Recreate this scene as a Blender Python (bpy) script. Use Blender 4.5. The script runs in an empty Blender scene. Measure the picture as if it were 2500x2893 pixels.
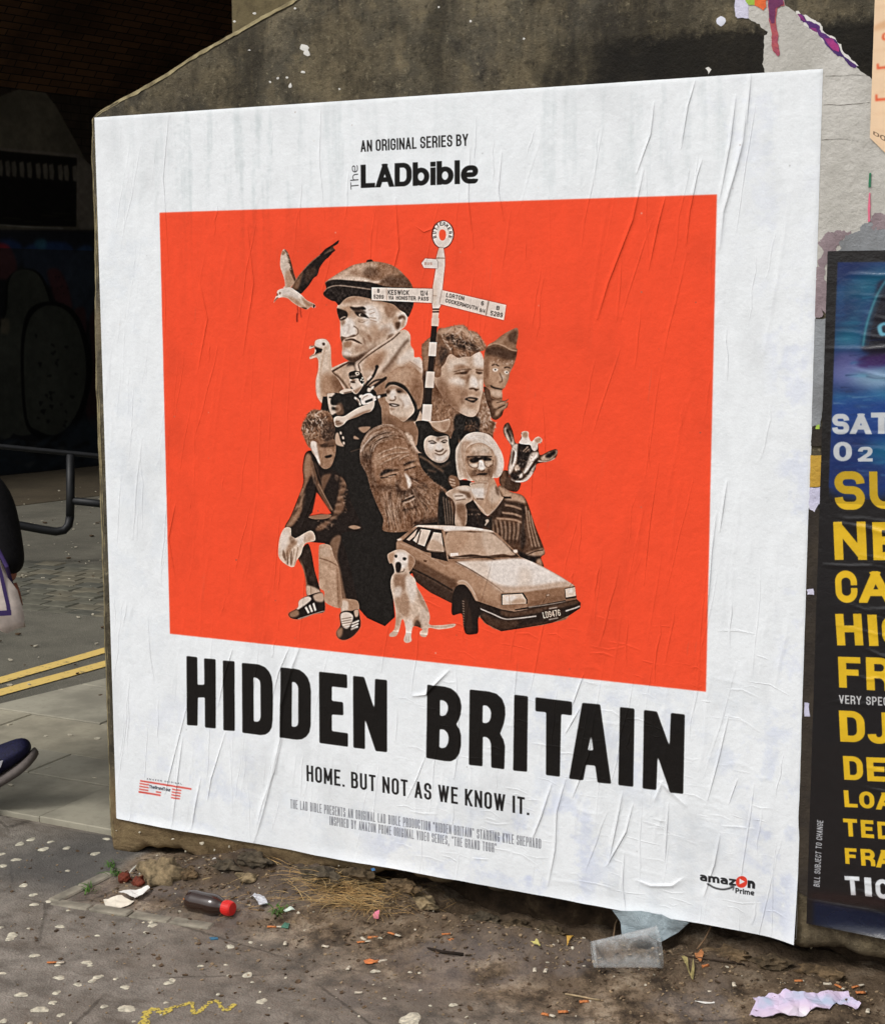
import bpy, bmesh, math, random
import numpy as np
from mathutils import Vector, Matrix, Euler, noise as mnoise
SC = bpy.context.scene
# ---------------------------------------------------------------- camera, sky, sun, exposure
F, PX, PY = 4360.4, 1250.0, 1446.5
CAM = Vector((2.78302, -3.48701, 1.61152)); EUL = Euler((1.434932, 0.001589, 0.457949), 'XYZ')
cd = bpy.data.cameras.new('camera'); cam = bpy.data.objects.new('camera', cd); SC.collection.objects.link(cam)
cam.location = CAM; cam.rotation_euler = EUL
cd.sensor_fit = 'VERTICAL'; cd.sensor_height = 24.0; cd.lens = F/2893*24.0; cd.clip_start = .05; cd.clip_end = 600
SC.camera = cam
W = bpy.data.worlds.new('World'); SC.world = W; W.use_nodes = True
nt = W.node_tree; bg = nt.nodes['Background']
sky = nt.nodes.new('ShaderNodeTexSky'); sky.sky_type = 'NISHITA'; sky.sun_disc = False
SUN_EL, SUN_AZ = math.radians(48), math.radians(205)
sky.sun_elevation = SUN_EL; sky.sun_rotation = SUN_AZ; sky.air_density = 1.0; sky.dust_density = 4.0; sky.ozone_density = 1.0
hs = nt.nodes.new('ShaderNodeHueSaturation'); hs.inputs['Saturation'].default_value = .22      # overcast: the cloud greys the blue
nt.links.new(sky.outputs[0], hs.inputs['Color']); nt.links.new(hs.outputs[0], bg.inputs[0]); bg.inputs[1].default_value = .13
sd = bpy.data.lights.new('sun', 'SUN'); sun = bpy.data.objects.new('sun', sd); SC.collection.objects.link(sun)
sd.energy = 1.2; sd.angle = math.radians(16); sd.color = (1, .97, .93)
_d = Vector((math.sin(SUN_AZ)*math.cos(SUN_EL), math.cos(SUN_AZ)*math.cos(SUN_EL), math.sin(SUN_EL)))
sun.rotation_euler = _d.to_track_quat('Z', 'Y').to_euler()
vs = SC.view_settings; vs.view_transform = 'Standard'; vs.look = 'None'; vs.gamma = 1; vs.use_curve_mapping = False
vs.exposure = 0.03
SC.cycles.max_bounces = 6; SC.cycles.use_denoising = True
SC.cycles.sample_clamp_indirect = 6

# ---------------------------------------------------------------- helpers
RC = EUL.to_matrix()
def ray(px, py): return RC @ Vector(((px-PX)/F, -(py-PY)/F, -1.0))
def at(px, py, plane='z', v=0.0):
    d = ray(px, py); i = 'xyz'.index(plane); return CAM+d*((v-CAM[i])/d[i])
def at_depth(px, py, dep): return CAM+ray(px, py)*dep
def at_plane(px, py, p0, n):
    d = ray(px, py); return CAM+d*((Vector(p0)-CAM).dot(n)/d.dot(n))
def link(name, me, mat=None, parent=None, loc=None, rot=None, smooth=False):
    o = bpy.data.objects.new(name, me); SC.collection.objects.link(o)
    if mat is not None and hasattr(me, 'materials') and len(me.materials) == 0:
        for m in (mat if isinstance(mat, (list, tuple)) else [mat]): me.materials.append(m)
    if parent: o.parent = parent
    if loc is not None: o.location = loc
    if rot is not None: o.rotation_euler = rot
    if smooth:
        for p in me.polygons: p.use_smooth = True
    return o
def mesh(name, V, Fc, smooth=False):
    me = bpy.data.meshes.new(name); me.from_pydata([tuple(v) for v in V], [], Fc); me.update()
    if smooth: me.polygons.foreach_set('use_smooth', [True]*len(me.polygons))
    return me
def tag(o, label=None, cat=None, group=None, kind=None):
    if label: o['label'] = label
    if cat: o['category'] = cat
    if group: o['group'] = group
    if kind: o['kind'] = kind
    return o
def empty(name, loc=(0, 0, 0), rot=(0, 0, 0)):
    o = bpy.data.objects.new(name, None); SC.collection.objects.link(o); o.location = loc; o.rotation_euler = rot; o.empty_display_size = .05
    return o
def bmesh_obj(name, fn, mat=None, parent=None, smooth=False, **k):
    bm = bmesh.new(); fn(bm); bmesh.ops.recalc_face_normals(bm, faces=bm.faces); me = bpy.data.meshes.new(name); bm.to_mesh(me); bm.free()
    return link(name, me, mat, parent, smooth=smooth, **k)
def bbox_bm(bm, x0, x1, y0, y1, z0, z1, bev=0):
    r = bmesh.ops.create_cube(bm, size=1)
    for v in r['verts']: v.co = Vector((x0+(v.co.x+.5)*(x1-x0), y0+(v.co.y+.5)*(y1-y0), z0+(v.co.z+.5)*(z1-z0)))
    if bev:
        es = list({e for v in r['verts'] for e in v.link_edges}); bmesh.ops.bevel(bm, geom=es, offset=bev, segments=1, affect='EDGES')
def tube(bm, pts, r, seg=10, caps=True):
    P = [Vector(p) for p in pts]; rings = []
    rr = r if isinstance(r, (list, tuple)) else [r]*len(P)
    up = Vector((0, 0, 1)); prev = None
    for i, p in enumerate(P):
        t = (P[min(i+1, len(P)-1)]-P[max(i-1, 0)]).normalized()
        if prev is None: a = t.cross(up if abs(t.z) < .9 else Vector((1, 0, 0))).normalized()
        else: a = (prev-t*prev.dot(t)).normalized()
        prev = a; b = t.cross(a)
        rings.append([bm.verts.new(p+(a*math.cos(q)+b*math.sin(q))*rr[i]) for q in [2*math.pi*k/seg for k in range(seg)]])
    for i in range(len(rings)-1):
        for k in range(seg): bm.faces.new((rings[i][k], rings[i][(k+1) % seg], rings[i+1][(k+1) % seg], rings[i+1][k]))
    if caps: bm.faces.new(rings[0][::-1]); bm.faces.new(rings[-1])
def lathe(bm, prof, seg=24, M=None):
    rings = []
    for r, z in prof:
        rings.append([bm.verts.new((M or Matrix()) @ Vector((r*math.cos(a), r*math.sin(a), z))) for a in [2*math.pi*k/seg for k in range(seg)]])
    for i in range(len(rings)-1):
        for k in range(seg): bm.faces.new((rings[i][k], rings[i][(k+1) % seg], rings[i+1][(k+1) % seg], rings[i+1][k]))
    return rings
def grid_faces(nx, ny):
    i = np.arange(nx-1)[None, :]+np.arange(ny-1)[:, None]*nx
    return np.stack([i, i+1, i+1+nx, i+nx], -1).reshape(-1, 4)
def grid_mesh(name, V, nx, ny, uv=None, smooth=True):
    """V: (ny*nx, 3)"""
    me = bpy.data.meshes.new(name); Fq = grid_faces(nx, ny); nf = len(Fq)
    me.vertices.add(len(V)); me.vertices.foreach_set('co', np.asarray(V, np.float32).ravel())
    me.loops.add(nf*4); me.loops.foreach_set('vertex_index', Fq.ravel().astype(np.int32))
    me.polygons.add(nf); me.polygons.foreach_set('loop_start', np.arange(nf, dtype=np.int32)*4)
    try: me.polygons.foreach_set('loop_total', np.full(nf, 4, np.int32))
    except Exception: pass
    if uv is not None:
        L = me.uv_layers.new(name='UVMap'); L.data.foreach_set('uv', np.asarray(uv, np.float32)[Fq.ravel()].ravel())
    me.polygons.foreach_set('use_smooth', np.full(nf, smooth)); me.update(calc_edges=True); me.validate()
    return me

# ---- materials
def s2l(c):
    return tuple(((x/255+.055)/1.055)**2.4 if x > 10.3 else x/255/12.92 for x in c)+(1,)
class M:
    """small node-graph writer"""
    def __init__(s, name, rough=.9, spec=.3):
        s.m = bpy.data.materials.new(name); s.m.use_nodes = True; s.t = s.m.node_tree; s.b = s.t.nodes['Principled BSDF']
        s.b.inputs['Roughness'].default_value = rough; s.b.inputs['Specular IOR Level'].default_value = spec
        s.tc = s.t.nodes.new('ShaderNodeTexCoord')
    def n(s, kind, **k):
        x = s.t.nodes.new(kind)
        for a, v in k.items():
            if a in x.inputs: x.inputs[a].default_value = v
            else: setattr(x, a, v)
        return x
    def lk(s, a, b): s.t.links.new(a, b)
    def mapped(s, scale=(1, 1, 1), loc=(0, 0, 0), src='Object', rot=(0, 0, 0)):
        x = s.n('ShaderNodeMapping'); x.inputs['Scale'].default_value = scale; x.inputs['Location'].default_value = loc; x.inputs['Rotation'].default_value = rot
        s.lk(s.tc.outputs[src], x.inputs['Vector']); return x.outputs[0]
    def noise(s, sc, detail=5, rough=.6, vec=None, dist=0):
        x = s.n('ShaderNodeTexNoise'); x.inputs['Scale'].default_value = sc; x.inputs['Detail'].default_value = detail; x.inputs['Roughness'].default_value = rough; x.inputs['Distortion'].default_value = dist
        s.lk(vec if vec is not None else s.tc.outputs['Object'], x.inputs['Vector']); return x.outputs['Fac']
    def vor(s, sc, vec=None, feature='F1'):
        x = s.n('ShaderNodeTexVoronoi'); x.inputs['Scale'].default_value = sc; x.feature = feature
        s.lk(vec if vec is not None else s.tc.outputs['Object'], x.inputs['Vector']); return x
    def ramp(s, fac, stops):
        x = s.n('ShaderNodeValToRGB'); e = x.color_ramp.elements
        while len(e) < len(stops): e.new(.5)
        for q, (p, c) in zip(e, stops): q.position = p; q.color = s2l(c) if isinstance(c, (tuple, list)) else (c, c, c, 1)
        s.lk(fac, x.inputs[0]); return x.outputs[0]
    def mix(s, fac, a, b, mode='MIX'):
        x = s.n('ShaderNodeMix', data_type='RGBA', blend_type=mode)
        for sock, v in ((x.inputs[0], fac), (x.inputs[6], a), (x.inputs[7], b)):
            if hasattr(v, 'is_output') or hasattr(v, 'links'): s.lk(v, sock)
            elif isinstance(v, (int, float)): sock.default_value = v if sock == x.inputs[0] else (v, v, v, 1)
            else: sock.default_value = s2l(v)
        return x.outputs[2]
    def math(s, op, a, b=None, c=None):
        x = s.n('ShaderNodeMath', operation=op)
        for i, v in enumerate((a, b, c)):
            if v is None: continue
            if isinstance(v, (int, float)): x.inputs[i].default_value = v
            else: s.lk(v, x.inputs[i])
        return x.outputs[0]
    def sep(s, src='Object'):
        x = s.n('ShaderNodeSeparateXYZ'); s.lk(s.tc.outputs[src], x.inputs[0]); return x.outputs
    def smooth(s, v, a, b):
        x = s.n('ShaderNodeMapRange', interpolation_type='SMOOTHSTEP'); x.inputs[1].default_value = a; x.inputs[2].default_value = b; s.lk(v, x.inputs[0]); return x.outputs[0]
    def col(s, c):
        if isinstance(c, (tuple, list)): s.b.inputs['Base Color'].default_value = s2l(c)
        else: s.lk(c, s.b.inputs['Base Color'])
        return s
    def bump(s, h, strength=.5, dist=.01):
        x = s.n('ShaderNodeBump'); x.inputs['Strength'].default_value = strength; x.inputs['Distance'].default_value = dist
        s.lk(h, x.inputs['Height']); s.lk(x.outputs[0], s.b.inputs['Normal']); return s
def plain(name, c, rough=.8, spec=.3, var=.15, sc=40, bump=0, metal=0):
    m = M(name, rough, spec); d = tuple(x*(1-var) for x in c); l = tuple(min(255, x*(1+var*.6)) for x in c)
    nz = m.noise(sc, 4); m.col(m.ramp(nz, [(.3, d), (.7, l)]))
    if bump: m.bump(m.noise(sc*2, 5), bump, .004)
    m.b.inputs['Metallic'].default_value = metal
    return m.m


# ---------------------------------------------------------------- picture-making in numpy (printed matter on the posters)
def homog(src, dst):
    A = []
    for (u, v), (x, y) in zip(src, dst):
        A.append([u, v, 1, 0, 0, 0, -x*u, -x*v, -x]); A.append([0, 0, 0, u, v, 1, -y*u, -y*v, -y])
    h = np.linalg.svd(np.array(A, float))[2][-1].reshape(3, 3)
    return h/h[2, 2]
CORN = [(269.8, 332.3), (2324.5, 194.6), (2248.5, 2656.4), (331.6, 2310.3)]      # poster corners as surveyed on the photograph
PW, PH = 1.993, 2.0
DPM = 1200.0
TW, TH = int(PW*DPM), int(PH*DPM)
H_PHOTO2TEX = homog(CORN, [(0, 0), (TW, 0), (TW, TH), (0, TH)])
def xf(H, P):
    P = np.asarray(P, float).reshape(-1, 2)
    q = np.c_[P, np.ones(len(P))] @ H.T
    return q[:, :2]/q[:, 2:3]

class Canvas:
    def __init__(s, w, h, col, H=None, k=1.0):
        s.w, s.h, s.H, s.k = w, h, H, k
        s.a = np.empty((h, w, 3), np.float32); s.a[:] = np.array(col, np.float32)/255.
        s.clip = None
    def tp(s, P):
        return xf(s.H, P) if s.H is not None else np.asarray(P, float).reshape(-1, 2)

def box1(m, r, ax):
    n = 2*r+1
    pad = [(0, 0), (0, 0)]; pad[ax] = (r+1, r)
    c = np.cumsum(np.pad(m, pad), axis=ax, dtype=np.float64)
    if ax == 0: return ((c[n:]-c[:-n])/n).astype(np.float32)
    return ((c[:, n:]-c[:, :-n])/n).astype(np.float32)
def blur(m, sig):
    if sig < .45: return m
    r = max(1, int(round(sig*1.0)))
    for _ in range(3 if sig > 1 else 2):
        m = box1(box1(m, r, 0), r, 1)
    return m
def rast(P, w, h, pad=0, SS=4):
    """coverage of a polygon (even-odd) -> (x0, y0, mask)"""
    P = np.asarray(P, float)
    x0 = int(math.floor(P[:, 0].min()))-pad-1; x1 = int(math.ceil(P[:, 0].max()))+pad+2
    y0 = int(math.floor(P[:, 1].min()))-pad-1; y1 = int(math.ceil(P[:, 1].max()))+pad+2
    X0, Y0 = max(0, x0), max(0, y0); X1, Y1 = min(w, x1), min(h, y1)
    if X1 <= X0 or Y1 <= Y0: return None
    W, Hh = X1-X0, Y1-Y0
    A = P; B = np.roll(P, -1, axis=0)
    ys = Y0+(np.arange(Hh*SS)+.5)/SS
    ay, by = A[:, 1][None], B[:, 1][None]; Y = ys[:, None]
    cr = ((ay <= Y) & (by > Y)) | ((by <= Y) & (ay > Y))
    den = np.where(np.abs(by-ay) < 1e-9, 1, by-ay)
    xx = A[:, 0][None]+(Y-ay)/den*(B[:, 0]-A[:, 0])[None]
    xx = np.where(cr, xx, 1e9)
    mx = cr.sum(1).max()
    if mx == 0: return None
    xx = np.sort(xx, axis=1)[:, :mx]
    xx = np.clip(xx-X0, 0, W)
    acc = np.zeros((Hh*SS, W+2), np.float32)
    rows = np.repeat(np.arange(Hh*SS), mx); sg = np.tile(np.where(np.arange(mx) % 2 == 0, 1., -1.), Hh*SS)
    xf_ = xx.ravel(); i = np.floor(xf_).astype(int); fr = xf_-i
    np.add.at(acc, (rows, i), sg*(1-fr)); np.add.at(acc, (rows, i+1), sg*fr)
    m = np.cumsum(acc, axis=1)[:, :W].reshape(Hh, SS, W).mean(1)
    return X0, Y0, np.clip(m, 0, 1).astype(np.float32)
def smooth(P, n=6, closed=True):
    P = np.asarray(P, float)
    if len(P) < 3: return P
    if closed: Q = np.vstack([P[-1], P, P[0], P[1]])
    else: Q = np.vstack([2*P[0]-P[1], P, 2*P[-1]-P[-2]])
    out = []
    t = np.linspace(0, 1, n, endpoint=False)[:, None]
    for i in range(1, len(Q)-2):
        a, b, c, d = Q[i-1], Q[i], Q[i+1], Q[i+2]
        out.append(.5*((2*b)+(-a+c)*t+(2*a-5*b+4*c-d)*t*t+(-a+3*b-3*c+d)*t**3))
    out = np.vstack(out)
    if not closed: out = np.vstack([out, P[-1]])
    return out
def thick(P, w0, w1=None, taper=False):
    P = np.asarray(P, float); n = len(P)
    d = np.gradient(P, axis=0); L = np.hypot(d[:, 0], d[:, 1]); L[L == 0] = 1
    nn = np.c_[-d[:, 1]/L, d[:, 0]/L]
    w = np.linspace(w0, w0 if w1 is None else w1, n)/2
    if taper: w = w*np.sin(np.linspace(.12, math.pi-.12, n))**.6
    return np.vstack([P+nn*w[:, None], (P-nn*w[:, None])[::-1]])
def rnd(poly, r, closed=False, n=7):
    """round the inner corners of a polyline"""
    P = [np.array(p, float) for p in poly]; out = []
    N = len(P)
    rng_ = range(N) if closed else range(1, N-1)
    if not closed: out.append(P[0])
    for i in rng_:
        a, b, c = P[i-1], P[i], P[(i+1) % N]
        la, lc = np.linalg.norm(a-b), np.linalg.norm(c-b)
        ra = min(r, la/2 if (closed or i > 1) else la, lc/2 if (closed or i < N-2) else lc)
        p, q = b+(a-b)/la*ra, b+(c-b)/lc*ra
        for t in np.linspace(0, 1, n):
            cs, sn = math.cos(t*math.pi/2), math.sin(t*math.pi/2)
            out.append(p*(1-sn)+q*(1-cs)+b*(sn+cs-1))
    if not closed: out.append(P[-1])
    return np.array(out)

def noise2(h, w, cell, seed, octs=3, ax=1.0):
    r = np.random.RandomState(seed); out = np.zeros((h, w), np.float32); amp = 1; tot = 0
    for o in range(octs):
        cy, cx = max(1.5, cell*ax), max(1.5, cell)
        gh, gw = int(h/cy)+3, int(w/cx)+3
        g = r.rand(gh, gw).astype(np.float32)
        y = np.arange(h)/cy; x = np.arange(w)/cx
        yi, xi = y.astype(int), x.astype(int); fy, fx = y-yi, x-xi
        fy = fy*fy*(3-2*fy); fx = fx*fx*(3-2*fx)
        a = g[yi]*(1-fy)[:, None]+g[yi+1]*fy[:, None]
        b = a[:, xi]*(1-fx)[None]+a[:, xi+1]*fx[None]
        out += amp*b.astype(np.float32); tot += amp; amp *= .5; cell /= 2.1
    return out/tot

SEP = [(0, (33, 24, 20)), (.2, (78, 53, 38)), (.4, (128, 91, 67)), (.6, (176, 139, 112)), (.8, (210, 188, 170)), (1, (233, 228, 226))]
def tone(t):
    if isinstance(t, tuple): return np.array(t, np.float32)/255.
    t = .47+(t-.5)*(1.22 if t < .5 else .98); t = min(1, max(0, t))
    for (a, ca), (b, cb) in zip(SEP, SEP[1:]):
        if t <= b:
            f = (t-a)/(b-a); return np.array([(1-f)*x+f*y for x, y in zip(ca, cb)], np.float32)/255.
def lay(C, r, col, op=1.0):
    if r is None: return
    x, y, m = r; h, w = m.shape
    m = m*op
    if C.clip is not None:
        cx, cy, cm = C.clip
        ax, ay = max(x, cx), max(y, cy); bx, by = min(x+w, cx+cm.shape[1]), min(y+h, cy+cm.shape[0])
        if bx <= ax or by <= ay: return
        m = m[ay-y:by-y, ax-x:bx-x]*cm[ay-cy:by-cy, ax-cx:bx-cx]; x, y = ax, ay; h, w = m.shape
    a = C.a[y:y+h, x:x+w]; a += (tone(col)-a)*m[..., None]
def shape(C, pts, col, soft=.5, op=1.0, sm=True, pad=None):
    """pts in texture pixels"""
    P = smooth(pts) if sm else np.asarray(pts, float)
    r = rast(P, C.w, C.h, pad=int(soft*4)+1)
    if r is None: return
    if soft > .45: r = (r[0], r[1], blur(r[2], soft))
    lay(C, r, col, op)
    return r

# ---------------------------------------------------------------- a stroke alphabet (condensed gothic)
def _g():
    G = {}
    # every glyph: width, list of (kind, points); kinds: s square-ended straight, r rounded path, R closed rounded path, d dot
    def g(ch, w, *st): G[ch] = (w, st)
    g('A', 1.06, ('x', [(0, 0), (.5, 1)]), ('x', [(1, 0), (.5, 1)]), ('s', [(.22, .27), (.78, .27)]))
    g('B', 1, ('s', [(0, 0), (0, 1)]), ('r', [(0, 1), (.95, 1), (.95, .53), (0, .53)]), ('r', [(0, .53), (1, .53), (1, 0), (0, 0)]))
    g('C', 1, ('r', [(1, .68), (1, 1), (0, 1), (0, 0), (1, 0), (1, .32)]))
    g('D', 1, ('s', [(0, 0), (0, 1)]), ('r', [(0, 1), (1, 1), (1, 0), (0, 0)]))
    g('E', .86, ('s', [(0, 0), (0, 1)]), ('s', [(0, 1), (1, 1)]), ('s', [(0, .52), (.85, .52)]), ('s', [(0, 0), (1, 0)]))
    g('F', .84, ('s', [(0, 0), (0, 1)]), ('s', [(0, 1), (1, 1)]), ('s', [(0, .5), (.85, .5)]))
    g('G', 1, ('r', [(1, .7), (1, 1), (0, 1), (0, 0), (1, 0), (1, .46)]), ('s', [(.6, .46), (1, .46)]))
    g('H', 1, ('s', [(0, 0), (0, 1)]), ('s', [(1, 0), (1, 1)]), ('s', [(0, .53), (1, .53)]))
    g('I', 0, ('s', [(0, 0), (0, 1)]))
    g('J', .8, ('r', [(1, 1), (1, 0), (0, 0), (0, .22)]))
    g('K', 1, ('s', [(0, 0), (0, 1)]), ('x', [(0, .36), (1, 1)]), ('x', [(.3, .55), (1, 0)]))
    g('L', .8, ('s', [(0, 0), (0, 1)]), ('s', [(0, 0), (1, 0)]))
    g('M', 1.35, ('s', [(0, 0), (0, 1)]), ('s', [(1, 0), (1, 1)]), ('x', [(0, 1), (.5, .18)]), ('x', [(1, 1), (.5, .18)]))
    g('N', 1.05, ('s', [(0, 0), (0, 1)]), ('s', [(1, 0), (1, 1)]), ('x', [(0, 1), (1, 0)]))
    g('O', 1, ('R', [(0, 0), (0, 1), (1, 1), (1, 0)]))
    g('P', .98, ('s', [(0, 0), (0, 1)]), ('r', [(0, 1), (1, 1), (1, .45), (0, .45)]))
    g('Q', 1, ('R', [(0, 0), (0, 1), (1, 1), (1, 0)]), ('x', [(.6, .25), (1, 0)]))
    g('R', 1, ('s', [(0, 0), (0, 1)]), ('r', [(0, 1), (1, 1), (1, .48), (0, .48)]), ('r', [(.3, .47), (1, .47), (1, 0)]), ('s', [(1, 0), (1, .2)]))
    g('S', .98, ('r', [(1, .74), (1, 1), (0, 1), (0, .53), (1, .5), (1, 0), (0, 0), (0, .26)]))
    g('T', .95, ('s', [(.5, 0), (.5, 1)]), ('s', [(0, 1), (1, 1)]))
    g('U', 1, ('r', [(0, 1), (0, 0), (1, 0), (1, 1)]))
    g('V', 1.06, ('x', [(0, 1), (.5, 0)]), ('x', [(1, 1), (.5, 0)]))
    g('W', 1.7, ('x', [(0, 1), (.26, 0)]), ('x', [(.5, 1), (.26, 0)]), ('x', [(.5, 1), (.74, 0)]), ('x', [(1, 1), (.74, 0)]))
    g('X', 1, ('x', [(0, 0), (1, 1)]), ('x', [(0, 1), (1, 0)]))
    g('Y', 1.04, ('x', [(0, 1), (.5, .42)]), ('x', [(1, 1), (.5, .42)]), ('s', [(.5, 0), (.5, .42)]))
    g('Z', .9, ('s', [(0, 1), (1, 1)]), ('x', [(0, 0), (1, 1)]), ('s', [(0, 0), (1, 0)]))
    g('0', 1, ('R', [(0, 0), (0, 1), (1, 1), (1, 0)]))
    g('1', .35, ('s', [(1, 0), (1, 1)]), ('x', [(0, .78), (1, 1)]))
    g('2', .95, ('r', [(0, .74), (0, 1), (1, 1), (1, .58), (0, .02)]), ('s', [(0, 0), (1, 0)]))
    g('4', 1, ('s', [(.75, 0), (.75, 1)]), ('x', [(.75, 1), (0, .25)]), ('s', [(0, .25), (1, .25)]))
    g('5', .95, ('s', [(.08, 1), (1, 1)]), ('s', [(.05, .56), (.05, 1)]), ('r', [(0, .6), (1, .6), (1, 0), (0, 0), (0, .24)]))
    g('6', .98, ('r', [(1, .8), (1, 1), (0, 1), (0, 0), (1, 0), (1, .56), (0, .56)]))
    g('7', .9, ('s', [(0, 1), (1, 1)]), ('x', [(1, 1), (.3, 0)]))
    g('8', .98, ('R', [(0, 0), (0, .52), (1, .52), (1, 0)]), ('R', [(0, .52), (0, 1), (1, 1), (1, .52)]))
    g('9', .98, ('r', [(0, .2), (0, 0), (1, 0), (1, 1), (0, 1), (0, .44), (1, .44)]))
    g('/', .6, ('x', [(0, 0), (1, 1)]))
    g('.', 0, ('d', [(0, 0)])); g(',', .1, ('x', [(0, -.16), (1, .05)]))
    g('"', .4, ('s', [(0, .85), (0, 1)]), ('s', [(1, .85), (1, 1)]))
    g('h', .86, ('s', [(0, 0), (0, 1)]), ('r', [(0, .4), (0, .68), (1, .68), (1, 0)]))
    g('e', .95, ('r', [(0, .34), (1, .34), (1, .7), (0, .7), (0, 0), (1, 0), (1, .1)]))
    g('b', .95, ('s', [(0, 0), (0, 1)]), ('R', [(0, 0), (0, .7), (1, .7), (1, 0)]))
    g('d', .95, ('s', [(1, 0), (1, 1)]), ('R', [(0, 0), (0, .7), (1, .7), (1, 0)]))
    g('i', 0, ('s', [(0, 0), (0, .68)]), ('d', [(0, .98)]))
    g('l', 0, ('s', [(0, 0), (0, 1)]))
    g('a', .85, ('r', [(0, .62), (0, .7), (1, .7), (1, 0)]), ('R', [(0, 0), (0, .4), (1, .4), (1, 0)]))
    g('m', 1.5, ('s', [(0, 0), (0, .68)]), ('r', [(0, .4), (0, .7), (.5, .7), (.5, 0)]), ('r', [(.5, .4), (.5, .7), (1, .7), (1, 0)]))
    g('n', .85, ('s', [(0, 0), (0, .68)]), ('r', [(0, .4), (0, .7), (1, .7), (1, 0)]))
    g('o', .95, ('R', [(0, 0), (0, .7), (1, .7), (1, 0)]))
    g('r', .5, ('s', [(0, 0), (0, .68)]), ('r', [(0, .4), (0, .7), (1, .68)]))
    g('u', .85, ('r', [(0, .7), (0, 0), (1, 0), (1, .7)]), ('s', [(1, 0), (1, .68)]))
    g('z', .8, ('s', [(0, .7), (1, .7)]), ('x', [(0, 0), (1, .7)]), ('s', [(0, 0), (1, 0)]))
    return G
GL = _g()
def text_mask(W, Hh, s, sw, gap, space, wide=.42, rfac=.5, swv=None):
    """draw s so that it fills a W x Hh pixel box exactly -> mask (Hh rows, W cols, baseline at the bottom)"""
    pad = 2
    # natural layout in units of cap height
    x = 0; pos = []
    for ch in s:
        if ch == ' ': x += space; continue
        w = GL[ch][0]*wide+sw; pos.append((ch, x, w)); x += w+gap
    tot = x-gap
    k = W/tot                                             # px per unit horizontally
    desc = int(Hh*.2)
    m = np.zeros((Hh+2*pad+desc, W+2*pad), np.float32); mh, mw = m.shape
    swx, swy = sw*k, (swv or sw*.92)*Hh
    for ch, gx, gw in pos:
        wdt, st = GL[ch]
        L0, L1 = gx*k+pad, (gx+gw)*k+pad
        gl = np.zeros_like(m)
        def T(p):
            return np.array([L0+swx/2+p[0]*(L1-L0-swx), pad+Hh-swy/2-p[1]*(Hh-swy)])
        def add(poly):
            r = rast(poly, mw, mh)
            if r: gl[r[1]:r[1]+r[2].shape[0], r[0]:r[0]+r[2].shape[1]] = np.maximum(gl[r[1]:r[1]+r[2].shape[0], r[0]:r[0]+r[2].shape[1]], r[2])
        def seg(a, b, ea, eb):
            # thickness anisotropic: scale to isotropic space, make a quad, scale back
            S = np.array([1/swx, 1/swy]); a_, b_ = a*S, b*S
            d = b_-a_; L = np.hypot(*d)
            if L < 1e-6: return
            d /= L; n = np.array([-d[1], d[0]])*.5
            a_ = a_-d*ea; b_ = b_+d*eb
            add(np.array([a_+n, b_+n, b_-n, a_-n])/S)
        for kind, pts in st:
            P = [T(p) for p in pts]
            if kind == 's': seg(P[0], P[1], .5, .5)
            elif kind == 'x':
                e = [(1.6 if q[0] in (0, 1) else .55) if q[1] in (0, 1) else .1 for q in pts]
                if ch == ',': e = [.5, .5]
                seg(P[0], P[1], *e)
            elif kind == 'd': seg(P[0]+[0, 0], P[0]+[0, .01], .5, .5)
            else:
                rr = max(.3*swx, min((L1-L0-swx)*rfac, 1e9))
                Q = rnd([np.array([p[0], p[1]]) for p in P], rr, closed=(kind == 'R'))
                if kind == 'R': Q = np.vstack([Q, Q[:1]])
                N = len(Q)
                for i in range(N-1):
                    op_ = kind == 'r'
                    seg(Q[i], Q[i+1], .45 if (i == 0 and op_ and pts[0][1] not in (.4, .34, .48, .53)) else .08, .45 if (i == N-2 and op_ and ch not in 'DBPRe') else .08)
        if any(kd == 'x' for kd, _ in st):
            lo, hi = int(pad), int(pad+Hh)
            gl[:lo] = 0
            if ch != ',': gl[hi:] = 0
            if ch not in 'KQR':
                c0, c1 = int(round(L0-(.25*swx if ch in 'AVWYM' else 0))), int(round(L1+(.25*swx if ch in 'AVWYM' else 0)))
                gl[:, :max(0, c0)] = 0; gl[:, c1:] = 0
        m = np.maximum(m, gl)
    return pad, m
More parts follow.
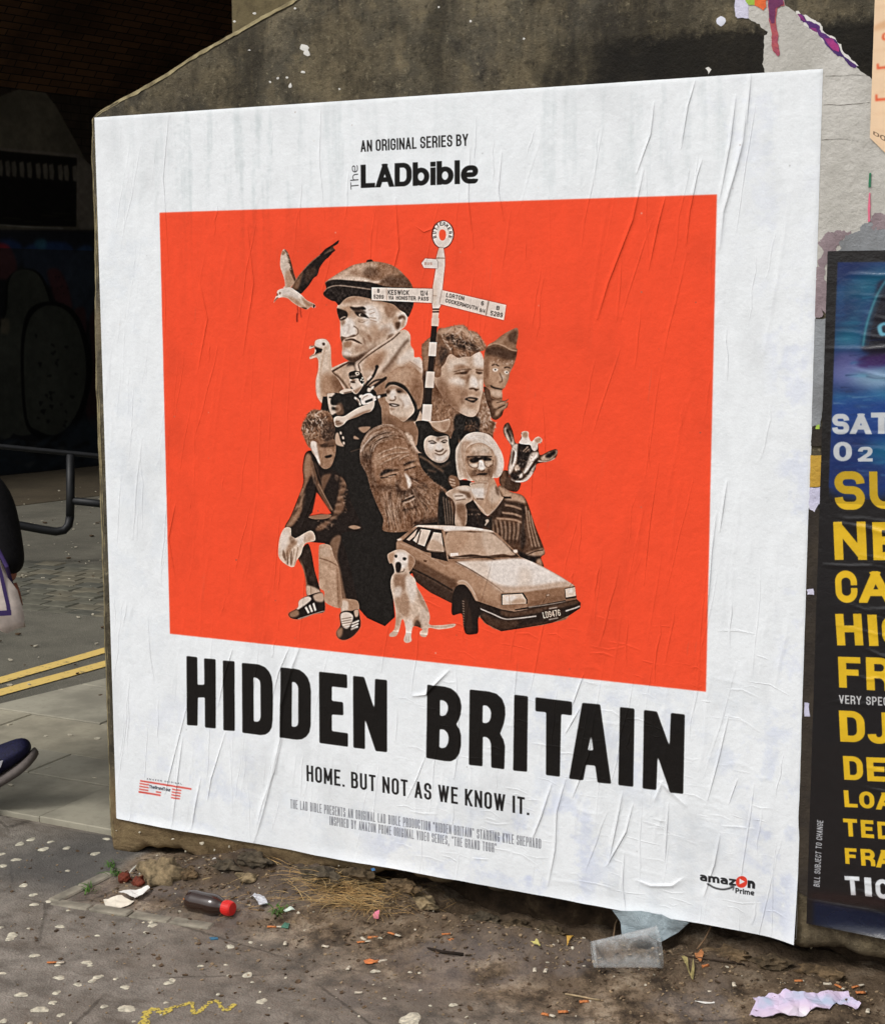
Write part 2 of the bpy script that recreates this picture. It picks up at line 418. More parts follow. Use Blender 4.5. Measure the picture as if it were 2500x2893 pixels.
def text(C, p0, p1, capx, s, col, sw=.2, gap=.14, space=.45, wide=.42, soft=.3, op=1., rfac=.5, swv=None):
    """p0, p1: texture px of the left and right ends of the baseline; capx: cap height in px. Text runs level (rot=0) or along p0-p1."""
    p0, p1 = np.array(p0, float), np.array(p1, float)
    L = np.hypot(*(p1-p0)); W, Hh = max(4, int(round(L))), max(4, int(round(capx)))
    ss = 2 if max(L/len(s), capx) < 40 else 1
    pad, m = text_mask(W*ss, Hh*ss, s, sw, gap, space, wide, rfac, swv)
    if soft > .45: m = blur(m, soft*ss)
    d = (p1-p0)/L; n = np.array([d[1], -d[0]])          # up
    # inverse-sample the mask into the canvas
    cor = np.array([p0-d*3-n*capx*.25, p1+d*3-n*capx*.25, p1+d*3+n*(capx+3), p0-d*3+n*(capx+3)])
    x0, y0 = np.maximum(0, np.floor(cor.min(0)).astype(int)); x1, y1 = np.ceil(cor.max(0)).astype(int)+1
    x1, y1 = min(C.w, x1), min(C.h, y1)
    if x1 <= x0 or y1 <= y0: return
    X, Y = np.meshgrid(np.arange(x0, x1)+.5, np.arange(y0, y1)+.5)
    u = ((X-p0[0])*d[0]+(Y-p0[1])*d[1])*ss+pad; v = (Hh-((X-p0[0])*n[0]+(Y-p0[1])*n[1]))*ss+pad
    acc = 0
    offs = (-.25, .25) if ss == 2 else (0,)
    for ou in offs:
        for ov in offs:
            uu = u+ou*2-.5; vv = v+ov*2-.5
            ui = np.floor(uu).astype(int); vi = np.floor(vv).astype(int); fu, fv = uu-ui, vv-vi
            def smp(a, b):
                ok = (a >= 0) & (b >= 0) & (a < m.shape[1]) & (b < m.shape[0])
                return np.where(ok, m[np.clip(b, 0, m.shape[0]-1), np.clip(a, 0, m.shape[1]-1)], 0)
            acc = acc+(smp(ui, vi)*(1-fu)+smp(ui+1, vi)*fu)*(1-fv)+(smp(ui, vi+1)*(1-fu)+smp(ui+1, vi+1)*fu)*fv
    lay(C, (x0, y0, (acc/len(offs)**2).astype(np.float32)), col, op)

# regions of the artwork: (x0, y0, source px per unit)
RG = dict(A=(760, 660, .16751), B=(880, 700, .19542), C=(1030, 600, .23451), D=(1170, 900, .17867), E=(860, 940, .18984),
          F=(780, 1130, .33784), G=(980, 1180, .17867), H=(1250, 1180, .20266), I=(1090, 1450, .31826),
          T=(480, 1820, .42434), U=(1180, 1900, .45784), W=(380, 2180, .21217), X=(800, 2140, .44668), Y=(1500, 1800, .4746),
          S=(0, 0, 1.0), V=(600, 0, .44668), Z=(1700, 2350, .44668))
class Art:
    def __init__(s, C): s.C = C; s.reg = 'S'; s.n = 0
    def p(s, pts):
        x, y, k = RG[s.reg]; P = np.array(pts, float).reshape(-1, 2)*k+np.array([x, y]); return s.C.tp(P)
    def f(s, reg, out, t, tex=.05, sm=True, edge=None):
        """a figure: base silhouette, following marks are clipped to it; tex = grain"""
        s.C.clip = None; s.reg = reg
        P = s.p(out)
        if sm: P = smooth(P, 5)
        r = rast(P, s.C.w, s.C.h, pad=2)
        if edge is not None:
            b = (r[0], r[1], np.clip(blur(r[2], 1.6)*1.8, 0, 1)); lay(s.C, b, edge, .5)
        lay(s.C, r, t)
        s.C.clip = (r[0], r[1], r[2])
        s.n += 1
        if tex:
            h, w = r[2].shape
            nz = noise2(h, w, 16, s.n, 4)-.5
            a = s.C.a[r[1]:r[1]+h, r[0]:r[0]+w]; a += (nz*tex*3.0*r[2])[..., None]
    def end(s, grain=.034):
        if s.C.clip is not None and grain:
            x, y, m = s.C.clip; h, w = m.shape; s.n += 1
            nz = noise2(h, w, 3.2, s.n, 2)-.5
            if grain > .01: nz = nz*.8+(noise2(h, w, 8, s.n+500, 3)-.5)*1.5
            s.C.a[y:y+h, x:x+w] += (nz*grain*2.4*m)[..., None]
        s.C.clip = None
    def S(s, t, pts, soft=4, op=1.): shape(s.C, s.p(pts), t, soft*.55, op)
    def K(s, t, pts, soft=.4, op=1.): shape(s.C, s.p(pts), t, soft, op, sm=False)
    def L(s, t, pts, w=2, soft=.6, op=1., w1=None, sm=True):
        P = s.p(pts)
        if sm and len(P) > 2: P = smooth(P, 5, closed=False)
        shape(s.C, thick(P, w, w1), t, soft, op, sm=False)
    def hair(s, pts_from, pts_to, n, t0, t1, w=1.6, jit=3, seed=1, bend=0., op=.75):
        """n strands lying between two guide curves"""
        a = smooth(s.p(pts_from), 6, False); b = smooth(s.p(pts_to), 6, False)
        N = 14; ia = np.linspace(0, len(a)-1, N).astype(int); ib = np.linspace(0, len(b)-1, N).astype(int)
        a, b = a[ia], b[ib]; r = random.Random(seed)
        for i in range(n):
            f = r.random(); u0 = r.uniform(0, .6); u1 = min(1, u0+r.uniform(.25, .6))
            i0, i1 = int(u0*(N-1)), max(int(u0*(N-1))+3, int(u1*(N-1))+1)
            P = (a*(1-f)+b*f)[i0:i1]+np.array([r.gauss(0, jit*.4), r.gauss(0, jit*.4)])
            if len(P) < 3: continue
            ph = r.uniform(0, 6); P = P+np.c_[np.sin(np.linspace(ph, ph+3, len(P)))*jit, np.cos(np.linspace(ph, ph+2.2, len(P)))*jit]
            shape(s.C, thick(P, w*r.uniform(.6, 1.5), taper=True), t0+(t1-t0)*r.random(), .5, op*r.uniform(.5, 1), sm=False)
    def fringe(s, reg, pts, n, t0, t1, ln=7, w=1.8, seed=1, curl=1.2):
        # short strands standing out of a silhouette
        s.C.clip = None; s.reg = reg; P = smooth(s.p(pts), 8, False); r = random.Random(seed)
        for i in range(n):
            k = r.uniform(0, len(P)-2); a = P[int(k)]; b = P[int(k)+1]; d = b-a; d = d/(np.hypot(*d)+1e-6); nn = np.array([d[1], -d[0]]); q = a+(b-a)*(k-int(k))-nn*r.uniform(1, 4)
            l = ln*r.uniform(.4, 1.2); ang = math.atan2(nn[1], nn[0])+r.gauss(0, .6); cv = r.uniform(-curl, curl)
            Q = [q]
            for j in range(5): Q.append(Q[-1]+np.array([math.cos(ang+cv*j/4), math.sin(ang+cv*j/4)])*l/5)
            shape(s.C, thick(np.array(Q), w, .5), t0+(t1-t0)*r.random(), .5, .85, sm=False)
    def tuft(s, cx, cy, rx, ry, n, t0, t1, ln=9, w=1.8, seed=1, ang=None, op=.8):
        c = s.p([cx, cy])[0]; e = s.p([cx+rx, cy+ry])[0]-c; r = random.Random(seed)
        for i in range(n):
            a = r.uniform(0, 6.28); q = r.random()**.5
            x, y = c[0]+e[0]*q*math.cos(a), c[1]+e[1]*q*math.sin(a)
            d = (ang if ang is not None else r.uniform(0, 6.28))+r.gauss(0, .5); l = ln*r.uniform(.5, 1.3); cv = r.uniform(-.9, .9)
            P = [(x+l*k/5*math.cos(d+cv*k/5), y+l*k/5*math.sin(d+cv*k/5)) for k in range(6)]
            shape(s.C, thick(P, w, taper=True), t0+(t1-t0)*r.random(), .5, op, sm=False)

BK = (30, 26, 23)
def paint_collage(a):
    f, S, K, L, end = a.f, a.S, a.K, a.L, a.end
    # ---------------- gull
    f('A', [250,905,285,880,270,750,208,560,213,400,238,300,278,262,330,310,372,420,412,560,440,680,470,772,420,860,380,905,330,930], .86, .03)
    S(.66, [300,640,420,640,470,800,390,900,300,880], 6); S(.3, [285,262,345,330,395,450,425,600,450,720,462,770,420,740,360,600,385,560,335,470,372,450,320,370,350,350,290,300], 2.5)
    S(.55, [225,330,255,290,300,320,250,370], 2); S(.3, [310,320,350,400,420,620,470,780,440,790,400,660,372,520,330,400], 2)
    for i in range(6): L(.8, [300+i*6, 350+i*42, 345+i*9, 400+i*42], 2.2, .6)
    end()
    f('A', [395,925,430,850,500,730,640,560,740,460,880,350,960,265,1080,190,1190,112,1178,170,1100,225,1132,280,1085,325,1020,400,960,450,875,570,832,700,770,750,690,870,620,950,550,1012,470,975], .1, .04)
    S(.42, [400,925,470,790,600,620,560,760,520,900,470,965], 5); L(.62, [400,910,500,735,645,560,745,465,880,352], 2.6, .8)
    for i in range(5): L(.5, [950+i*26, 350-i*14, 1110+i*16, 200-i*8+i*20], 1.2, .5)
    S(.22, [640,640,800,560,780,700,640,840], 6); end()
    f('A', [95,1165,118,1090,148,1030,155,970,200,938,290,915,380,908,450,950,560,1030,650,1120,780,1188,796,1240,760,1252,720,1235,650,1278,560,1250,490,1212,400,1150,330,1090,230,1073,170,1088,130,1125], .93, .03)
    S(.62, [230,1070,330,1090,400,1152,500,1215,640,1275,700,1240,560,1160,420,1080,300,1050], 6); S(.58, [560,1060,650,1125,790,1200,700,1250,600,1180], 5)
    S(.8, [500,1090,550,1180,640,1230,560,1120], 2); K(.15, [765,1185,800,1215,775,1255,755,1245]); S(.4, [140,1000,170,1020,160,1050,138,1045], 1.5); S(.45, [185,990,210,985,210,1020,190,1025], 1.2)
    S(.45, [95,1165,110,1120,150,1075,180,1085,130,1125], 1.2); S(.3, [560,1240,640,1250,655,1278,600,1270], 1); end()
    a.reg = 'A'; L((168, 52, 34), [495,1215,505,1340,488,1400,490,1490], 4, 1); L((168, 52, 34), [545,1240,548,1330,565,1415], 4, 1)
    L((110, 35, 28), [488,1340,490,1488], 4, 1.2)
    # ---------------- ostrich
    f('E', [160,190,180,120,250,92,330,100,385,160,405,250,410,400,430,540,480,620,560,760,600,900,520,1000,420,1110,340,1100,250,1020,200,930,185,800,190,680,220,560,225,440,215,390,185,365,100,390,100,350,160,310,170,260,165,215,90,240,100,195], .84, .03, edge=.6)
    S(.6, [260,640,420,600,560,760,600,900,420,1110,300,1060,250,900], 12); S(.95, [190,130,260,95,340,120,330,200,200,200], 4); S(.42, [430,620,560,700,620,860,520,900,440,800], 10)
    L(.62, [330,190,300,330,265,500,245,640,240,800], 3, 2); S(.88, [195,700,235,640,240,900,260,1020,200,930], 5); L(.6, [380,300,400,520,440,620], 7, 4, .6)
    K(.1, [160,205,285,245,270,290,170,318,190,270]); S(.3, [282,150,318,152,318,185,288,188], 1); L(.35, [105,205,150,190,200,215,275,240], 2.2); L(.5, [95,355,190,320,270,290], 3)
    L(.45, [110,200,150,195], 4, 1); end()
    # ---------------- man in the flat cap: coat
    f('B', [310,1790,300,1740,480,1660,620,1600,720,1480,860,1400,1290,1200,1380,1190,1440,1260,1445,1400,1490,1480,1500,1580,1570,1580,1610,1630,1640,1800,1660,2060,1640,2400,1400,2700,700,2700,560,2250,440,1960], .72, .04)
    S(.86, [640,1690,1370,1190,1450,1260,1440,1380,1000,1790,760,1800], 12); S(.62, [820,1560,1100,1480,1000,1700,760,1790], 12); S(.9, [1420,1460,1500,1480,1500,1600,1330,1700,1230,1640], 8)
    L(.3, [1420,1320,1330,1420,1230,1560,1130,1700,1040,1800], 9, 3, .75); L(.4, [1240,1560,1180,1680,1100,1800], 14, 6, .5); S(.45, [880,1700,960,1600,1040,1540,990,1700,920,1790], 8, .6)
    L(.25, [690,1680,800,1580,1000,1440,1180,1320,1290,1220], 3, .8); L(.9, [650,1660,760,1560,980,1410,1160,1280,1290,1190], 4.5, .8); L(.3, [690,1680,720,1790], 4, 1)
    S(.95, [1500,1590,1560,1575,1610,1640,1620,1800,1500,1800,1440,1640], 7); L(.55, [1430,1640,1520,1700,1600,1760], 1.6, .8); S(.6, [1240,1780,1450,1650,1600,1800,1640,2050,1400,2200,1200,1950], 14)
    S(.14, [600,1610,700,1570,640,1680,660,1800,560,1840,520,1720], 4)
    L(.25, [310,1790,430,1720,560,1650], 5, 1); L(.85, [300,1760,420,1690,530,1640], 3, .8)
    S(.75, [480,1740,620,1700,640,1800,500,1860], 6); S(.5, [880,1990,1100,1850,1300,1900,1200,2200,900,2300], 20)
    L(.3, [310,1800,420,1880,520,2010,600,2160], 6, 2); L(.8, [290,1820,400,1910,500,2050,560,2150], 5, 1); L(.3, [560,1980,640,1940,700,2010], 5, 1.5)
    end()
    # face
    f('B', [395,830,380,900,400,1000,425,1060,430,1180,430,1290,450,1360,460,1440,455,1540,500,1600,600,1650,700,1620,850,1500,1000,1400,1180,1280,1290,1200,1370,1130,1400,1040,1400,960,1330,900,1250,760,900,660,640,650,480,720], .8, .06)
    S(.97, [790,830,960,870,1020,1000,980,1100,800,1130,760,1000], 8); S(.96, [520,1000,620,1060,660,1200,640,1260,460,1290,440,1180,500,1080], 5); S(.96, [1000,1130,1200,1100,1240,1200,1150,1260,1000,1200], 8)
    S(.55, [640,690,1100,740,1290,860,1250,920,1100,850,900,770,700,760,480,800,440,770], 7); S(.48, [1060,850,1150,830,1230,930,1180,1010,1100,980], 6, .8); S(.6, [1190,1040,1260,1000,1260,1180,1210,1160], 5, .8)
    S(.62, [430,880,520,850,600,840,580,960,540,1000], 5); S(.6, [600,900,700,940,640,1010,600,960], 5, .7)
    S(.1, [375,880,440,888,520,920,540,980,500,1030,430,1050,395,980], 2.2); S(.1, [570,850,650,860,760,850,800,890,720,900,620,900], 2.4); S(.14, [640,930,760,940,830,1000,850,1020,760,1000,690,990], 2.4); S(.18, [600,870,760,900,800,950,660,940], 4, .8)
    S(.8, [700,960,735,955,738,985,710,990], 1); S(.05, [722,962,742,962,740,985,722,985], .8); L(.8, [430,1030,480,1000,510,1000], 3, 1); S(.4, [440,1040,500,1060,470,1120,440,1100], 4, .6)
    L(.55, [680,1030,760,1050,830,1040], 4, 2, .7); L(.4, [690,1060,740,1080,790,1065], 2, 1, .7); L(.6, [850,960,930,930], 1.8, .8); L(.55, [850,1010,950,1020], 2, .8); L(.6, [850,1040,960,1070], 1.8, .8); L(.65,[840,900,920,880],1.6,.8)
    L(.35, [620,1130,680,1170,690,1230,650,1270,600,1280], 2.6, 1); S(.3, [440,1280,520,1295,600,1262,650,1255,620,1285,540,1300,490,1318,460,1360,450,1370], 2, .85); S(.26, [500,1330,600,1310,680,1340,750,1390,700,1380,600,1340,510,1345], 1.6)
    S(.55, [490,1360,590,1350,590,1410,560,1440,480,1430], 4); S(.5, [700,1180,740,1260,800,1310,860,1360,880,1320,830,1240], 5, .5); S(.45, [825,1250,870,1270,890,1330,870,1370,835,1310], 3.5, .7); L(.55, [700,1220,750,1290,850,1380], 3, 2, .6)
    S(.55, [940,1240,1050,1150,1180,1160,1120,1250,980,1330,920,1400,900,1330], 10, .75); S(.35, [460,1520,520,1570,700,1560,860,1460,960,1400,700,1640,520,1640], 6, .8); S(.22, [520,1590,640,1600,800,1500,640,1680], 6); S(.93, [465,1470,570,1480,600,1540,480,1540], 5)
    S(.35, [1130,1260,1200,1240,1180,1290,1100,1340], 4, .7); S(.5, [640,1420,760,1390,840,1440,760,1500,660,1500], 8, .5)
    S(.93, [1260,960,1330,935,1395,970,1402,1060,1370,1130,1300,1190,1240,1200,1290,1100], 3); S(.35, [1260,1010,1320,970,1370,1000,1360,1060,1330,1020,1280,1040], 3); S(.3, [1220,1090,1290,1070,1300,1130,1250,1180], 4); S(.7, [1330,1040,1370,1060,1340,1150,1300,1150], 3)
    end()
    a.f('B', [395,830,380,900,400,1000,425,1060,430,1180,430,1290,450,1360,460,1440,455,1540,500,1600,600,1650,700,1620,850,1500,1000,1400,1180,1280,1290,1200,1200,900,900,760,480,780], .8, 0) if False else None
    a.reg = 'B'
    for q in ([780,1130,820,1200,830,1290,800,1400], [900,1120,960,1200,950,1300,880,1420], [1000,1060,1080,1120,1060,1200], [620,1420,700,1440,760,1420], [660,1500,760,1480,860,1420], [540,1100,560,1160,540,1230], [700,1120,780,1130,860,1180], [560,790,700,780,860,800], [580,820,700,812,800,820], [960,860,1000,960,990,1060], [1080,900,1120,1000,1090,1100], [480,1460,560,1500,640,1500]): L(.48, q, 2.2, 1.6, .5)
    S(.62, [860,1040,960,1100,980,1240,900,1300,860,1200], 8, .55); S(.3, [560,1600,700,1590,860,1480,900,1440,700,1640,600,1660], 5, .6); S(.55, [440,1390,500,1440,480,1520,460,1480], 4, .5); S(.4, [760,1290,800,1350,790,1400,760,1360], 3, .6)
    a.tuft(700, 1520, 190, 70, 60, .3, .7, 5, 1.2, 61, op=.45); a.tuft(1010, 1330, 130, 90, 40, .45, .9, 7, 1.3, 62, ang=2.6, op=.35)
    # cap
    f('B', [185,650,225,590,215,530,220,490,350,400,500,310,600,255,700,228,800,210,815,180,880,168,910,195,1000,205,1150,240,1270,310,1360,400,1430,480,1480,590,1490,800,1460,900,1410,1000,1360,940,1290,900,1200,820,1090,790,900,745,700,705,560,710,480,760,410,830,360,780,290,760,200,700], .5, .05)
    S(.74, [230,480,420,370,620,260,800,225,960,240,900,330,780,400,600,430,430,450,330,460], 7); S(.86, [330,455,480,440,600,440,760,440,900,480,1060,470,940,510,700,480,460,470], 4); S(.62, [900,330,1040,330,1060,400,900,400], 10, .6)
    S(.32, [800,330,960,290,1010,400,900,440,800,390], 10, .7); S(.36, [1080,460,1260,430,1400,520,1440,580,1200,570,1040,540], 10, .8); S(.58, [1120,330,1250,330,1320,440,1200,430], 9, .7); S(.45,[560,330,700,320,760,380,620,410],9,.6)
    S(.05, [215,530,230,495,330,460,480,465,650,480,860,500,1100,560,1300,580,1480,600,1490,800,1410,1010,1290,900,1090,790,700,705,560,710,480,760,410,830,360,780,290,760,200,700,185,650,225,590], 1.5)
    L(.72, [195,630,250,580,350,548,480,550,650,570,880,602], 2.4, .6); S(.08, [800,205,815,180,880,168,910,195,860,200], 1)
    S(.3, [1250,900,1190,830,1290,850,1440,900,1400,980,1340,940], 3, .3)
    S(.24, [1060,440,1180,400,1360,460,1460,560,1300,560,1100,540,1000,500], 8, .6); S(.3, [780,300,900,280,960,340,880,420,760,400], 7, .6); S(.85, [240,470,400,420,600,410,760,430,900,465,700,462,480,440,330,455], 3, .7); S(.22,[1300,360,1400,440,1460,540,1400,540,1280,420],7,.5); end(.06)
    # ---------------- signpost
    def post(col, p): a.reg = 'C'; K(col, p)
    a.C.clip = None
    DK = (60, 40, 34)
    a.reg = 'C'; L(DK, [955,100,860,150,822,260,850,370,920,425,960,430,1030,390,1080,270,1050,160,955,100], 3, .6)
    f('C', [955,106,900,125,860,165,832,250,838,330,870,390,920,425,960,428,1020,395,1060,330,1072,260,1055,180,1010,125], .96, .02, edge=DK); end(.02)
    a.reg = 'C'; S((245, 80, 47), [948,205,915,220,903,265,915,320,945,340,975,325,990,275,980,225], .6)
    for i, ch in enumerate('BUTTERMERE'):
        th = math.radians(196-i*23.5); r_ = (95, 120); rx, ry = 92, 118
        c = (947+rx*math.cos(th), 262-ry*math.sin(th)); tx, ty = rx*math.sin(th)*.145, ry*math.cos(th)*.145
        l = math.hypot(tx, ty); tx, ty = tx/l*14, ty/l*14
        nx, ny = ty, -tx
        p0 = a.p([c[0]-tx-nx*1.2, c[1]-ty-ny*1.2])[0]; p1 = a.p([c[0]+tx-nx*1.2, c[1]+ty-ny*1.2])[0]
        text(a.C, p0, p1, 11, ch, (70, 60, 56), sw=.2, wide=.5)
    f('C', [905,425,958,430,975,545,975,640,948,900,935,1100,905,1160,830,1160,822,1100,832,900,865,700,870,560,880,520], .95, .02, sm=False, edge=DK)
    S(.8, [900,430,920,430,905,560,880,560], 2, .6); L(.4, [870,550,978,552], 2, .6); S(.82,[830,860,880,860,870,1100,830,1100],5,.6); L(.5,[820,1000,880,1005],2,.8,.6); end(.02)
    f('C', [740,555,870,565,890,600,885,675,725,668,695,612], .98, .01, sm=False, edge=DK); end(.02)
    text(a.C, a.p([730,632])[0], a.p([822,636])[0], 8, 'BUS', (200, 150, 130), sw=.2)
    f('C', [97,903,830,920,822,1090,97,1058], .93, .02, sm=False, edge=(50, 35, 30)); L(.6, [275,905,280,1062], 1.6, .6); end(.02)
    f('C', [945,937,1712,1115,1685,1298,915,1102], .93, .02, sm=False, edge=(90, 45, 35)); L(.3, [1502,1065,1468,1240], 2, .6); end(.02)
    TX = (82, 76, 72)
    def tt(x0, y0, x1, y1, h, s, sw=.2): text(a.C, a.p([x0, y0])[0], a.p([x1, y1])[0], h*RG['C'][2]*1.12, s, TX, sw=sw, wide=.5, soft=.5)
    tt(165,968,192,969,44,'B'); tt(120,1038,240,1042,44,'5289'); tt(292,992,545,998,58,'KESWICK'); tt(680,1002,770,1004,58,'12/4'); tt(300,1050,360,1052,44,'VIA'); tt(390,1053,625,1060,44,'HONISTER'); tt(655,1062,780,1066,44,'PASS')
    tt(990,1020,1205,1064,50,'LORTON'); tt(980,1082,1365,1182,46,'COCKERMOUTH'); tt(1408,1118,1440,1124,48,'6'); tt(1390,1198,1455,1212,42,'9/4'); tt(1592,1172,1630,1180,46,'B'); tt(1520,1240,1668,1268,52,'5289')
    # pole bands
    for i, (y0, y1, t) in enumerate([(1155,1175,.25),(1175,1188,.75),(1188,1208,.25),(1208,1370,.85)]):
        x0 = lambda y: 828-(y-1160)*.055; K(t, [x0(y0), y0, x0(y0)+82-(y0-1160)*.06, y0, x0(y1)+82-(y1-1160)*.06, y1, x0(y1), y1])
    # ---------------- fur hood and the man with curly hair
    f('D', [130,460,170,380,270,290,400,240,500,600,700,900,900,1000,1000,1100,1060,1130,1100,1140,1190,1280,1180,1400,1230,1480,1220,1600,1300,1650,1260,1800,1200,2000,700,2050,300,1800,180,1600,60,1300,130,1000,150,800], .4, .06)
    S(.5, [140,460,270,290,300,600,200,900,150,800], 10); S(.25, [330,560,420,600,420,900,340,900,300,760], 8); S(.5, [300,1300,600,1420,700,1700,420,1700,260,1500], 12); S(.2, [150,900,220,900,200,1600,100,1400], 9)
    a.tuft(480,1450,220,220,170,.25,.72,16,2,3,ang=1.9); a.tuft(1120,1450,110,220,80,.6,.98,15,2.4,4,ang=.9); a.tuft(1130,1760,130,120,60,.3,.8,14,2.2,5,ang=1.0)
    S(.55, [1010,1250,1100,1150,1200,1300,1180,1450,1240,1520,1220,1620,1260,1700,1130,1640,1050,1560], 5, .35)
    S(BK, [660,1530,1010,1550,1040,1750,1000,1900,700,1900], 3); a.tuft(900,1720,90,70,40,.12,.5,14,3,8); end(.05)
    f('D', [430,520,600,330,900,380,1050,520,1110,640,1130,800,1110,960,1100,1140,1060,1300,1030,1450,960,1545,860,1545,740,1490,620,1400,480,1260,430,1180,330,1000,330,860,430,840], .73, .05)
    S(.86, [560,660,800,640,840,760,640,780,560,860], 9); S(.93, [960,560,1060,540,1110,640,1110,760,960,740], 8); S(.92, [560,960,780,920,800,1060,700,1060,580,1000], 9); S(.92, [900,900,980,920,1010,1060,900,1090,880,1000], 6); S(.9, [1030,980,1110,960,1080,1140,1040,1110], 6)
    S(.57, [640,1060,800,1100,780,1260,700,1480,560,1380,480,1240,420,1100,520,1080], 12, .85); S(.42, [430,1040,470,1200,600,1300,560,1420,440,1260,360,1100], 9, .8); S(.84, [740,1420,960,1450,980,1530,860,1530,760,1480], 7)
    S(.38, [640,880,700,850,800,830,880,800,870,850,840,880,760,880], 2); S(.2, [740,860,840,840,840,870,780,880], 2); S(.36, [985,830,1040,840,1100,850,1060,880,1000,870], 2.5); S(.2,[1020,850,1080,850,1060,872,1020,868],1.6); S(.55, [640,790,780,750,880,770,900,800,780,790,700,810], 4, .8); S(.55, [990,790,1100,800,1100,830,990,820], 3, .8)
    S(.5, [740,920,840,920,820,950,760,950], 3, .6); S(.55, [860,880,910,860,880,960,830,1060,820,960], 5, .7); S(.28, [870,1110,940,1090,1000,1110,1040,1110,990,1150,950,1120,900,1120], 2.4); S(.55, [820,1140,920,1140,1050,1150,1010,1220,900,1200,820,1240], 6, .6)
    S(.42, [440,900,520,1000,560,1160,640,1320,760,1480,640,1440,500,1290,400,1120,380,960], 10, .7); S(.5, [640,740,760,720,860,760,800,780,680,790], 4, .6); S(.5, [700,900,860,880,860,960,780,960], 4, .5); S(.46, [760,1160,820,1120,860,1200,820,1260,790,1360,740,1300], 6, .6); S(.97, [930,960,990,960,1020,1060,960,1080], 4); S(.36, [860,880,890,900,860,1000,830,1060,840,960], 3, .6); S(.3,[640,830,760,800,900,790,900,812,760,822,650,850],2,.7); S(.3,[985,800,1100,812,1110,830,1000,822],2,.7)
    S(.1, [810,1270,880,1240,980,1250,1020,1270,980,1310,940,1330,860,1300], 1.8); S(.62, [860,1262,980,1275,940,1290,870,1280], 1.4); L(.5, [830,1310,940,1345,1020,1300], 4, 1.6, .6); S(.55, [850,1360,960,1360,980,1400,900,1420], 5, .6); S(.6,[1090,950,1130,800,1120,1000,1095,1140],4,.6)
    end()
    f('D', [385,180,480,150,600,120,760,100,830,130,870,185,960,205,1040,260,1090,340,1130,410,1150,450,1120,500,1050,520,960,560,900,600,800,600,700,620,600,560,540,600,500,700,440,780,440,860,420,920,340,920,330,800,360,600,340,450], .46, .07)
    S(.68, [400,190,600,130,760,105,860,190,960,260,900,330,760,250,600,230,430,260], 8); S(.16, [500,310,600,250,700,280,800,350,920,400,920,460,850,490,690,470,660,430,560,360], 4); S(.2, [690,570,780,590,860,560,760,620], 4); S(.25, [420,520,560,560,480,680,420,700], 7, .7); S(.3,[380,260,430,260,420,380,370,420],6,.7)
    S(.6, [930,210,1080,300,1120,420,1040,480,960,400,930,300], 7, .7); S(.12,[430,430,560,480,520,600,440,760,400,640],7,.7); S(.12,[860,330,960,400,1060,470,1000,520,900,480],5,.7); a.tuft(760,330,360,220,190,.1,.9,20,2.6,11,ang=.6,op=.75); a.tuft(450,600,100,260,70,.2,.6,18,2,12,ang=1.9,op=.6); end()
    a.fringe('D', [385,180,480,150,600,120,760,100,830,130,870,185,960,205,1040,260,1090,340,1130,410,1150,450], 70, .3, .75, 8, 2, 71); a.fringe('D', [1100,1160,1190,1280,1180,1400,1230,1480,1220,1600,1300,1650,1260,1800], 60, .55, .95, 9, 2.2, 72, .6); a.fringe('D', [130,800,130,460,170,380,270,290], 30, .3, .5, 4, 2, 73)
    # collar piece
    f('D', [240,1630,420,1620,570,1585,570,1700,500,1790,380,1760], .72, .04); S(.5,[430,1660,560,1620,540,1720,470,1760],5,.7); L(.9,[250,1635,420,1620,572,1588],3,.7); end()
    # pole bands again, over the hood
    a.reg = 'D'
    for y0, y1, t, xa, xb, wa, wb in [(-10,118,.86,288,284,118,112),(115,370,.04,288,264,90,90),(370,590,.93,252,238,118,118),(590,835,.04,245,226,86,86),(835,1092,.9,205,185,132,134),(1092,1352,.04,190,172,110,112),(1352,1618,.93,150,130,146,146)]:
        K(t, [xa,y0,xa+wa,y0+4,xb+wb,y1+4,xb,y1]); K(min(1,t+.12), [xa+8,y0+2,xa+24,y0+2,xb+24,y1,xb+8,y1], 2, .35)
    # ---------------- plain figure with a pointed hat
    f('D', [1120,560,1180,420,1290,350,1400,260,1560,170,1640,150,1655,250,1620,450,1640,490,1620,620,1580,740,1520,860,1500,960,1440,1090,1400,1130,1400,1280,1320,1300,1230,1260,1200,1130,1130,1060,1110,950], .5, .05)
    S(.3, [1490,260,1630,180,1620,340,1600,400,1500,340], 5); S(.6, [1300,350,1440,250,1500,200,1440,360,1380,400], 6, .8); S(.27, [1140,470,1300,430,1500,490,1640,500,1600,640,1440,640,1280,590,1140,560], 5)
    L(.62, [1170,430,1290,395,1420,430,1530,490,1640,510], 5, 1); L(.3, [1180,450,1290,415,1420,450,1530,510,1640,530], 2, .8)
    S(.64, [1180,680,1300,700,1520,760,1500,900,1440,1060,1330,1100,1230,1040,1160,900], 8); S(.82, [1370,880,1440,900,1430,960,1390,960], 5); S(.45, [1130,680,1190,700,1180,950,1130,900], 6); L(.2, [1235,740,1290,722,1350,752], 3.4, .8); L(.2, [1430,780,1480,765,1530,785], 3.4, .8)
    S(.93, [1245,800,1290,782,1335,805,1310,835,1270,835], .9); S(.93, [1430,835,1470,820,1505,850,1480,878,1445,865], .9); S(.15, [1282,795,1302,795,1302,818,1282,818], .7); S(.15, [1462,838,1482,838,1482,858,1462,858], .7)
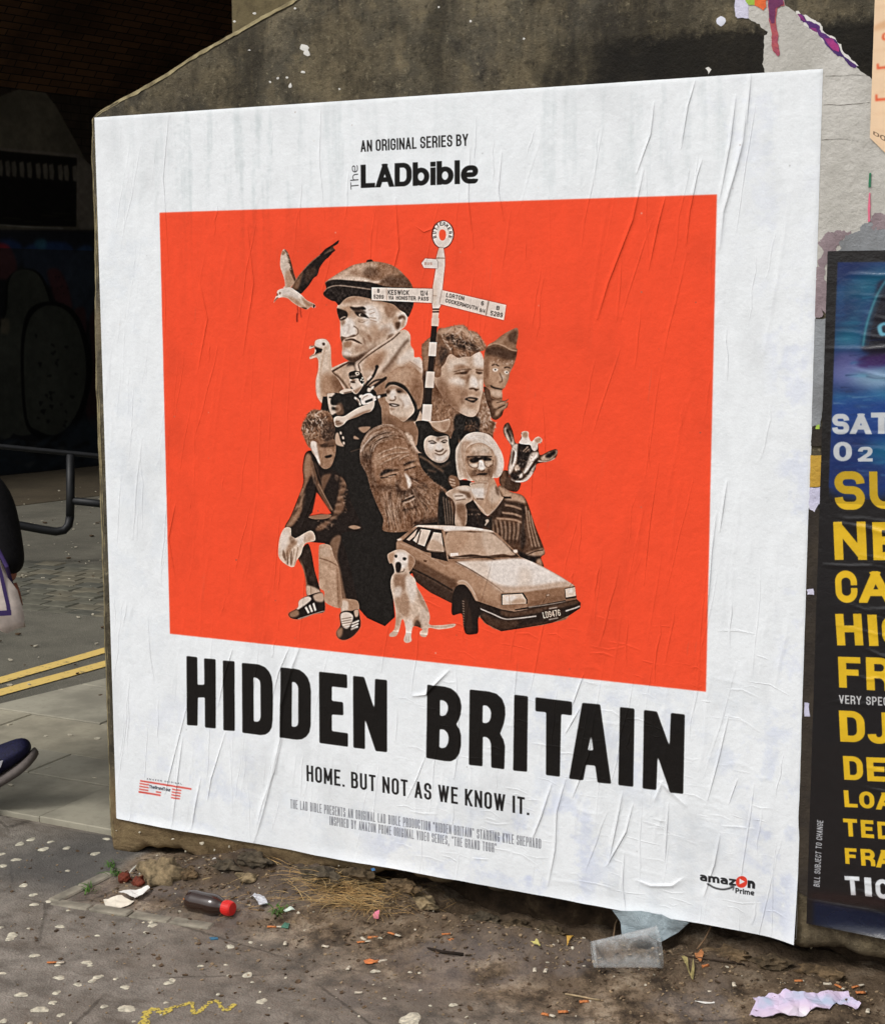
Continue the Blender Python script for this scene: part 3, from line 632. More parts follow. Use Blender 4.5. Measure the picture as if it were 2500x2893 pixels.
    L(.3, [1360,860,1400,960,1385,1000,1350,1000], 2.4, 1.2); S(.12, [1215,1050,1290,1085,1400,1110,1410,1125,1300,1115,1230,1085], 1.3); S(.75, [1220,1130,1400,1150,1390,1240,1260,1230], 5); L(.35, [1240,1240,1320,1270,1400,1260], 3, 1.4); a.tuft(1380,690,200,34,26,.5,.9,8,2.4,14,ang=.3); end()
    f('D', [1110,1080,1200,1130,1240,1260,1400,1290,1440,1300,1505,1265,1450,1340,1495,1320,1480,1400,1430,1440,1390,1540,1300,1600,1230,1560,1200,1440,1150,1300], .3, .06)
    S(.62, [1250,1300,1400,1290,1500,1268,1440,1340,1340,1400,1280,1420,1250,1380], 3); S(.6, [1420,1340,1495,1325,1470,1400,1400,1440,1320,1540,1290,1480], 4); L(.2, [1330,1420,1450,1360], 3, 1); L(.2, [1310,1330,1480,1290], 2, 1); end()
    # ---------------- dark body mass behind the seated man, piper
    f('S', [915,1120,1010,1115,1080,1180,1085,1220,1180,1210,1240,1220,1290,1260,1290,1330,1200,1600,1110,1650,1118,1742,1090,1768,1040,1745,1000,1700,930,1560,900,1480,870,1420,900,1250,905,1180], BK, .008, sm=False); end(.015)
    # ---------------- boy in the beanie
    f('E', [1220,700,1280,600,1400,520,1560,500,1700,560,1770,700,1780,900,1750,1100,1680,1300,1640,1330,1700,1420,1700,1560,1640,1680,1300,1400,1160,1340,1170,1100,1190,950], .56, .05)
    S(.68, [1250,680,1380,550,1560,520,1620,640,1500,740,1360,730], 12); S(.44, [1640,700,1760,760,1740,1050,1700,1130,1620,940], 12, .8); S(.38, [1190,1240,1400,1290,1640,1330,1700,1450,1600,1640,1350,1400,1180,1360], 10, .8)
    S(BK, [1215,830,1260,740,1400,735,1520,800,1600,920,1680,1060,1700,1140,1780,1100,1760,1280,1600,1320,1480,1320,1640,1180,1560,960,1440,830,1300,770], 2.2)
    S(.5, [1300,1260,1500,1290,1640,1320,1690,1420,1600,1560,1400,1400], 8, .7); end()
    f('E', [1215,900,1240,830,1320,775,1420,800,1530,880,1600,1000,1650,1160,1560,1270,1480,1320,1380,1250,1290,1200,1270,1060,1225,1000], .82, .04)
    S(.5, [1225,830,1320,780,1440,800,1560,900,1500,900,1380,830,1280,860,1230,900], 4, .8); S(.28, [1235,850,1300,860,1310,890,1240,905], 3); S(.3, [1370,840,1450,830,1490,880,1420,900], 3); S(.12,[1395,868,1450,866,1440,885,1400,885],1.6)
    S(.95, [1290,880,1360,860,1370,960,1300,980], 4); S(.93, [1420,960,1560,940,1600,1060,1500,1120], 8); L(.35, [1280,1000,1330,1010,1370,985,1360,940], 3, 1.3); S(.18, [1265,1055,1340,1050,1430,1075,1370,1100,1300,1090], 2); S(.95, [1300,1065,1400,1078,1350,1090], 1.2)
    S(.45, [1280,1110,1370,1130,1310,1150], 3, .7); S(.5, [1410,980,1470,1060,1450,1130,1500,1080,1450,980], 4, .5); S(.55, [1290,1200,1400,1250,1560,1260,1480,1330,1380,1290], 6, .7); end()
    # ---------------- piper
    f('E', [350,905,470,890,560,900,600,840,700,830,690,700,680,600,760,560,840,575,900,700,910,780,1000,800,1080,880,1110,1000,1160,1120,1170,1340,1100,1400,950,1420,800,1500,700,1700,560,1700,480,1640,460,1440,450,1300,380,1200,360,1020], BK, .012, sm=False)
    S(.85, [350,905,470,900,420,960,410,1050,520,1060,560,1140,470,1200,400,1200], 2.5); S(BK, [430,960,520,960,560,1050,480,1080,410,1060], 2); L(BK, [380,960,460,965], 4, 1); L(BK, [420,1120,520,1140], 10, 2); S(.45, [480,1100,560,1040,600,1200,500,1230], 4, .7); end(.02)
    f('E', [690,690,740,660,820,670,850,740,900,740,880,800,800,905,740,890,730,820,690,790], .88, .03); S(.25, [700,720,760,715,770,745,715,745], 1.8); S(.4, [730,690,790,700,760,712,720,708], 1.6); L(.4, [700,740,690,790,720,800], 2, .8); S(.5, [770,850,850,800,880,800,800,905,750,880], 4, .8); S(.3,[700,850,760,860,720,875],1.4); S(.2,[820,700,850,740,870,750,850,680],2); end(.03)
    f('E', [675,600,760,565,850,590,880,640,900,700,880,760,850,740,810,680,700,690], .06, .02); S(.85, [770,590,810,580,835,600,820,630,785,630], 1); S(.1, [795,597,815,597,812,615,795,615], .8); a.reg='E'
    for i in range(5): K(.85, [690+i*24,640-i*3,702+i*24,638-i*3,702+i*24,662-i*3,690+i*24,664-i*3], .7, .8)
    for q in ((870,660),(885,700),(850,690)): S(.85, [q[0],q[1],q[0]+16,q[1],q[0]+16,q[1]+22,q[0],q[1]+22], .8)
    end(0)
    a.C.clip = None; a.reg = 'E'
    f('E', [540,880,600,840,700,830,740,850,730,880,640,900,580,910], .85, .03); L(.3,[600,900,720,875],4,1.2); end(0)
    f('E', [860,960,920,910,1000,900,1060,960,1080,1000,960,1060,870,1060], .97, .02); L(BK, [920,1030,1040,985], 7, 1); L(.5,[870,1000,900,960,960,930],2,1); end(0)
    f('E', [450,1280,500,1240,600,1240,700,1180,800,1120,900,1080,960,1060,1050,1010,1050,1100,1000,1170,900,1200,800,1250,660,1300,600,1360,520,1400,470,1380], .88, .03)
    S(.5, [660,1300,800,1210,960,1150,1010,1160,900,1210,740,1290], 4); S(.4,[480,1300,560,1330,600,1350,500,1390],3,.7); L(.35,[470,1330,540,1310],2,.8); L(.35,[480,1360,560,1345],2,.8); end(0)
    a.reg = 'E'
    L(.1, [820,960,940,760,1040,640,1100,500], 8, .7); L(.9,[950,700,1010,640],8,1); S(.1, [1070,490,1100,478,1120,500,1100,540,1070,530], .9); L(.1, [920,830,1050,720,1180,690,1240,660], 5, .7); L(.12, [980,840,1090,770,1230,670], 9, .7); S(.93,[1010,800,1050,790,1040,830,1000,850],1); L(.1,[1060,960,1240,920],10,.8); S(.95,[1100,940,1140,930,1140,970,1100,975],.9); S(.93,[830,930,880,920,890,960,840,970],1); S(.95,[1040,940,1080,950,1060,1010,1030,1000],1)
    L(.9, [760,960,820,1010,850,1080], 7, 1); L(.3,[790,985,830,1040],3,1.2); S(.88,[960,820,1010,830,990,880,950,870],1.4)
    for q in ((555,1490),(590,1560),(600,1640)): S(.8, [q[0]-14,q[1]-20,q[0]+10,q[1]-16,q[0]+14,q[1]+20,q[0]-10,q[1]+18], 1.2)
    S(.72, [480,1510,520,1490,550,1600,600,1690,480,1650], 2); S(.6, [820,1410,1000,1400,900,1490], 2); S(.6,[760,1530,830,1580,750,1575],1.5); L(.45,[700,1770,850,1720],2,.8,.6)
    # ---------------- curly seated man
    f('F', [255,440,320,425,345,480,400,560,500,590,560,640,600,720,640,860,720,1040,720,1090,560,1120,600,1300,650,1500,690,1700,640,1740,560,1700,520,1420,460,1230,440,1200,340,1190,200,1170,140,1140,80,1070,130,970,190,820,235,690,230,560], .1, .012, sm=True)
    S(.46, [262,450,300,470,310,600,290,660,260,720,250,860,180,1010,130,1060,85,1060,140,960,195,820,240,680,235,560], 4.5); S(.13, [290,640,350,760,300,960,240,1100,160,1130,130,1090,190,1000,260,880], 5); S(.42, [540,640,600,700,570,800,580,860,560,940,480,1000,400,1080,340,1090,360,1050,470,980,510,860,530,760], 4, .9)
    a.tuft(560,830,40,150,26,.2,.75,11,3,21,ang=.1,op=.6); a.tuft(420,1040,90,50,22,.15,.7,9,3,22,ang=.8,op=.6); a.tuft(180,900,50,110,26,.15,.66,11,3,23,ang=-.5,op=.5)
    S(.42, [300,500,345,560,360,640,420,800,480,920,440,900,360,760,300,600], 2.6, .8); S(.08,[320,500,390,620,390,720,350,640],2.5); S(.45, [390,640,470,620,430,700,400,760], 3, .8); S(.5,[500,625,530,640,520,680,500,660],2)
    S(.06,[240,760,330,640,330,800,280,960,230,1100,180,1130,220,960],4,.8); S(.06,[480,620,560,680,520,800,480,900,420,800,440,700],4,.7); S(.06,[560,940,700,1000,700,1090,560,1110,480,1100,520,1000],5,.8); S(.58,[258,470,290,470,290,600,262,650,245,600],4,.7)
    for q in ([235,740,200,800],[245,780,215,850],[225,860,170,920],[200,930,150,990],[175,980,120,1040],[300,560,330,700],[540,700,590,690],[530,760,585,740],[520,820,580,800],[500,880,560,870],[480,930,550,930],[450,980,520,990],[410,1010,470,1030],[380,1040,440,1070]): L(.62, q, 5, 2.2, .6)
    for q in ([215,800,190,870],[190,900,150,960],[560,720,600,730],[540,790,580,790],[500,850,550,850],[470,960,530,960],[420,1000,470,1010]): L(.04, q, 5, 2.2, .7)
    L(.6,[360,700,480,920],3,1,.8); L(.4,[330,520,400,720],3,1.4,.6); S(.5, [470,1170,520,1130,550,1150,520,1300,545,1420,580,1600,600,1690,560,1690,520,1430,460,1240], 4, .8); S(.58,[612,1060,660,1045,715,1065,660,1080],1.4); end(.02)
    f('F', [280,975,380,955,470,960,430,990,330,995], .5, .02); end(0)
    a.reg = 'F'; K((243, 79, 47), [345,770,365,790,470,945,440,955,385,950,285,968,310,940,330,850], .5)
    # trouser leg (left) and ankle
    f('F', [190,1300,265,1200,300,1260,330,1420,370,1560,370,1620,270,1640,255,1500,230,1400], .16, .03); S(.5,[195,1310,240,1400,265,1520,280,1560,250,1530,220,1390],3); S(.75,[262,1550,360,1580,370,1620,275,1640],3); L(.4,[300,1560,300,1640],2,1); end()
    f('F', [555,1670,600,1660,690,1680,690,1770,560,1790], .6, .04); S(.85,[560,1680,610,1690,600,1780,560,1780],3); end()
    # hands
    f('F', [80,1068,130,1070,135,1130,160,1150,180,1150,300,1090,335,1170,250,1200,215,1290,180,1340,160,1390,120,1390,60,1350,28,1300,30,1200,45,1130], .83, .03)
    S(.55, [100,1230,140,1180,200,1180,140,1240,110,1300,80,1300], 4, .8); L(.45,[190,1230,180,1300,160,1385],2,1); L(.5,[160,1240,150,1310,135,1385],2,1); L(.5,[130,1250,115,1300,105,1370],2,1); L(.5,[60,1290,90,1350],2,1.2); S(.95,[50,1120,110,1100,100,1200,50,1260],5,.7); S(.35,[70,1250,95,1330,85,1340,62,1290],2.4,.7); S(.35,[105,1260,112,1360,100,1370,96,1290],2,.7); S(.35,[142,1260,140,1370,128,1370,128,1290],2,.7); S(.4,[130,1130,165,1160,150,1200,120,1180],3,.6); S(.97,[190,1160,260,1120,300,1130,240,1180,190,1220],3,.7); S(.6,[260,1110,320,1130,300,1180,240,1180],5,.5); end()
    # suitcase
    f('F', [365,1240,385,1205,460,1215,490,1300,530,1400,555,1600,550,1735,420,1690,410,1600,370,1560,365,1400], .68, .05); L(.4,[370,1320,450,1345,530,1390],3,1.2); S(.5,[510,1380,550,1500,550,1730,520,1700],4,.7); L(.4,[520,1450,530,1700],2,1); S(.78,[385,1240,450,1240,460,1300,385,1300],5,.6); end()
    # shoes
    f('F', [115,1780,190,1735,200,1680,260,1640,380,1605,410,1660,412,1765,330,1785,250,1815,190,1832,130,1820], .1, .02, edge=.6)
    S(.88,[190,1680,270,1640,300,1670,210,1740,180,1745],2); S(.5,[120,1780,180,1750,200,1790,160,1815,125,1810],3); S(.72,[320,1630,400,1610,405,1680,340,1680],3)
    for i in range(3): K(.92,[248+i*32,1735-i*16,262+i*32,1722-i*16,290+i*28,1775-i*10,275+i*28,1785-i*10],.6)
    L(.85,[190,1830,330,1785,412,1762],2.4,.8); end(0)
    f('F', [512,1940,545,1880,540,1790,580,1760,640,1760,690,1745,705,1790,715,1880,690,1930,640,1980,580,2004,530,1990], .1, .02, edge=.6)
    S(.9,[548,1790,600,1770,650,1800,640,1860,600,1910,560,1880],2.5); S(.55,[515,1930,560,1900,560,1960,530,1985],3)
    for i in range(4): L(.3,[555,1830+i*20,640,1815+i*20],1.6,.8)
    for i in range(3): K(.92,[640-i*4,1860+i*24,700-i*4,1835+i*24,702-i*4,1850+i*24,642-i*4,1876+i*24],.6)
    S(.75,[660,1760,695,1750,695,1800,670,1810],2); end(0)
    # head
    f('F', [290,350,300,330,400,320,495,330,508,420,490,500,460,560,410,575,370,540,340,480,300,420], .5, .05)
    S(.93, [290,350,340,345,352,400,368,480,380,535,355,520,325,450,300,400], 4.5); S(.55, [430,395,480,395,485,440,450,450], 4, .7); S(.5, [400,480,440,500,430,560,400,550], 5, .7); S(.6,[360,350,400,360,420,480,410,560,385,520,370,430],5,.7); S(.62,[440,440,480,440,480,520,450,545],4,.6); S(.1,[380,372,440,362,440,390,390,392],3,.7); S(.25,[370,350,480,330,500,380,420,392,370,384],5,.65); S(.6,[430,400,470,410,470,440,430,440],3,.8); S(.12,[415,470,470,455,470,475,430,485],1.8); L(.2,[380,385,430,380],3,1.4); L(.2,[450,385,495,380],3,1.4); S(.55,[420,500,470,500,450,550,420,550],4,.6); end()
    f('F', [222,240,235,180,260,150,275,110,320,82,380,85,440,95,470,130,495,190,500,260,480,330,430,350,380,370,350,355,320,340,300,345,290,400,265,370,240,310], .44, .07)
    S(.1,[260,180,330,150,420,160,400,220,330,230,280,260],6,.6); S(.08,[400,240,490,220,500,300,440,345,400,320],6,.8); a.tuft(340,210,120,120,190,.05,.95,14,3.2,31,op=.85); a.tuft(280,280,50,90,50,.3,.85,11,2.6,32,op=.7); S(.2,[400,200,490,180,500,290,430,340,390,300],7,.6); a.tuft(420,280,70,60,40,.15,.7,12,2.6,33,op=.6); end()
    a.fringe('F', [240,310,222,240,235,180,260,150,275,110,320,82,380,85,440,95,470,130,495,190], 80, .2, .75, 8, 2.2, 74); pass
    # ---------------- man in the dark hat
    f('G', [1100,60,1300,60,1400,200,1600,260,1650,330,1700,200,1760,250,1780,500,1790,1080,1640,1140,1500,1080,1300,960,1200,820,1130,600,1150,400,1140,200], BK, .015); L(.5,[1150,600,1300,680,1400,760,1540,850],6,1.5,.8); L(.4,[1290,830,1420,850],5,1.5,.7); L(.35,[1400,760,1520,770,1640,700],5,1.6,.7); S(.45,[1620,990,1660,910,1780,950,1780,1080,1660,1070],3); L(.3,[1640,950,1700,960],2,1); L(.3,[1640,1000,1700,1010],2,1); end(.03)
    f('G', [1245,340,1330,280,1450,300,1600,285,1620,400,1640,540,1600,660,1500,712,1380,680,1270,580,1230,460], .85, .03)
    S(.97, [1440,400,1500,400,1530,490,1440,500,1410,470], 4); S(.95,[1380,590,1500,610,1600,560,1560,680,1440,690],6); S(.95,[1300,380,1400,400,1360,520,1300,480],6); S(.5,[1240,480,1290,560,1350,650,1270,580],5,.7); L(.2,[1300,375,1370,365,1430,400],3,1); L(.2,[1500,380,1560,350,1600,370],3,1); S(.15,[1330,392,1410,395,1400,410,1340,408],1.2); S(.15,[1520,385,1580,378,1570,395,1530,398],1.2)
    L(.3,[1410,510,1450,530,1500,525,1540,490],4,1.4); L(.35,[1400,555,1470,585,1530,570,1590,510],3,1.2); S(.35,[1420,330,1480,310,1470,360,1430,360],4,.7); L(.4,[1390,540,1370,590,1420,640],3,2,.6); L(.4,[1290,640,1400,700,1520,700,1640,600],5,2,.6); S(.2,[1380,280,1500,310,1600,280,1500,330],3); end()
    # ---------------- bearded man
    f('G', [225,500,250,380,330,240,430,160,560,110,680,100,790,130,900,200,1000,230,1060,300,1090,420,1140,520,1200,560,1140,560,1150,640,1180,760,1260,880,1400,1020,1500,1080,1580,1160,1560,1300,1540,1600,1100,1690,1000,1790,600,1790,590,1600,500,1400,400,1150,330,900,230,700], .42, .07)
    S(.47, [420,560,600,380,860,320,1000,420,1080,640,1130,760,1060,900,900,1000,700,1100,520,1080,440,860], 6); S(.56, [500,600,700,460,900,420,1000,520,960,600,760,620,560,720], 10, .8)
    S(.8,[940,220,1040,280,1090,420,1180,560,1100,520,1030,420,960,320],5); S(.62,[1030,480,1110,640,1180,760,1100,740,1040,620],6,.8)
    S(.12, [260,500,300,380,420,300,560,240,700,250,640,320,500,400,420,500,400,640,280,640], 6, .6); a.hair([240,740,225,560,270,400,400,230,560,130,700,110], [420,560,430,460,520,380,640,340,760,330,860,310], 150, .1, .95, 2.6, 3, 41, op=.9); L(.85, [228,540,262,400,350,250,470,160,620,112,760,120], 5, 1.6, .8)
    a.hair([330,240,500,130,700,110,880,220,1000,400,1080,600], [600,380,700,300,800,300,900,330,980,440,1040,560], 36, .25, .8, 1.9, 3, 42)
    S(.22,[240,620,330,560,400,700,430,900,500,1100,430,1140,340,900],8,.6); a.hair([240,640,300,800,370,1000,440,1200,500,1400], [420,640,430,800,460,980,520,1100,590,1300], 50, .2, .55, 1.9, 3, 43)
    for p_, w_ in (([480,600,600,530,700,500,800,465,900,480,970,490],3.2), ([500,660,640,590,760,560,880,545,990,540],3), ([540,740,640,680,780,620,850,590],3), ([840,670,900,620,1000,580],3), ([480,640,560,560],2)): L(.8, p_, w_, 1.1, .75); L(.28, [q+ (14 if i%2 else 2) for i,q in enumerate(p_)], 2.2, 1.2, .5)
    L(.4,[570,780,700,740,830,770],4,2,.6)
    S(.12, [530,920,560,860,640,810,760,820,850,820,700,860,600,900], 3); S(.14, [910,740,1000,690,1100,680,1080,700,980,740,920,760], 3); S(.6,[560,940,640,890,760,850,840,850,800,890,700,900,600,940],3); L(.12,[540,950,640,940,700,915,800,890],3.6,.9); L(.72,[660,930,700,925,770,915],3,1); L(.12,[920,830,1000,800,1100,770],3.6,.9); S(.62,[920,780,1080,710,1100,750,960,800],3,.8); L(.3,[560,970,500,1060],3,1.5,.6); L(.3,[600,980,560,1080],3,1.5,.6)
    S(.52, [830,850,900,840,960,920,1030,1000,1010,1110,940,1155,860,1110,820,1010], 4); S(.88, [920,870,960,900,1028,1000,1020,1080,980,1120,990,1010,940,940], 4); S(.2,[780,1010,820,990,820,1060,860,1130,940,1170,1010,1130,1040,1060,1050,1180,920,1200,800,1140],5,.7); L(.15,[1000,940,1080,980,1150,1000],5,2,.8); L(.8,[1010,900,1100,900],4,2,.4)
    S(.3, [560,1130,700,1080,820,1130,900,1250,800,1400,640,1400,560,1280], 12, .5); S(.17,[900,1160,1040,1140,1240,1060,1280,1180,1160,1260,900,1320],8,.7)
    S(.55, [560,1180,700,1160,800,1260,860,1500,900,1780,640,1790,600,1500], 12, .7); S(.6, [1100,1100,1300,1080,1480,1200,1480,1400,1300,1500,1160,1400], 12, .7); S(.2, [820,1050,900,1180,1040,1160,1200,1020,1300,1120,1180,1280,1120,1250,1080,1180,900,1230,860,1300,800,1200], 6, .65); a.hair([560,1100,570,1300,620,1500,640,1780], [900,1200,860,1400,900,1550,940,1780], 150, .15, .8, 2.4, 4, 44, op=.85); a.hair([900,1200,860,1400,900,1550,940,1780], [1100,1100,1300,1300,1400,1450,1280,1680], 140, .12, .78, 2.4, 4, 45, op=.85); a.hair([1050,1000,1200,1060,1350,1150,1540,1300],[1100,1150,1300,1300,1400,1450,1420,1600], 80, .22, .68, 2, 4, 46); a.tuft(1400,1250,150,170,90,.2,.7,11,2.2,47)
    L(.72,[930,1280,1000,1250,1060,1220],3.4,1.1); L(.78,[920,1340,1000,1320,1090,1270],4,1.1); L(.1,[880,1330,960,1290,1080,1240],4,1.4); L(.15,[880,1470,1000,1440,1120,1400],4,1.8,.7)
    S(.15,[1080,1650,1500,1560,1540,1640,1100,1690],6,.7); S(.68,[440,600,520,520,560,700,520,800,460,760],8,.6); S(.66,[600,960,760,940,800,1000,700,1040,600,1020],6,.6); S(.25,[500,1060,620,1060,760,1080,700,1130,560,1160],6,.5); S(.95,[950,890,1000,960,1025,1060,985,1090,960,980],3); S(.3,[850,860,880,960,850,1060,822,1030,840,940],4,.6); end(.07)
    a.fringe('G', [500,1400,400,1150,330,900,230,700,225,500,250,380], 60, .2, .6, 7, 1.8, 76, .8); a.fringe('G', [1260,880,1400,1020,1500,1080,1580,1160,1560,1300], 60, .3, .7, 9, 2, 77, .9); a.fringe('G', [1560,1300,1540,1500,1540,1600], 25, .3, .6, 9, 2, 78, .9)
    # ---------------- goat
    f('H', [885,730,940,760,950,830,1080,900,1100,930,1040,1030,880,990,800,900,820,770], .25, .04); S(.4,[840,740,890,760,860,960,820,900],4,.7); end()
    f('H', [865,110,905,70,940,80,990,200,1020,340,1080,350,1110,260,1180,270,1250,340,1330,350,1350,480,1380,520,1480,470,1580,435,1612,470,1580,560,1480,610,1330,640,1300,720,1250,800,1180,880,1080,900,980,880,940,800,920,720,940,600,960,470,970,400,880,260,855,180], .25, .05)
    S(.85,[870,160,905,140,990,280,1010,370,970,380,900,280],3); S(.15,[890,170,930,160,970,280,970,350,930,260],3); S(.9,[980,400,1060,370,1050,560,1020,660,950,790,930,700,960,560],4); S(.2,[985,480,1020,440,1000,600,970,660],3); S(.05,[1070,370,1180,370,1260,440,1220,560,1150,700,1060,660,1050,560],3)
    S(.9,[1240,500,1340,480,1330,560,1260,620,1200,740,1120,780,1180,660],3); S(.3,[1270,600,1330,580,1240,720,1200,780],3); S(.92,[1260,700,1310,650,1230,820,1120,890,1000,880,960,850,1080,880,1180,820],3); S(.1,[960,780,1100,760,1120,840,1040,870,980,840],3); S(.8,[1010,690,1060,650,1080,730,1030,740],2.5); S(.9,[1080,800,1120,770,1120,830,1080,840],2); S(.1,[1050,730,1110,740,1080,770],2); S(.75,[1390,540,1580,450,1600,500,1500,590,1400,600],3); S(.1,[1440,530,1560,450,1590,490,1500,560],3); L(.9,[1340,600,1480,612,1580,560],3,1)
    L(.7,[1130,470,1200,400],3,1); L(.7,[1160,480,1220,430],2.5,1)
    L(.97,[1000,430,1030,500,1010,600,980,700],4,.8); L(.97,[1310,520,1270,590,1215,680,1150,760],5,.8); L(.04,[1335,560,1290,640,1230,720,1190,790],4,.8); L(.95,[1270,760,1210,840,1130,885,1020,885],4,.8); a.tuft(1140,640,180,240,50,.05,.95,8,2,66,op=.6); end(.06)
    f('H', [1075,350,1110,280,1105,210,1150,185,1205,200,1210,270,1250,330,1300,280,1350,262,1395,300,1380,350,1340,360,1330,430,1290,465,1250,430,1230,380,1150,370], .94, .03); S(.62,[1120,210,1190,195,1190,270,1130,265],4); S(.62,[1290,300,1370,275,1380,330,1320,350],4); L(.2,[1080,225,1110,210],4,1); L(.2,[1380,340,1395,370],4,1); S(.3,[1235,400,1290,465,1330,400,1300,470],2,.5); end()
    # ---------------- older woman with a cup
    f('H', [-30,1000,80,1060,200,960,400,1100,640,1370,760,1100,800,940,960,1030,1120,1080,1200,1200,1290,1480,1400,1760,1435,1890,1380,1945,1390,2100,900,2000,0,1540,-60,1500], .3, .05)
    S(BK,[-30,1060,60,1060,150,1300,180,1480,-40,1500],4); 
    for i in range(4): L(.62,[20+i*38,1100+i*20,40+i*36,1300,60+i*30,1490],3,1,.7)
    S(.07,[360,1150,480,1180,620,1360,640,1420,600,1520,350,1500,340,1300],4); a.hair([380,1350,420,1500],[560,1340,600,1500],10,.4,.7,3,2,51); L(.45,[350,1270,560,1300],3,1.5,.5)
    S(.66,[790,950,960,1030,1120,1090,1150,1200,900,1150,840,1080],5); S(.2,[740,1150,960,1160,1120,1200,1100,1400,860,1380,680,1400,720,1240],5)
    for i,(x,y) in enumerate(((880,1215),(840,1320),(760,1400))): L(.62,[x,y,1000,y+20,1110,y+60],6,1.3,.85)
    L(.1,[850,1110,965,1112],6,1)
    for i in range(8): L(.66,[690+i*62,1410+i*8,720+i*58,1560,730+i*52,1700],6,1.6,.75)
    for i in range(7): L(.12,[722+i*62,1430+i*8,752+i*56,1600,752+i*52,1760],4,1.6,.7)
    S(.12,[1120,1180,1160,1300,1150,1500,1170,1700,1120,1850,1090,1700,1120,1400],3,.8)
    for i in range(3): L(.66,[1170+i*36,1230+i*60,1200+i*36,1500,1260+i*50,1800],5,1.4,.75); L(.25,[1190+i*36,1230+i*60,1222+i*36,1500,1280+i*50,1800],4,1.4,.6)
    S(.08,[1050,1850,1200,1900,1390,1920,1380,1990,1150,2000],3); S(.66,[1170,1890,1400,1820,1430,1870,1380,1920,1260,1920],3,.9); L(.2,[1180,1910,1300,1860,1410,1840],3,1); S(.6,[1320,1980,1380,1960,1390,2070,1320,2060],3); L(.1,[1340,1800,1250,1840],3,1.5,.5)
    S(BK,[620,1420,700,1380,690,1560,600,1500],3,.8); L(.8,[600,1500,650,1430],4,1); S(.8,[610,1420,650,1415,650,1450,615,1455],1.5)
    end(.04)
    f('H', [640,1365,450,1160,420,1050,600,880,700,820,770,950,830,1090,850,1130], .66, .04); S(.82,[690,950,780,960,830,1100,720,1200,640,1100],8,.8); S(.3,[740,950,790,980,800,1080,760,1060],3,.7); L(.85,[450,1160,560,1270,640,1360,760,1260,850,1130],4,.9,.8); L(.2,[860,1140,760,1270,650,1380],4,1); end()
    f('H', [195,450,230,370,290,290,350,230,450,200,560,205,660,240,730,310,790,400,840,500,865,620,850,740,790,830,700,840,420,880,330,850,245,860,215,760,195,600], .86, .03)
    S(.98,[350,240,520,205,650,260,760,380,680,400,480,300,360,330],8); S(.95,[740,400,840,540,850,700,780,790,760,600],7); S(.6,[290,340,420,330,340,420,320,560,330,700,380,840,330,840,280,700,270,500],6,.8); S(.5,[710,520,770,560,760,720,720,800,700,700],5,.8); a.hair([230,400,215,560,230,700,260,840],[340,340,300,500,320,680,360,840],26,.6,.95,2,2,52); a.hair([380,240,560,220,720,340,830,560],[360,400,520,330,680,440,760,640],20,.75,1,2,2,53); end()
    f('H', [340,440,420,370,560,350,700,440,740,560,730,700,700,830,640,900,480,900,400,830,340,720,320,580], .66, .04)
    S(.8,[430,400,600,380,700,480,560,520,420,500],8); S(.05,[380,590,430,550,500,545,520,600,440,630],2.4); S(.05,[545,550,590,530,670,560,690,590,600,600],2.4); S(.05,[500,560,560,545,560,580,510,590],2); S(.4,[350,540,450,530,380,600,340,600],3,.8); S(.85,[380,650,480,640,500,680,430,690],2.6); S(.8,[600,600,700,620,660,670,600,650],3,.8); S(.95,[520,600,570,600,610,690,570,730,500,710,500,680],2.6)
    S(.4,[360,640,400,760,480,720,520,740,600,740,680,680,720,640,700,800,600,840,480,840,390,800],7,.8); S(.12,[480,800,520,775,640,770,600,800,540,795],1.6); S(.7,[440,830,640,820,640,900,480,900],5); L(.3,[510,735,560,745,600,725],3,1); L(.35,[420,500,520,480],3,1.6,.5); L(.35,[560,480,660,490],3,1.6,.5); L(.3,[360,560,370,640,430,695,500,690,515,620],2,.8); L(.3,[595,600,600,660,650,690,710,650,715,590],2,.8); L(.12,[350,545,520,535,700,540],3,.8); S(.97,[530,610,560,610,590,690,550,715,520,690],1.6); S(.3,[430,740,480,720,470,800,440,800],3,.7); S(.3,[640,700,680,720,660,800,640,770],3,.7); S(.85,[560,400,640,420,640,480,560,480],4,.7); end(.06)
    f('H', [245,870,400,880,420,960,240,960], BK, .01); end(0)
    f('H', [100,830,140,800,230,850,245,960,160,980,110,900], .45, .05); L(.75,[110,850,180,870],4,1); L(.75,[105,890,190,910],4,1); L(.7,[120,930,190,945],4,1); end()
    f('H', [60,1040,150,990,250,950,390,955,430,1070,420,1150,330,1210,350,1300,330,1500,190,1500,190,1250,150,1140,70,1080], .74, .05)
    S(.9,[220,960,390,960,400,1020,250,1000],3); S(.35,[240,1020,380,1040,410,1120,340,1100,270,1060],3,.8); S(.88,[160,1060,300,1060,340,1120,200,1150],4); L(.35,[180,1090,300,1085],2.4,1); L(.35,[200,1150,330,1130],2.4,1); S(.42,[190,1230,340,1220,330,1500,290,1500],6,.8); end()
    f('H', [395,910,500,895,640,895,630,980,620,1060,580,1140,480,1140,430,1070,410,1000], .82, .03); S(.97,[410,990,625,985,600,1070,570,1110,500,1110,440,1060],4); L(.55,[400,925,520,905,640,910],3,1); L(.4,[480,1130,580,1132],4,1); S(.6,[590,920,636,920,620,1060,590,1100],4,.6); end()
    # ---------------- car
    f('I', [100,260,120,225,180,180,260,115,300,102,520,104,760,118,940,150,1000,180,1140,320,1200,385,1380,460,1560,560,1680,640,1700,760,1735,790,1730,840,1640,900,1600,940,1400,990,1200,1020,1030,1045,960,1020,880,970,850,930,600,800,400,700,270,600,230,500,100,330], .5, .04, sm=False)
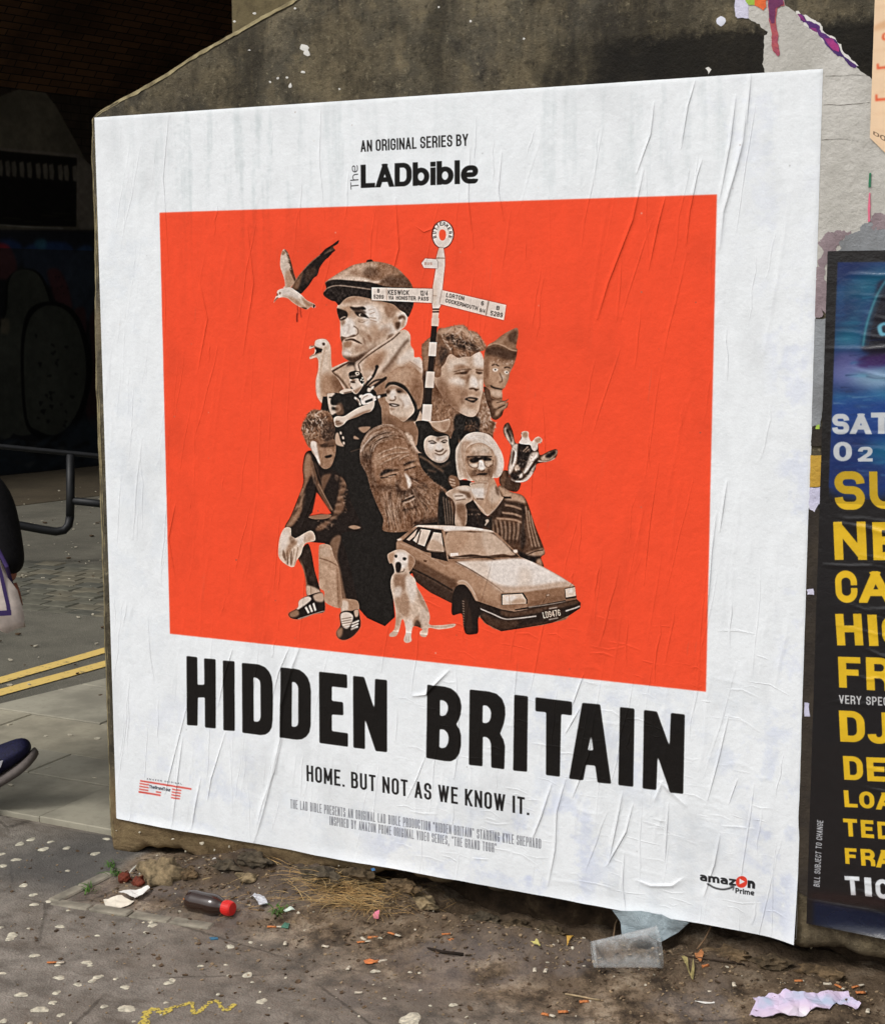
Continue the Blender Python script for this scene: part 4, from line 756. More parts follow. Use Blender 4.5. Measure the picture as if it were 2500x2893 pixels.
    S(.33,[100,290,400,470,620,580,620,780,400,700,240,590,150,430],8); S(.2,[230,520,420,620,600,720,600,800,400,700,270,600],5); S(.62,[540,440,700,480,1040,700,1030,800,860,740,640,560,540,500],10); S(.57,[110,255,300,330,540,480,620,570,560,560,300,420,110,330],6)
    L(.72,[130,262,300,330,540,470],3,1.4,.7); L(.12,[240,490,420,580,600,685],6,1); S(.2,[240,510,600,700,600,800,400,700,280,610],5)
    S(.9,[270,118,300,104,520,106,760,120,960,152,940,166,760,150,540,158,500,140,300,118],2); S(.97,[540,115,800,125,930,150,760,142,560,150],3)
    K(.15,[150,245,290,118,500,145,560,430,405,350,350,340])
    K(.78,[190,232,285,138,265,200,215,242]); K(.86,[248,238,318,138,405,150,350,292,290,270]); K(.86,[370,322,430,165,500,175,520,340]); S(.7,[370,322,420,230,520,290,520,340],4,.8); K(.3,[310,150,322,150,290,270,276,270])
    K(.08,[405,340,510,350,525,400,550,425,410,390]); L(.62,[520,160,560,420],5,.8)
    K(.2,[535,162,760,160,960,172,1140,335,1190,385,560,405]); S(.7,[548,172,760,166,950,180,1110,325,1140,370,900,375,580,385],2.4); S(.8,[860,170,950,178,1120,330,1040,360,900,360],8,.8); S(.62,[560,180,740,180,700,300,580,360],8,.6); K(.95,[578,352,648,348,650,372,580,380]); S(.22,[600,388,760,362,870,378,960,400,970,412,860,388,700,388],1.6); S(.3,[920,378,1040,360,1100,372,1180,392,1190,404,1060,385],1.6)
    S(.97,[640,430,900,420,1210,400,1380,465,1560,565,1670,640,1500,660,1240,690,1050,700,860,560,700,470],4); S(.82,[700,440,900,430,940,640,1050,690,860,560],10,.6); S(.86,[1200,480,1300,520,1280,660,1180,680],12,.6); L(.3,[620,425,760,500,920,600,1050,698],2.4,.8)
    S(.5,[1040,705,1240,700,1500,665,1680,645,1690,740,1580,760,1260,800,1030,790],4); S(.66,[860,560,1040,640,1300,640,1600,600,1670,640,1500,662,1240,690,1050,700],5,.7); S(.42,[1260,800,1480,740,1690,720,1700,760,1260,860],4,.8); L(.35,[1425,728,1460,722],7,1); L(.8,[1430,726,1456,722],3,1)
    K(.12,[1028,712,1225,702,1262,760,1262,830,1030,840]); K(.85,[1040,722,1215,712,1248,765,1248,800,1040,810]); S(.97,[1060,740,1150,730,1160,760,1080,780],4); S(.7,[1160,760,1240,760,1240,795,1120,800],4); L(.6,[1100,722,1105,808],1.6,.8); K(.5,[1030,812,1262,800,1260,832,1030,845])
    K(.15,[1590,665,1690,645,1700,745,1600,760]); K(.84,[1596,670,1684,652,1692,730,1604,745]); S(.97,[1620,680,1660,670,1660,700,1625,705],3)
    K(.12,[1260,830,1600,768,1605,785,1400,830,1150,860,1150,850]); L(.85,[1270,832,1440,808,1600,782],2,.7); L(.72,[1030,850,1150,870,1260,850],2,1,.5)
    K(.14,[790,768,1030,850,1150,870,1380,830,1700,760,1735,792,1730,840,1640,900,1480,970,1200,1020,1030,1045,900,980,850,930]); S(.32,[1030,860,1150,875,1500,810,1700,765,1720,790,1500,850,1150,915,1040,900],4,.8)
    L(.95,[808,830,940,885,1060,935,1180,930,1340,910],3.2,.7); L(.95,[1600,865,1680,840,1728,820],3.2,.7); S(.28,[860,880,1000,940,1200,950,1100,1030,960,1010,880,960],6,.7); L(.3,[1200,1005,1400,970,1600,925],5,2,.7)
    K(.2,[1395,850,1560,835,1570,920,1400,945]); L(.9,[1450,845,1525,832],2,.7); L(.9,[1450,942,1535,925],2,.7)
    end(.03)
    a.reg = 'I'; text(a.C, a.p([1405,930])[0], a.p([1560,905])[0], 19, 'LD9476', (205, 180, 160), sw=.15, wide=.36, gap=.1)
    f('I', [598,900,592,800,605,700,640,640,700,630,750,680,800,770,850,860,825,940,825,1050,790,1070,720,1068,695,1000,680,890], .03, .01, sm=True); S(.2,[690,770,720,760,760,880,770,1050,720,1055,690,900],4,.7)
    for i in range(11): L(.7,[690-abs(i-5)*1.2,775+i*22,704-abs(i-5)*.6,782+i*22],2.4,.7,.8)
    end(.01)
    a.reg = 'I'; S(.66,[640,605,690,588,740,610,790,690,822,770,800,765,760,690,710,635,650,625],1.4); L(.88,[650,600,700,598,750,640,800,720],3,1,.7); S(.5,[1140,325,1165,320,1175,350,1150,355],1)
    S(.9,[1135,325,1168,322,1172,345,1145,348],1); K(.35,[340,410,372,415,368,435,345,430]); S(.85,[108,228,148,222,140,240,112,240],1)
    # ---------------- dog
    f('I', [22,370,60,340,110,320,170,325,220,360,262,400,262,450,230,505,215,530,265,580,285,650,330,730,380,840,398,920,395,985,500,990,620,978,600,1010,480,1028,390,1015,380,1060,360,1095,315,1085,310,1050,330,1025,255,1000,232,1080,235,1130,190,1148,165,1120,185,1050,170,960,150,940,130,1020,100,1085,45,1092,42,1068,85,1020,95,900,75,760,50,640,60,560,85,520,75,470,60,440,40,440], .8, .04)
    S(.62,[25,370,80,345,70,430,40,445],3); S(.55,[210,370,262,400,255,470,220,520,205,450],3.5); S(.95,[100,350,190,350,200,440,160,490,90,450],5); S(.05,[95,445,125,430,145,460,130,520,100,515],2); S(.12,[85,370,108,370,104,392,88,388],1.3); S(.12,[160,390,190,395,180,415,160,410],1.3); L(.2,[120,520,160,515,175,490],2,.9); S(.45,[90,540,160,540,200,540,170,680,120,700,80,620],5,.75); S(.92,[185,560,260,590,280,690,240,800,200,700],7); S(.55,[90,750,180,700,220,820,200,920,150,900,110,850],8,.7); S(.93,[100,650,150,660,130,740,80,720],5,.8)
    S(.5,[255,1000,260,930,340,880,395,900,385,970,300,1020],4,.7); S(.88,[300,880,380,850,395,960,330,1000],5,.7); S(.45,[285,650,330,740,390,860,370,870,300,760],4,.5); S(.2,[270,960,300,950,320,1020,262,1015],3,.8); S(.95,[190,960,240,960,232,1130,180,1120],4,.8); L(.5,[400,1000,500,1008,610,990],3,1.4,.5); L(.4,[190,1090,188,1130],1.6,.8); L(.4,[210,1090,210,1135],1.6,.8); S(.6,[100,900,140,900,110,1020,70,1060],4,.5); end()
    a.C.clip = None

def paint_title(C):
    D = [('T', [118,76,190,84,192,268,237,268,235,92,312,98,314,558,242,552,240,352,194,352,192,540,122,536]),
         ('T', [360,106,438,112,440,575,364,570])]
    def P(reg, pts): x, y, k = RG[reg]; return C.tp(np.array(pts, float).reshape(-1, 2)*k+np.array([x, y]))
    solid = [D[0], D[1],
      ('T', [1000,180,1186,200,1188,290,1085,278,1085,374,1160,384,1162,470,1085,465,1085,576,1192,590,1192,680,1002,655]),
      ('T', [1226,208,1300,216,1368,430,1372,228,1452,236,1452,716,1376,708,1305,490,1305,695,1228,686]),
      ('U', [600,134,684,144,678,610,592,602]), ('U', [730,150,956,178,954,262,888,254,880,640,794,630,796,242,730,236]),
      ('U', [1250,210,1340,220,1332,702,1240,692]), ('U', [1398,228,1478,238,1556,454,1564,246,1650,256,1640,746,1560,736,1482,510,1474,722,1390,712])]
    holes = []
    def bowl(reg, xl, yt, xr, ytr, yb, rr, sl):
        pass
    shapes = []
    for reg, pts in solid: shapes.append((P(reg, pts), 1, False))
    def sp(reg, pts, v, sm): shapes.append((P(reg, pts), v, sm))
    # D, D
    sp('T', [487,122,580,130,600,133,640,150,668,180,684,215,692,260,694,340,692,500,686,550,670,580,645,598,610,602,490,586], 1, False)
    sp('T', [564,216,590,224,606,240,610,260,612,480,606,504,592,514,566,512], 0, False)
    sp('T', [744,152,832,160,868,168,900,190,925,220,940,262,946,310,944,540,936,582,915,612,885,630,850,633,742,618], 1, False)
    sp('T', [820,246,842,252,858,272,862,290,862,515,858,538,842,548,818,546], 0, False)
    # B
    sp('U', [64,72,170,84,210,96,245,122,266,160,275,205,270,255,258,290,242,316,262,345,272,385,272,445,262,495,240,530,208,545,170,543,58,524], 1, False)
    sp('U', [142,166,165,170,182,182,192,206,190,235,178,258,160,266,142,264], 0, False); sp('U', [140,346,170,350,190,372,196,400,192,434,178,458,160,464,138,460], 0, False)
    # R
    sp('U', [325,102,440,114,490,128,525,160,542,205,545,255,536,310,512,375,532,410,542,450,538,594,458,584,456,440,448,412,430,396,406,392,404,576,320,566], 1, False)
    sp('U', [406,198,432,202,450,220,458,246,454,280,444,302,424,310,404,308], 0, False)
    # A
    sp('U', [1018,184,1128,194,1196,684,1112,676,1098,572,1042,566,1024,662,936,652], 1, False); sp('U', [1074,380,1086,478,1052,476], 0, False)
    m = np.zeros((C.h, C.w), np.float32)
    for Q, v, sm in shapes:
        r = rast(Q, C.w, C.h); x, y, k = r; h, w = k.shape
        if v: m[y:y+h, x:x+w] = np.maximum(m[y:y+h, x:x+w], k)
        else: m[y:y+h, x:x+w] *= 1-k
    ys, xs = np.where(m > 0); y0, y1, x0, x1 = ys.min()-12, ys.max()+12, xs.min()-12, xs.max()+12
    b = blur(m[y0:y1, x0:x1], 2); b = np.clip((b-.5)*2.6+.5, 0, 1)
    lay(C, (x0, y0, b), (27, 24, 22), 1)

def poster_art():
    C = Canvas(TW, TH, (237, 241, 244), H=H_PHOTO2TEX)
    a = Art(C)
    def P(reg, x, y): q = RG[reg]; return C.tp([q[0]+x*q[2], q[1]+y*q[2]])[0]
    # the orange-red field
    C.clip = None
    shape(C, C.tp([454.4, 601, 2025.9, 549.5, 1994.8, 1953, 483.5, 1789.5]), (245, 80, 47), .5, 1, sm=False)
    nz = noise2(TH, TW, 60, 5, 4)-.5; C.a *= (1+nz*.03)[..., None]
    paint_collage(a)
    C.clip = None; q0 = np.floor(C.tp([(765, 610)])[0]).astype(int); q1 = np.ceil(C.tp([(1665, 1840)])[0]).astype(int)
    sl = (slice(q0[1], q1[1]), slice(q0[0], q1[0])); lum = C.a[sl].mean(2); d = lum-blur(lum, 5); d2 = lum-blur(lum, 1.2)      # print sharpening
    grn = (noise2(lum.shape[0], lum.shape[1], 2.2, 900, 1)-.5)
    isred = np.clip((C.a[sl][..., 0]-C.a[sl][..., 2]-.45)*4, 0, 1)
    C.a[sl] = np.clip(C.a[sl]+((d*.5+d2*.35+grn*.05)*(1-isred))[..., None], 0, 1)
    paint_title(C)
    INK = (32, 30, 30)
    def tx(reg, x0, y0, x1, y1, cap, s, col=INK, **k):
        p0, p1 = P(reg, x0, y0), P(reg, x1, y1)
        up = P(reg, x0, y0-cap); text(C, p0, p1, np.hypot(*(up-p0)), s, col, **k)
    tx('V', 944,962, 1622,922, 72, 'AN ORIGINAL SERIES BY', sw=.15, wide=.34, gap=.1, space=.26, rfac=.55)
    tx('V', 945,1190, 1684,1160, 146, 'LADbible', (22, 21, 20), sw=.26, swv=.2, wide=.6, gap=.05, rfac=.5)
    tx('V', 932,1195, 925,1045, 60, 'The', (60, 60, 62), sw=.1, wide=.6, gap=.14)
    tx('X', 155,146, 1560,362, 100, 'HOME. BUT NOT AS WE KNOW IT.', sw=.14, wide=.3, gap=.13, space=.3)
    G_ = (142, 144, 150)
    tx('X', 52,318, 1634,574, 58, 'THE LAD BIBLE PRESENTS AN ORIGINAL LAD BIBLE PRODUCTION "HIDDEN BRITAIN" STARRING KYLE SHEPHARD', G_, sw=.11, wide=.16, gap=.08, space=.24)
    tx('X', 300,424, 1352,600, 56, 'INSPIRED BY AMAZON PRIME ORIGINAL VIDEO SERIES, "THE GRAND TOUR"', G_, sw=.11, wide=.16, gap=.08, space=.24)
    # striped red logo bottom left
    R_ = (216, 74, 62); a.reg = 'W'; a.C.clip = None
    def bar(x0, y0, x1, y1, w=19): a.L(R_, [x0, y0, x1, y1], w*.235, .6, sm=False)
    bar(92,116,775,226,24)
    for i in range(4): bar(86-i*4,152+i*37,212-i*5,172+i*37)
    bar(72,262,365,310,24); bar(302,262,372,274)
    for i in range(4): bar(518-i*5,228+i*37,640-i*6,246+i*37)
    tx('W', 215,214, 500,262, 44, 'TheGrandTour', (70, 72, 80), sw=.26, wide=.5, gap=.04)
    tx('W', 180,100, 650,168, 22, 'AMAZON ORIGINAL', (80, 84, 92), sw=.2, wide=.6, gap=.5, space=.9)
    # bottom right logo
    tx('Z', 622,305, 850,338, 52, 'amaz', (38, 38, 40), sw=.24, wide=.56, gap=.09, rfac=.5); tx('Z', 922,350, 970,358, 62, 'n', (38, 38, 40), sw=.34, wide=.62)
    a.reg = 'Z'; a.S((228, 66, 48), [885,276,862,284,850,305,852,330,866,345,888,350,908,342,920,322,918,296,905,281], .6); a.K((238, 238, 240), [872,292,906,312,872,328])
    a.L((38, 38, 40), [668,322,710,348,760,360,800,356,832,344], 4.6, .6); a.L((38, 38, 40), [812,338,836,340,830,366], 2.6, .6)
    tx('Z', 846,384, 966,400, 34, 'Prime', (38, 38, 40), sw=.24, wide=.6, gap=.1)
    # damp and dirt in the paper itself: patches whose outline is broken up by the way paste soaks through
    NZ1 = noise2(TH, TW, 70, 201, 5); NZ2 = noise2(TH, TW, 14, 202, 4); NZV = noise2(TH, TW, 22, 203, 5, ax=14)
    def stain(pts, fac, soft, op, vert=False):
        Q = smooth(C.tp(pts)); r = rast(Q, C.w, C.h, pad=int(soft*4)+4); x, y, mk = r; mk = np.clip(blur(mk, soft)*1.3, 0, 1); hh, ww = mk.shape
        nz = (NZV if vert else NZ1)[y:y+hh, x:x+ww]*.75+NZ2[y:y+hh, x:x+ww]*.25
        k = (np.clip((nz-.5)*(4 if vert else 6), 0, 1)*mk*op*(.26 if vert else .3))[..., None]; a_ = C.a[y:y+hh, x:x+ww]; a_ *= 1-k*(1-np.array(fac, np.float32))
    C.clip = None
    LV = (.82, .84, .96); GY = (.8, .83, .83); WD_ = (.9, .92, .95)
    for pts, sf, op in (([2160,820,2270,800,2310,900,2300,1200,2240,1280,2190,1050], 26, .8), ([2225,1500,2285,1520,2275,1980,2200,2040,2215,1760], 18, 1), ([2130,2330,2270,2250,2272,2600,2180,2640,2120,2500], 30, 1), ([2215,1280,2310,1280,2290,1580,2240,1540,2210,1400], 16, .9), ([1480,2280,1680,2260,1680,2520,1500,2540], 34, .9), ([1060,2330,1460,2330,1640,2450,1400,2510,1100,2440], 36, .8), ([2060,2080,2240,2040,2220,2300,2080,2260], 30, .7), ([1500,1950,1900,1980,1940,2200,1560,2180], 40, .5), ([1950,300,2300,260,2300,600,2100,700], 60, .4), ([400,2000,700,2020,680,2380,380,2320], 50, .4)):
        stain(pts, LV, sf, op)
    for pts, op in (([290,325,2280,195,2280,420,1700,520,900,560,300,560], .5), ([500,310,980,280,960,620,560,640], .8), ([1500,240,2020,210,2000,500,1560,520], .7), ([480,330,760,310,740,800,500,760], .6)):
        stain(pts, GY, 40, op, vert=True)
    for pts, op in (([400,2180,1000,2260,1500,2500,900,2400,360,2300], .8), ([1200,1900,2200,2000,2240,2600,1300,2420], .8), ([280,700,450,700,480,1700,340,1800], .7)):
        stain(pts, WD_, 40, op)
    # ragged grey streaks and specks
    r = random.Random(8)
    for i in range(150):
        x, y = r.uniform(10, TW-10), r.uniform(10, TH-10); L = r.uniform(15, 110)
        red = 0
        shape(C, thick([(x, y), (x-L*.05+r.uniform(-2, 2), y+L*.5), (x-L*.1, y+L)], r.uniform(.8, 3), taper=True), (120, 122, 126), r.choice((.5, 1.5, 3)), r.uniform(.04, .2), sm=False)
    for i in range(60):
        x, y = r.uniform(10, TW-10), r.uniform(10, TH-10); q = r.uniform(.8, 2.6)
        shape(C, [(x-q, y), (x, y-q), (x+q, y), (x, y+q)], r.choice(((90, 86, 84), (235, 232, 225), (150, 130, 120))), .6, r.uniform(.3, .9))
    m = noise2(TH, TW, 150, 77, 5, ax=1.6); m = np.clip((m-.56)*5, 0, 1)
    C.a *= (1-m*.04)[..., None]
    m2 = noise2(TH, TW, 26, 78, 4, ax=3)-.5; C.a *= (1+m2*.035)[..., None]
    C.a *= (1+(noise2(TH, TW, 3, 79, 2)-.5)*.03)[..., None]
    return C

# ================================================================ printed pictures -> images
def to_image(name, C):
    im = bpy.data.images.new(name, C.w, C.h, alpha=False); a = np.ones((C.h, C.w, 4), np.float32); a[..., :3] = np.clip(C.a[::-1], 0, 1)
    im.pixels.foreach_set(a.ravel()); im.update(); im.pack(); return im
def image_mat(name, im, rough=.55, spec=.35, bump_=.15, bsc=260, coat=0, hi=None, hd=.002):
    m = M(name, rough, spec); t = m.n('ShaderNodeTexImage'); t.image = im; t.interpolation = 'Linear'
    m.lk(m.tc.outputs['UV'], t.inputs['Vector']); m.col(t.outputs[0])
    h = m.math('ADD', m.math('MULTIPLY', m.noise(bsc, 4), .25), m.noise(45, 4)); m.bump(h, bump_, .006)
    if hi is not None:
        ti = m.n('ShaderNodeTexImage'); ti.image = hi; ti.interpolation = 'Cubic'; m.lk(m.tc.outputs['UV'], ti.inputs['Vector']); b0 = m.b.inputs['Normal'].links[0].from_node; b2 = m.n('ShaderNodeBump'); b2.inputs['Strength'].default_value = 1; b2.inputs['Distance'].default_value = hd; m.lk(ti.outputs[0], b2.inputs['Height']); m.lk(b0.outputs[0], b2.inputs['Normal']); m.lk(b2.outputs[0], m.b.inputs['Normal'])
    if coat: m.b.inputs['Coat Weight'].default_value = coat; m.b.inputs['Coat Roughness'].default_value = .25
    return m.m
ZB = .11329
def pw(px, py, y=0.0):                  # a point on the poster wall
    p = at(px, py, 'y', y); return (p.x, p.z)

# ================================================================ materials
def concrete():
    m = M('weathered concrete', .93, .2); S = m.sep()
    n1 = m.noise(2.2, 7, .62); n2 = m.noise(11, 7, .65); n3 = m.noise(60, 5, .7)
    st = m.noise(1, 6, .6, m.mapped((9, 1, 1.0))); st2 = m.noise(1, 5, .6, m.mapped((30, 1, 2.2)))
    base = m.ramp(n1, [(.3, (62, 58, 48)), (.43, (102, 93, 74)), (.52, (84, 79, 67)), (.6, (114, 105, 86)), (.72, (134, 123, 102))])
    base = m.mix(m.smooth(st, .48, .72), base, (50, 46, 38)); base = m.mix(m.math('MULTIPLY', m.smooth(st2, .5, .75), .5), base, (118, 106, 84))
    base = m.mix(m.math('MULTIPLY', m.smooth(n2, .5, .64), .75), base, (48, 44, 37)); base = m.mix(m.math('MULTIPLY', m.smooth(n2, .46, .34), .55), base, (132, 120, 94))
    gn = m.noise(3.3, 5, .6, m.mapped((1, 1, .6), (7, 3, 1))); base = m.mix(m.math('MULTIPLY', m.smooth(gn, .5, .7), .4), base, (70, 68, 66))
    base = m.mix(m.math('MULTIPLY', m.smooth(n3, .56, .68), .6), base, (146, 136, 112)); base = m.mix(m.math('MULTIPLY', m.smooth(n3, .46, .34), .6), base, (38, 34, 28)); n4 = m.noise(5.5, 6, .66, m.mapped((1, 1, .45), (3, 0, 8))); base = m.mix(m.math('MULTIPLY', m.smooth(n4, .5, .6), .6), base, (52, 48, 40)); base = m.mix(m.math('MULTIPLY', m.smooth(n4, .46, .36), .5), base, (126, 114, 90))
    # the foot of the wall was never sooty: warm and pale, then brown with splashed earth
    low = m.math('SUBTRACT', 1, m.smooth(m.math('ADD', S[2], m.math('MULTIPLY', m.math('SUBTRACT', n1, .5), .12)), .16, .3))
    tan = m.ramp(m.noise(14, 6, .65), [(.3, (88, 72, 52)), (.5, (122, 104, 76)), (.7, (142, 124, 92))]); base = m.mix(m.math('MULTIPLY', low, m.math('SUBTRACT', 1, m.math('MULTIPLY', m.smooth(S[0], .7, 1.3), .8))), base, tan)
    foot = m.math('MULTIPLY', m.math('SUBTRACT', 1, m.smooth(m.math('ADD', S[2], m.math('MULTIPLY', m.math('SUBTRACT', n2, .5), .1)), .05, .11)), m.smooth(S[0], .12, .4)); base = m.mix(m.math('MULTIPLY', foot, .8), base, m.ramp(m.noise(30, 6, .7), [(.35, (58, 46, 34)), (.5, (92, 74, 54)), (.65, (132, 114, 86))]))
    # worn pale arris along the slope and the corner
    # old black paint in a band above the posters
    jx = m.math('ADD', S[0], m.math('MULTIPLY', m.math('SUBTRACT', n2, .5), .5)); jz = m.math('ADD', m.math('ADD', S[2], m.math('MULTIPLY', m.math('SUBTRACT', n3, .5), .06)), m.math('MULTIPLY', m.math('SUBTRACT', n2, .5), .06))
    tp_ = m.math('ADD', 2.215, m.math('MULTIPLY', m.math('SUBTRACT', S[0], 1.5), -.005))
    band = m.math('MULTIPLY', m.smooth(jx, 1.22, 1.6), m.math('SUBTRACT', 1, m.smooth(m.math('SUBTRACT', jz, tp_), -.02, .016)))
    band = m.math('MULTIPLY', band, m.smooth(S[2], 1.6, 1.7)); base = m.mix(m.math('MULTIPLY', band, .93), base, (30, 28, 25))
    m.col(base)
    h = m.math('ADD', m.math('MULTIPLY', n3, .5), m.math('ADD', n2, m.math('MULTIPLY', m.noise(180, 3), .25))); m.bump(h, .8, .012); return m.m
def arris_mat():
    m = M('worn concrete edge', .95, .2); n = m.noise(30, 5); m.col(m.ramp(n, [(.3, (92, 82, 60)), (.6, (150, 138, 104)), (.8, (172, 160, 128))])); m.bump(m.noise(90, 4), .6, .006); return m.m
def tarmac(c0=(70, 66, 60), c1=(122, 114, 104), sp=(150, 144, 132), nm='tarmac'):
    m = M(nm, .92, .25); n1 = m.noise(1.6, 5); n2 = m.noise(9, 6, .65); v = m.vor(150); v2 = m.vor(420)
    b = m.mix(n2, c0, c1); b = m.mix(m.math('MULTIPLY', m.smooth(n1, .4, .65), .5), b, tuple(x*.8 for x in c0))
    b = m.mix(m.math('MULTIPLY', m.smooth(v.outputs['Distance'], .34, .2), .5), b, sp); b = m.mix(m.math('MULTIPLY', m.smooth(v2.outputs['Distance'], .5, .2), .35), b, tuple(x*.55 for x in c0))
    m.col(b); m.bump(m.math('ADD', v.outputs['Distance'], m.math('MULTIPLY', m.noise(300, 3), .5)), .5, .003); return m.m
def ground_mat():
    """the pavement in front of the wall: tarmac that gives way to trodden earth against the wall"""
    m = M('tarmac and trodden earth', .93, .22); S = m.sep()
    n1 = m.noise(2.3, 6, .6); n2 = m.noise(12, 7, .68); n3 = m.noise(70, 5, .7); v = m.vor(170); v2 = m.vor(380)
    stv = m.noise(1, 6, .62, m.mapped((5, 22, 5), (0, 0, 0), rot=(0, 0, .1)))
    tar = m.mix(m.smooth(n2, .3, .7), (104, 98, 90), (150, 143, 133)); tar = m.mix(m.math('MULTIPLY', m.smooth(n1, .42, .62), .45), tar, (120, 111, 100))
    tar = m.mix(m.math('MULTIPLY', m.smooth(v.outputs['Distance'], .34, .2), .28), tar, (152, 146, 136)); tar = m.mix(m.math('MULTIPLY', m.smooth(v2.outputs['Distance'], .5, .2), .4), tar, (62, 58, 54))
    tar = m.mix(m.math('MULTIPLY', m.smooth(stv, .55, .7), .35), tar, (76, 66, 56))
    soil = m.ramp(n2, [(.36, (52, 43, 34)), (.45, (92, 78, 62)), (.53, (122, 105, 86)), (.62, (156, 140, 119))]); soil = m.mix(m.math('MULTIPLY', m.smooth(n3, .5, .64), .7), soil, (56, 45, 34)); soil = m.mix(m.math('MULTIPLY', m.smooth(n3, .64, .72), .7), soil, (150, 136, 114))
    soil = m.mix(m.math('MULTIPLY', m.smooth(n1, .5, .62), .55), soil, (112, 104, 100)); soil = m.mix(m.math('MULTIPLY', m.smooth(m.noise(6, 6, .65), .54, .64), .7), soil, (64, 52, 43))
    jy = m.math('ADD', S[1], m.math('MULTIPLY', m.math('SUBTRACT', n1, .5), .5)); jy = m.math('ADD', jy, m.math('MULTIPLY', m.math('SUBTRACT', n2, .5), .1))
    lim = m.math('ADD', -.3, m.math('MULTIPLY', m.smooth(S[0], .6, 2.4), -.22)); d = m.math('SUBTRACT', jy, lim)
    soilf = m.math('MULTIPLY', m.smooth(d, -.07, .06), m.smooth(m.math('ADD', S[0], m.math('MULTIPLY', m.math('SUBTRACT', n2, .5), .03)), .07, .11))
    wash = m.math('MULTIPLY', m.smooth(m.math('SUBTRACT', jy, lim), -.45, .0), m.smooth(S[0], .3, 1.0)); tar = m.mix(m.math('MULTIPLY', wash, .6), tar, soil); tar = m.mix(m.math('MULTIPLY', m.smooth(m.noise(5, 6, .6, m.mapped((1, 2.4, 1), (3, 1, 0))), .52, .66), .4), tar, (92, 80, 68))
    b = m.mix(soilf, tar, soil)
    damp = m.math('MULTIPLY', m.smooth(m.math('ADD', S[1], m.math('MULTIPLY', m.math('SUBTRACT', n2, .5), .25)), -.24, -.08), m.smooth(S[0], .12, .3)); b = m.mix(m.math('MULTIPLY', damp, .5), b, m.mix(n3, (54, 43, 32), (84, 68, 50)))  # earth turns darker brown towards the foot of the wall
    ck = m.vor(1.7, m.mapped((1, 1.3, 1), (4, 2, 0)), 'DISTANCE_TO_EDGE'); cm = m.math('MULTIPLY', m.smooth(m.math('ADD', ck.outputs['Distance'], m.math('MULTIPLY', m.math('SUBTRACT', n3, .5), .03)), .012, .002), m.smooth(n1, .46, .56)); b = m.mix(m.math('MULTIPLY', cm, .6), b, (58, 52, 46))
    # newer, darker tarmac patch by the corner
    px_ = m.math('ADD', S[0], m.math('MULTIPLY', m.math('SUBTRACT', n2, .5), .04))
    pt = m.math('MULTIPLY', m.math('MULTIPLY', m.math('SUBTRACT', 1, m.smooth(px_, .05, .09)), m.smooth(m.math('ADD', px_, m.math('MULTIPLY', S[1], -.25)), -.42, -.1)), m.smooth(m.math('ADD', S[1], m.math('MULTIPLY', m.math('SUBTRACT', n1, .5), .2)), -.42, -.2))
    b = m.mix(m.math('MULTIPLY', pt, .75), b, m.mix(n3, (66, 66, 66), (86, 85, 83)))
    # darker earth right against the foot of the wall
    m.col(b)
    m.lk(m.math('SUBTRACT', .93, m.math('MULTIPLY', m.smooth(stv, .6, .75), .25)), m.b.inputs['Roughness'])
    h = m.math('ADD', m.math('MULTIPLY', v.outputs['Distance'], .35), m.math('ADD', m.math('MULTIPLY', n3, .6), m.math('MULTIPLY', n2, .6))); m.bump(h, .75, .006); return m.m
MT = dict(conc=concrete(), arris=arris_mat(), road=tarmac((86, 84, 75), (126, 122, 109), (156, 150, 135), 'road tarmac'), ground=ground_mat())
MT['slab'] = None
def slab_mat(nm, c, d):
    m = M(nm, .9, .25); a = m.noise(3, 6, .6); b = m.noise(35, 5, .7); k = m.mix(m.smooth(a, .35, .65), tuple(x*.8 for x in c), c); k = m.mix(m.math('MULTIPLY', m.smooth(b, .5, .7), .35), k, d); m.col(k); m.bump(b, .35, .003); return m.m
SLABS = [slab_mat('paving slab', (170, 164, 146), (132, 127, 113)), slab_mat('paving slab', (166, 161, 144), (128, 124, 111)), slab_mat('paving slab', (168, 168, 150), (130, 130, 116)), slab_mat('paving slab', (172, 165, 145), (132, 126, 110))]
MT['yellow'] = None
m = M('yellow road paint', .8, .3); k = m.noise(26, 6, .7); m.col(m.mix(m.smooth(k, .54, .7), (226, 194, 112), (124, 112, 88))); MT['yellow'] = m.m
MT['black'] = plain('black railing paint', (24, 25, 27), .5, .35, .3, 20)
MT['gum'] = plain('trodden chewing gum', (198, 192, 172), .85, .25, .3, 90)
MT['filter'] = plain('cigarette filter', (182, 114, 68), .9, .2, .35, 200); MT['cigpaper'] = plain('cigarette paper', (206, 196, 176), .9, .2, .2, 200)
MT['debris'] = plain('grit and leaf crumbs', (134, 116, 92), .95, .2, .5, 60)
MT['darkdebris'] = plain('rotted leaf scraps', (88, 72, 56), .95, .2, .4, 60)
MT['paledebris'] = plain('pale scraps', (196, 188, 168), .9, .2, .2, 60)
MT['straw'] = plain('dry straw', (170, 138, 90), .9, .2, .35, 15); MT['green'] = plain('green blades', (74, 108, 44), .8, .3, .3, 40)
MT['stone'] = plain('rubble stone', (112, 100, 80), .95, .2, .35, 25, .6); MT['setts'] = plain('stone edging', (138, 132, 118), .92, .25, .25, 18, .5)
MT['whitepaper'] = plain('white paper', (226, 224, 218), .75, .3, .05, 30)

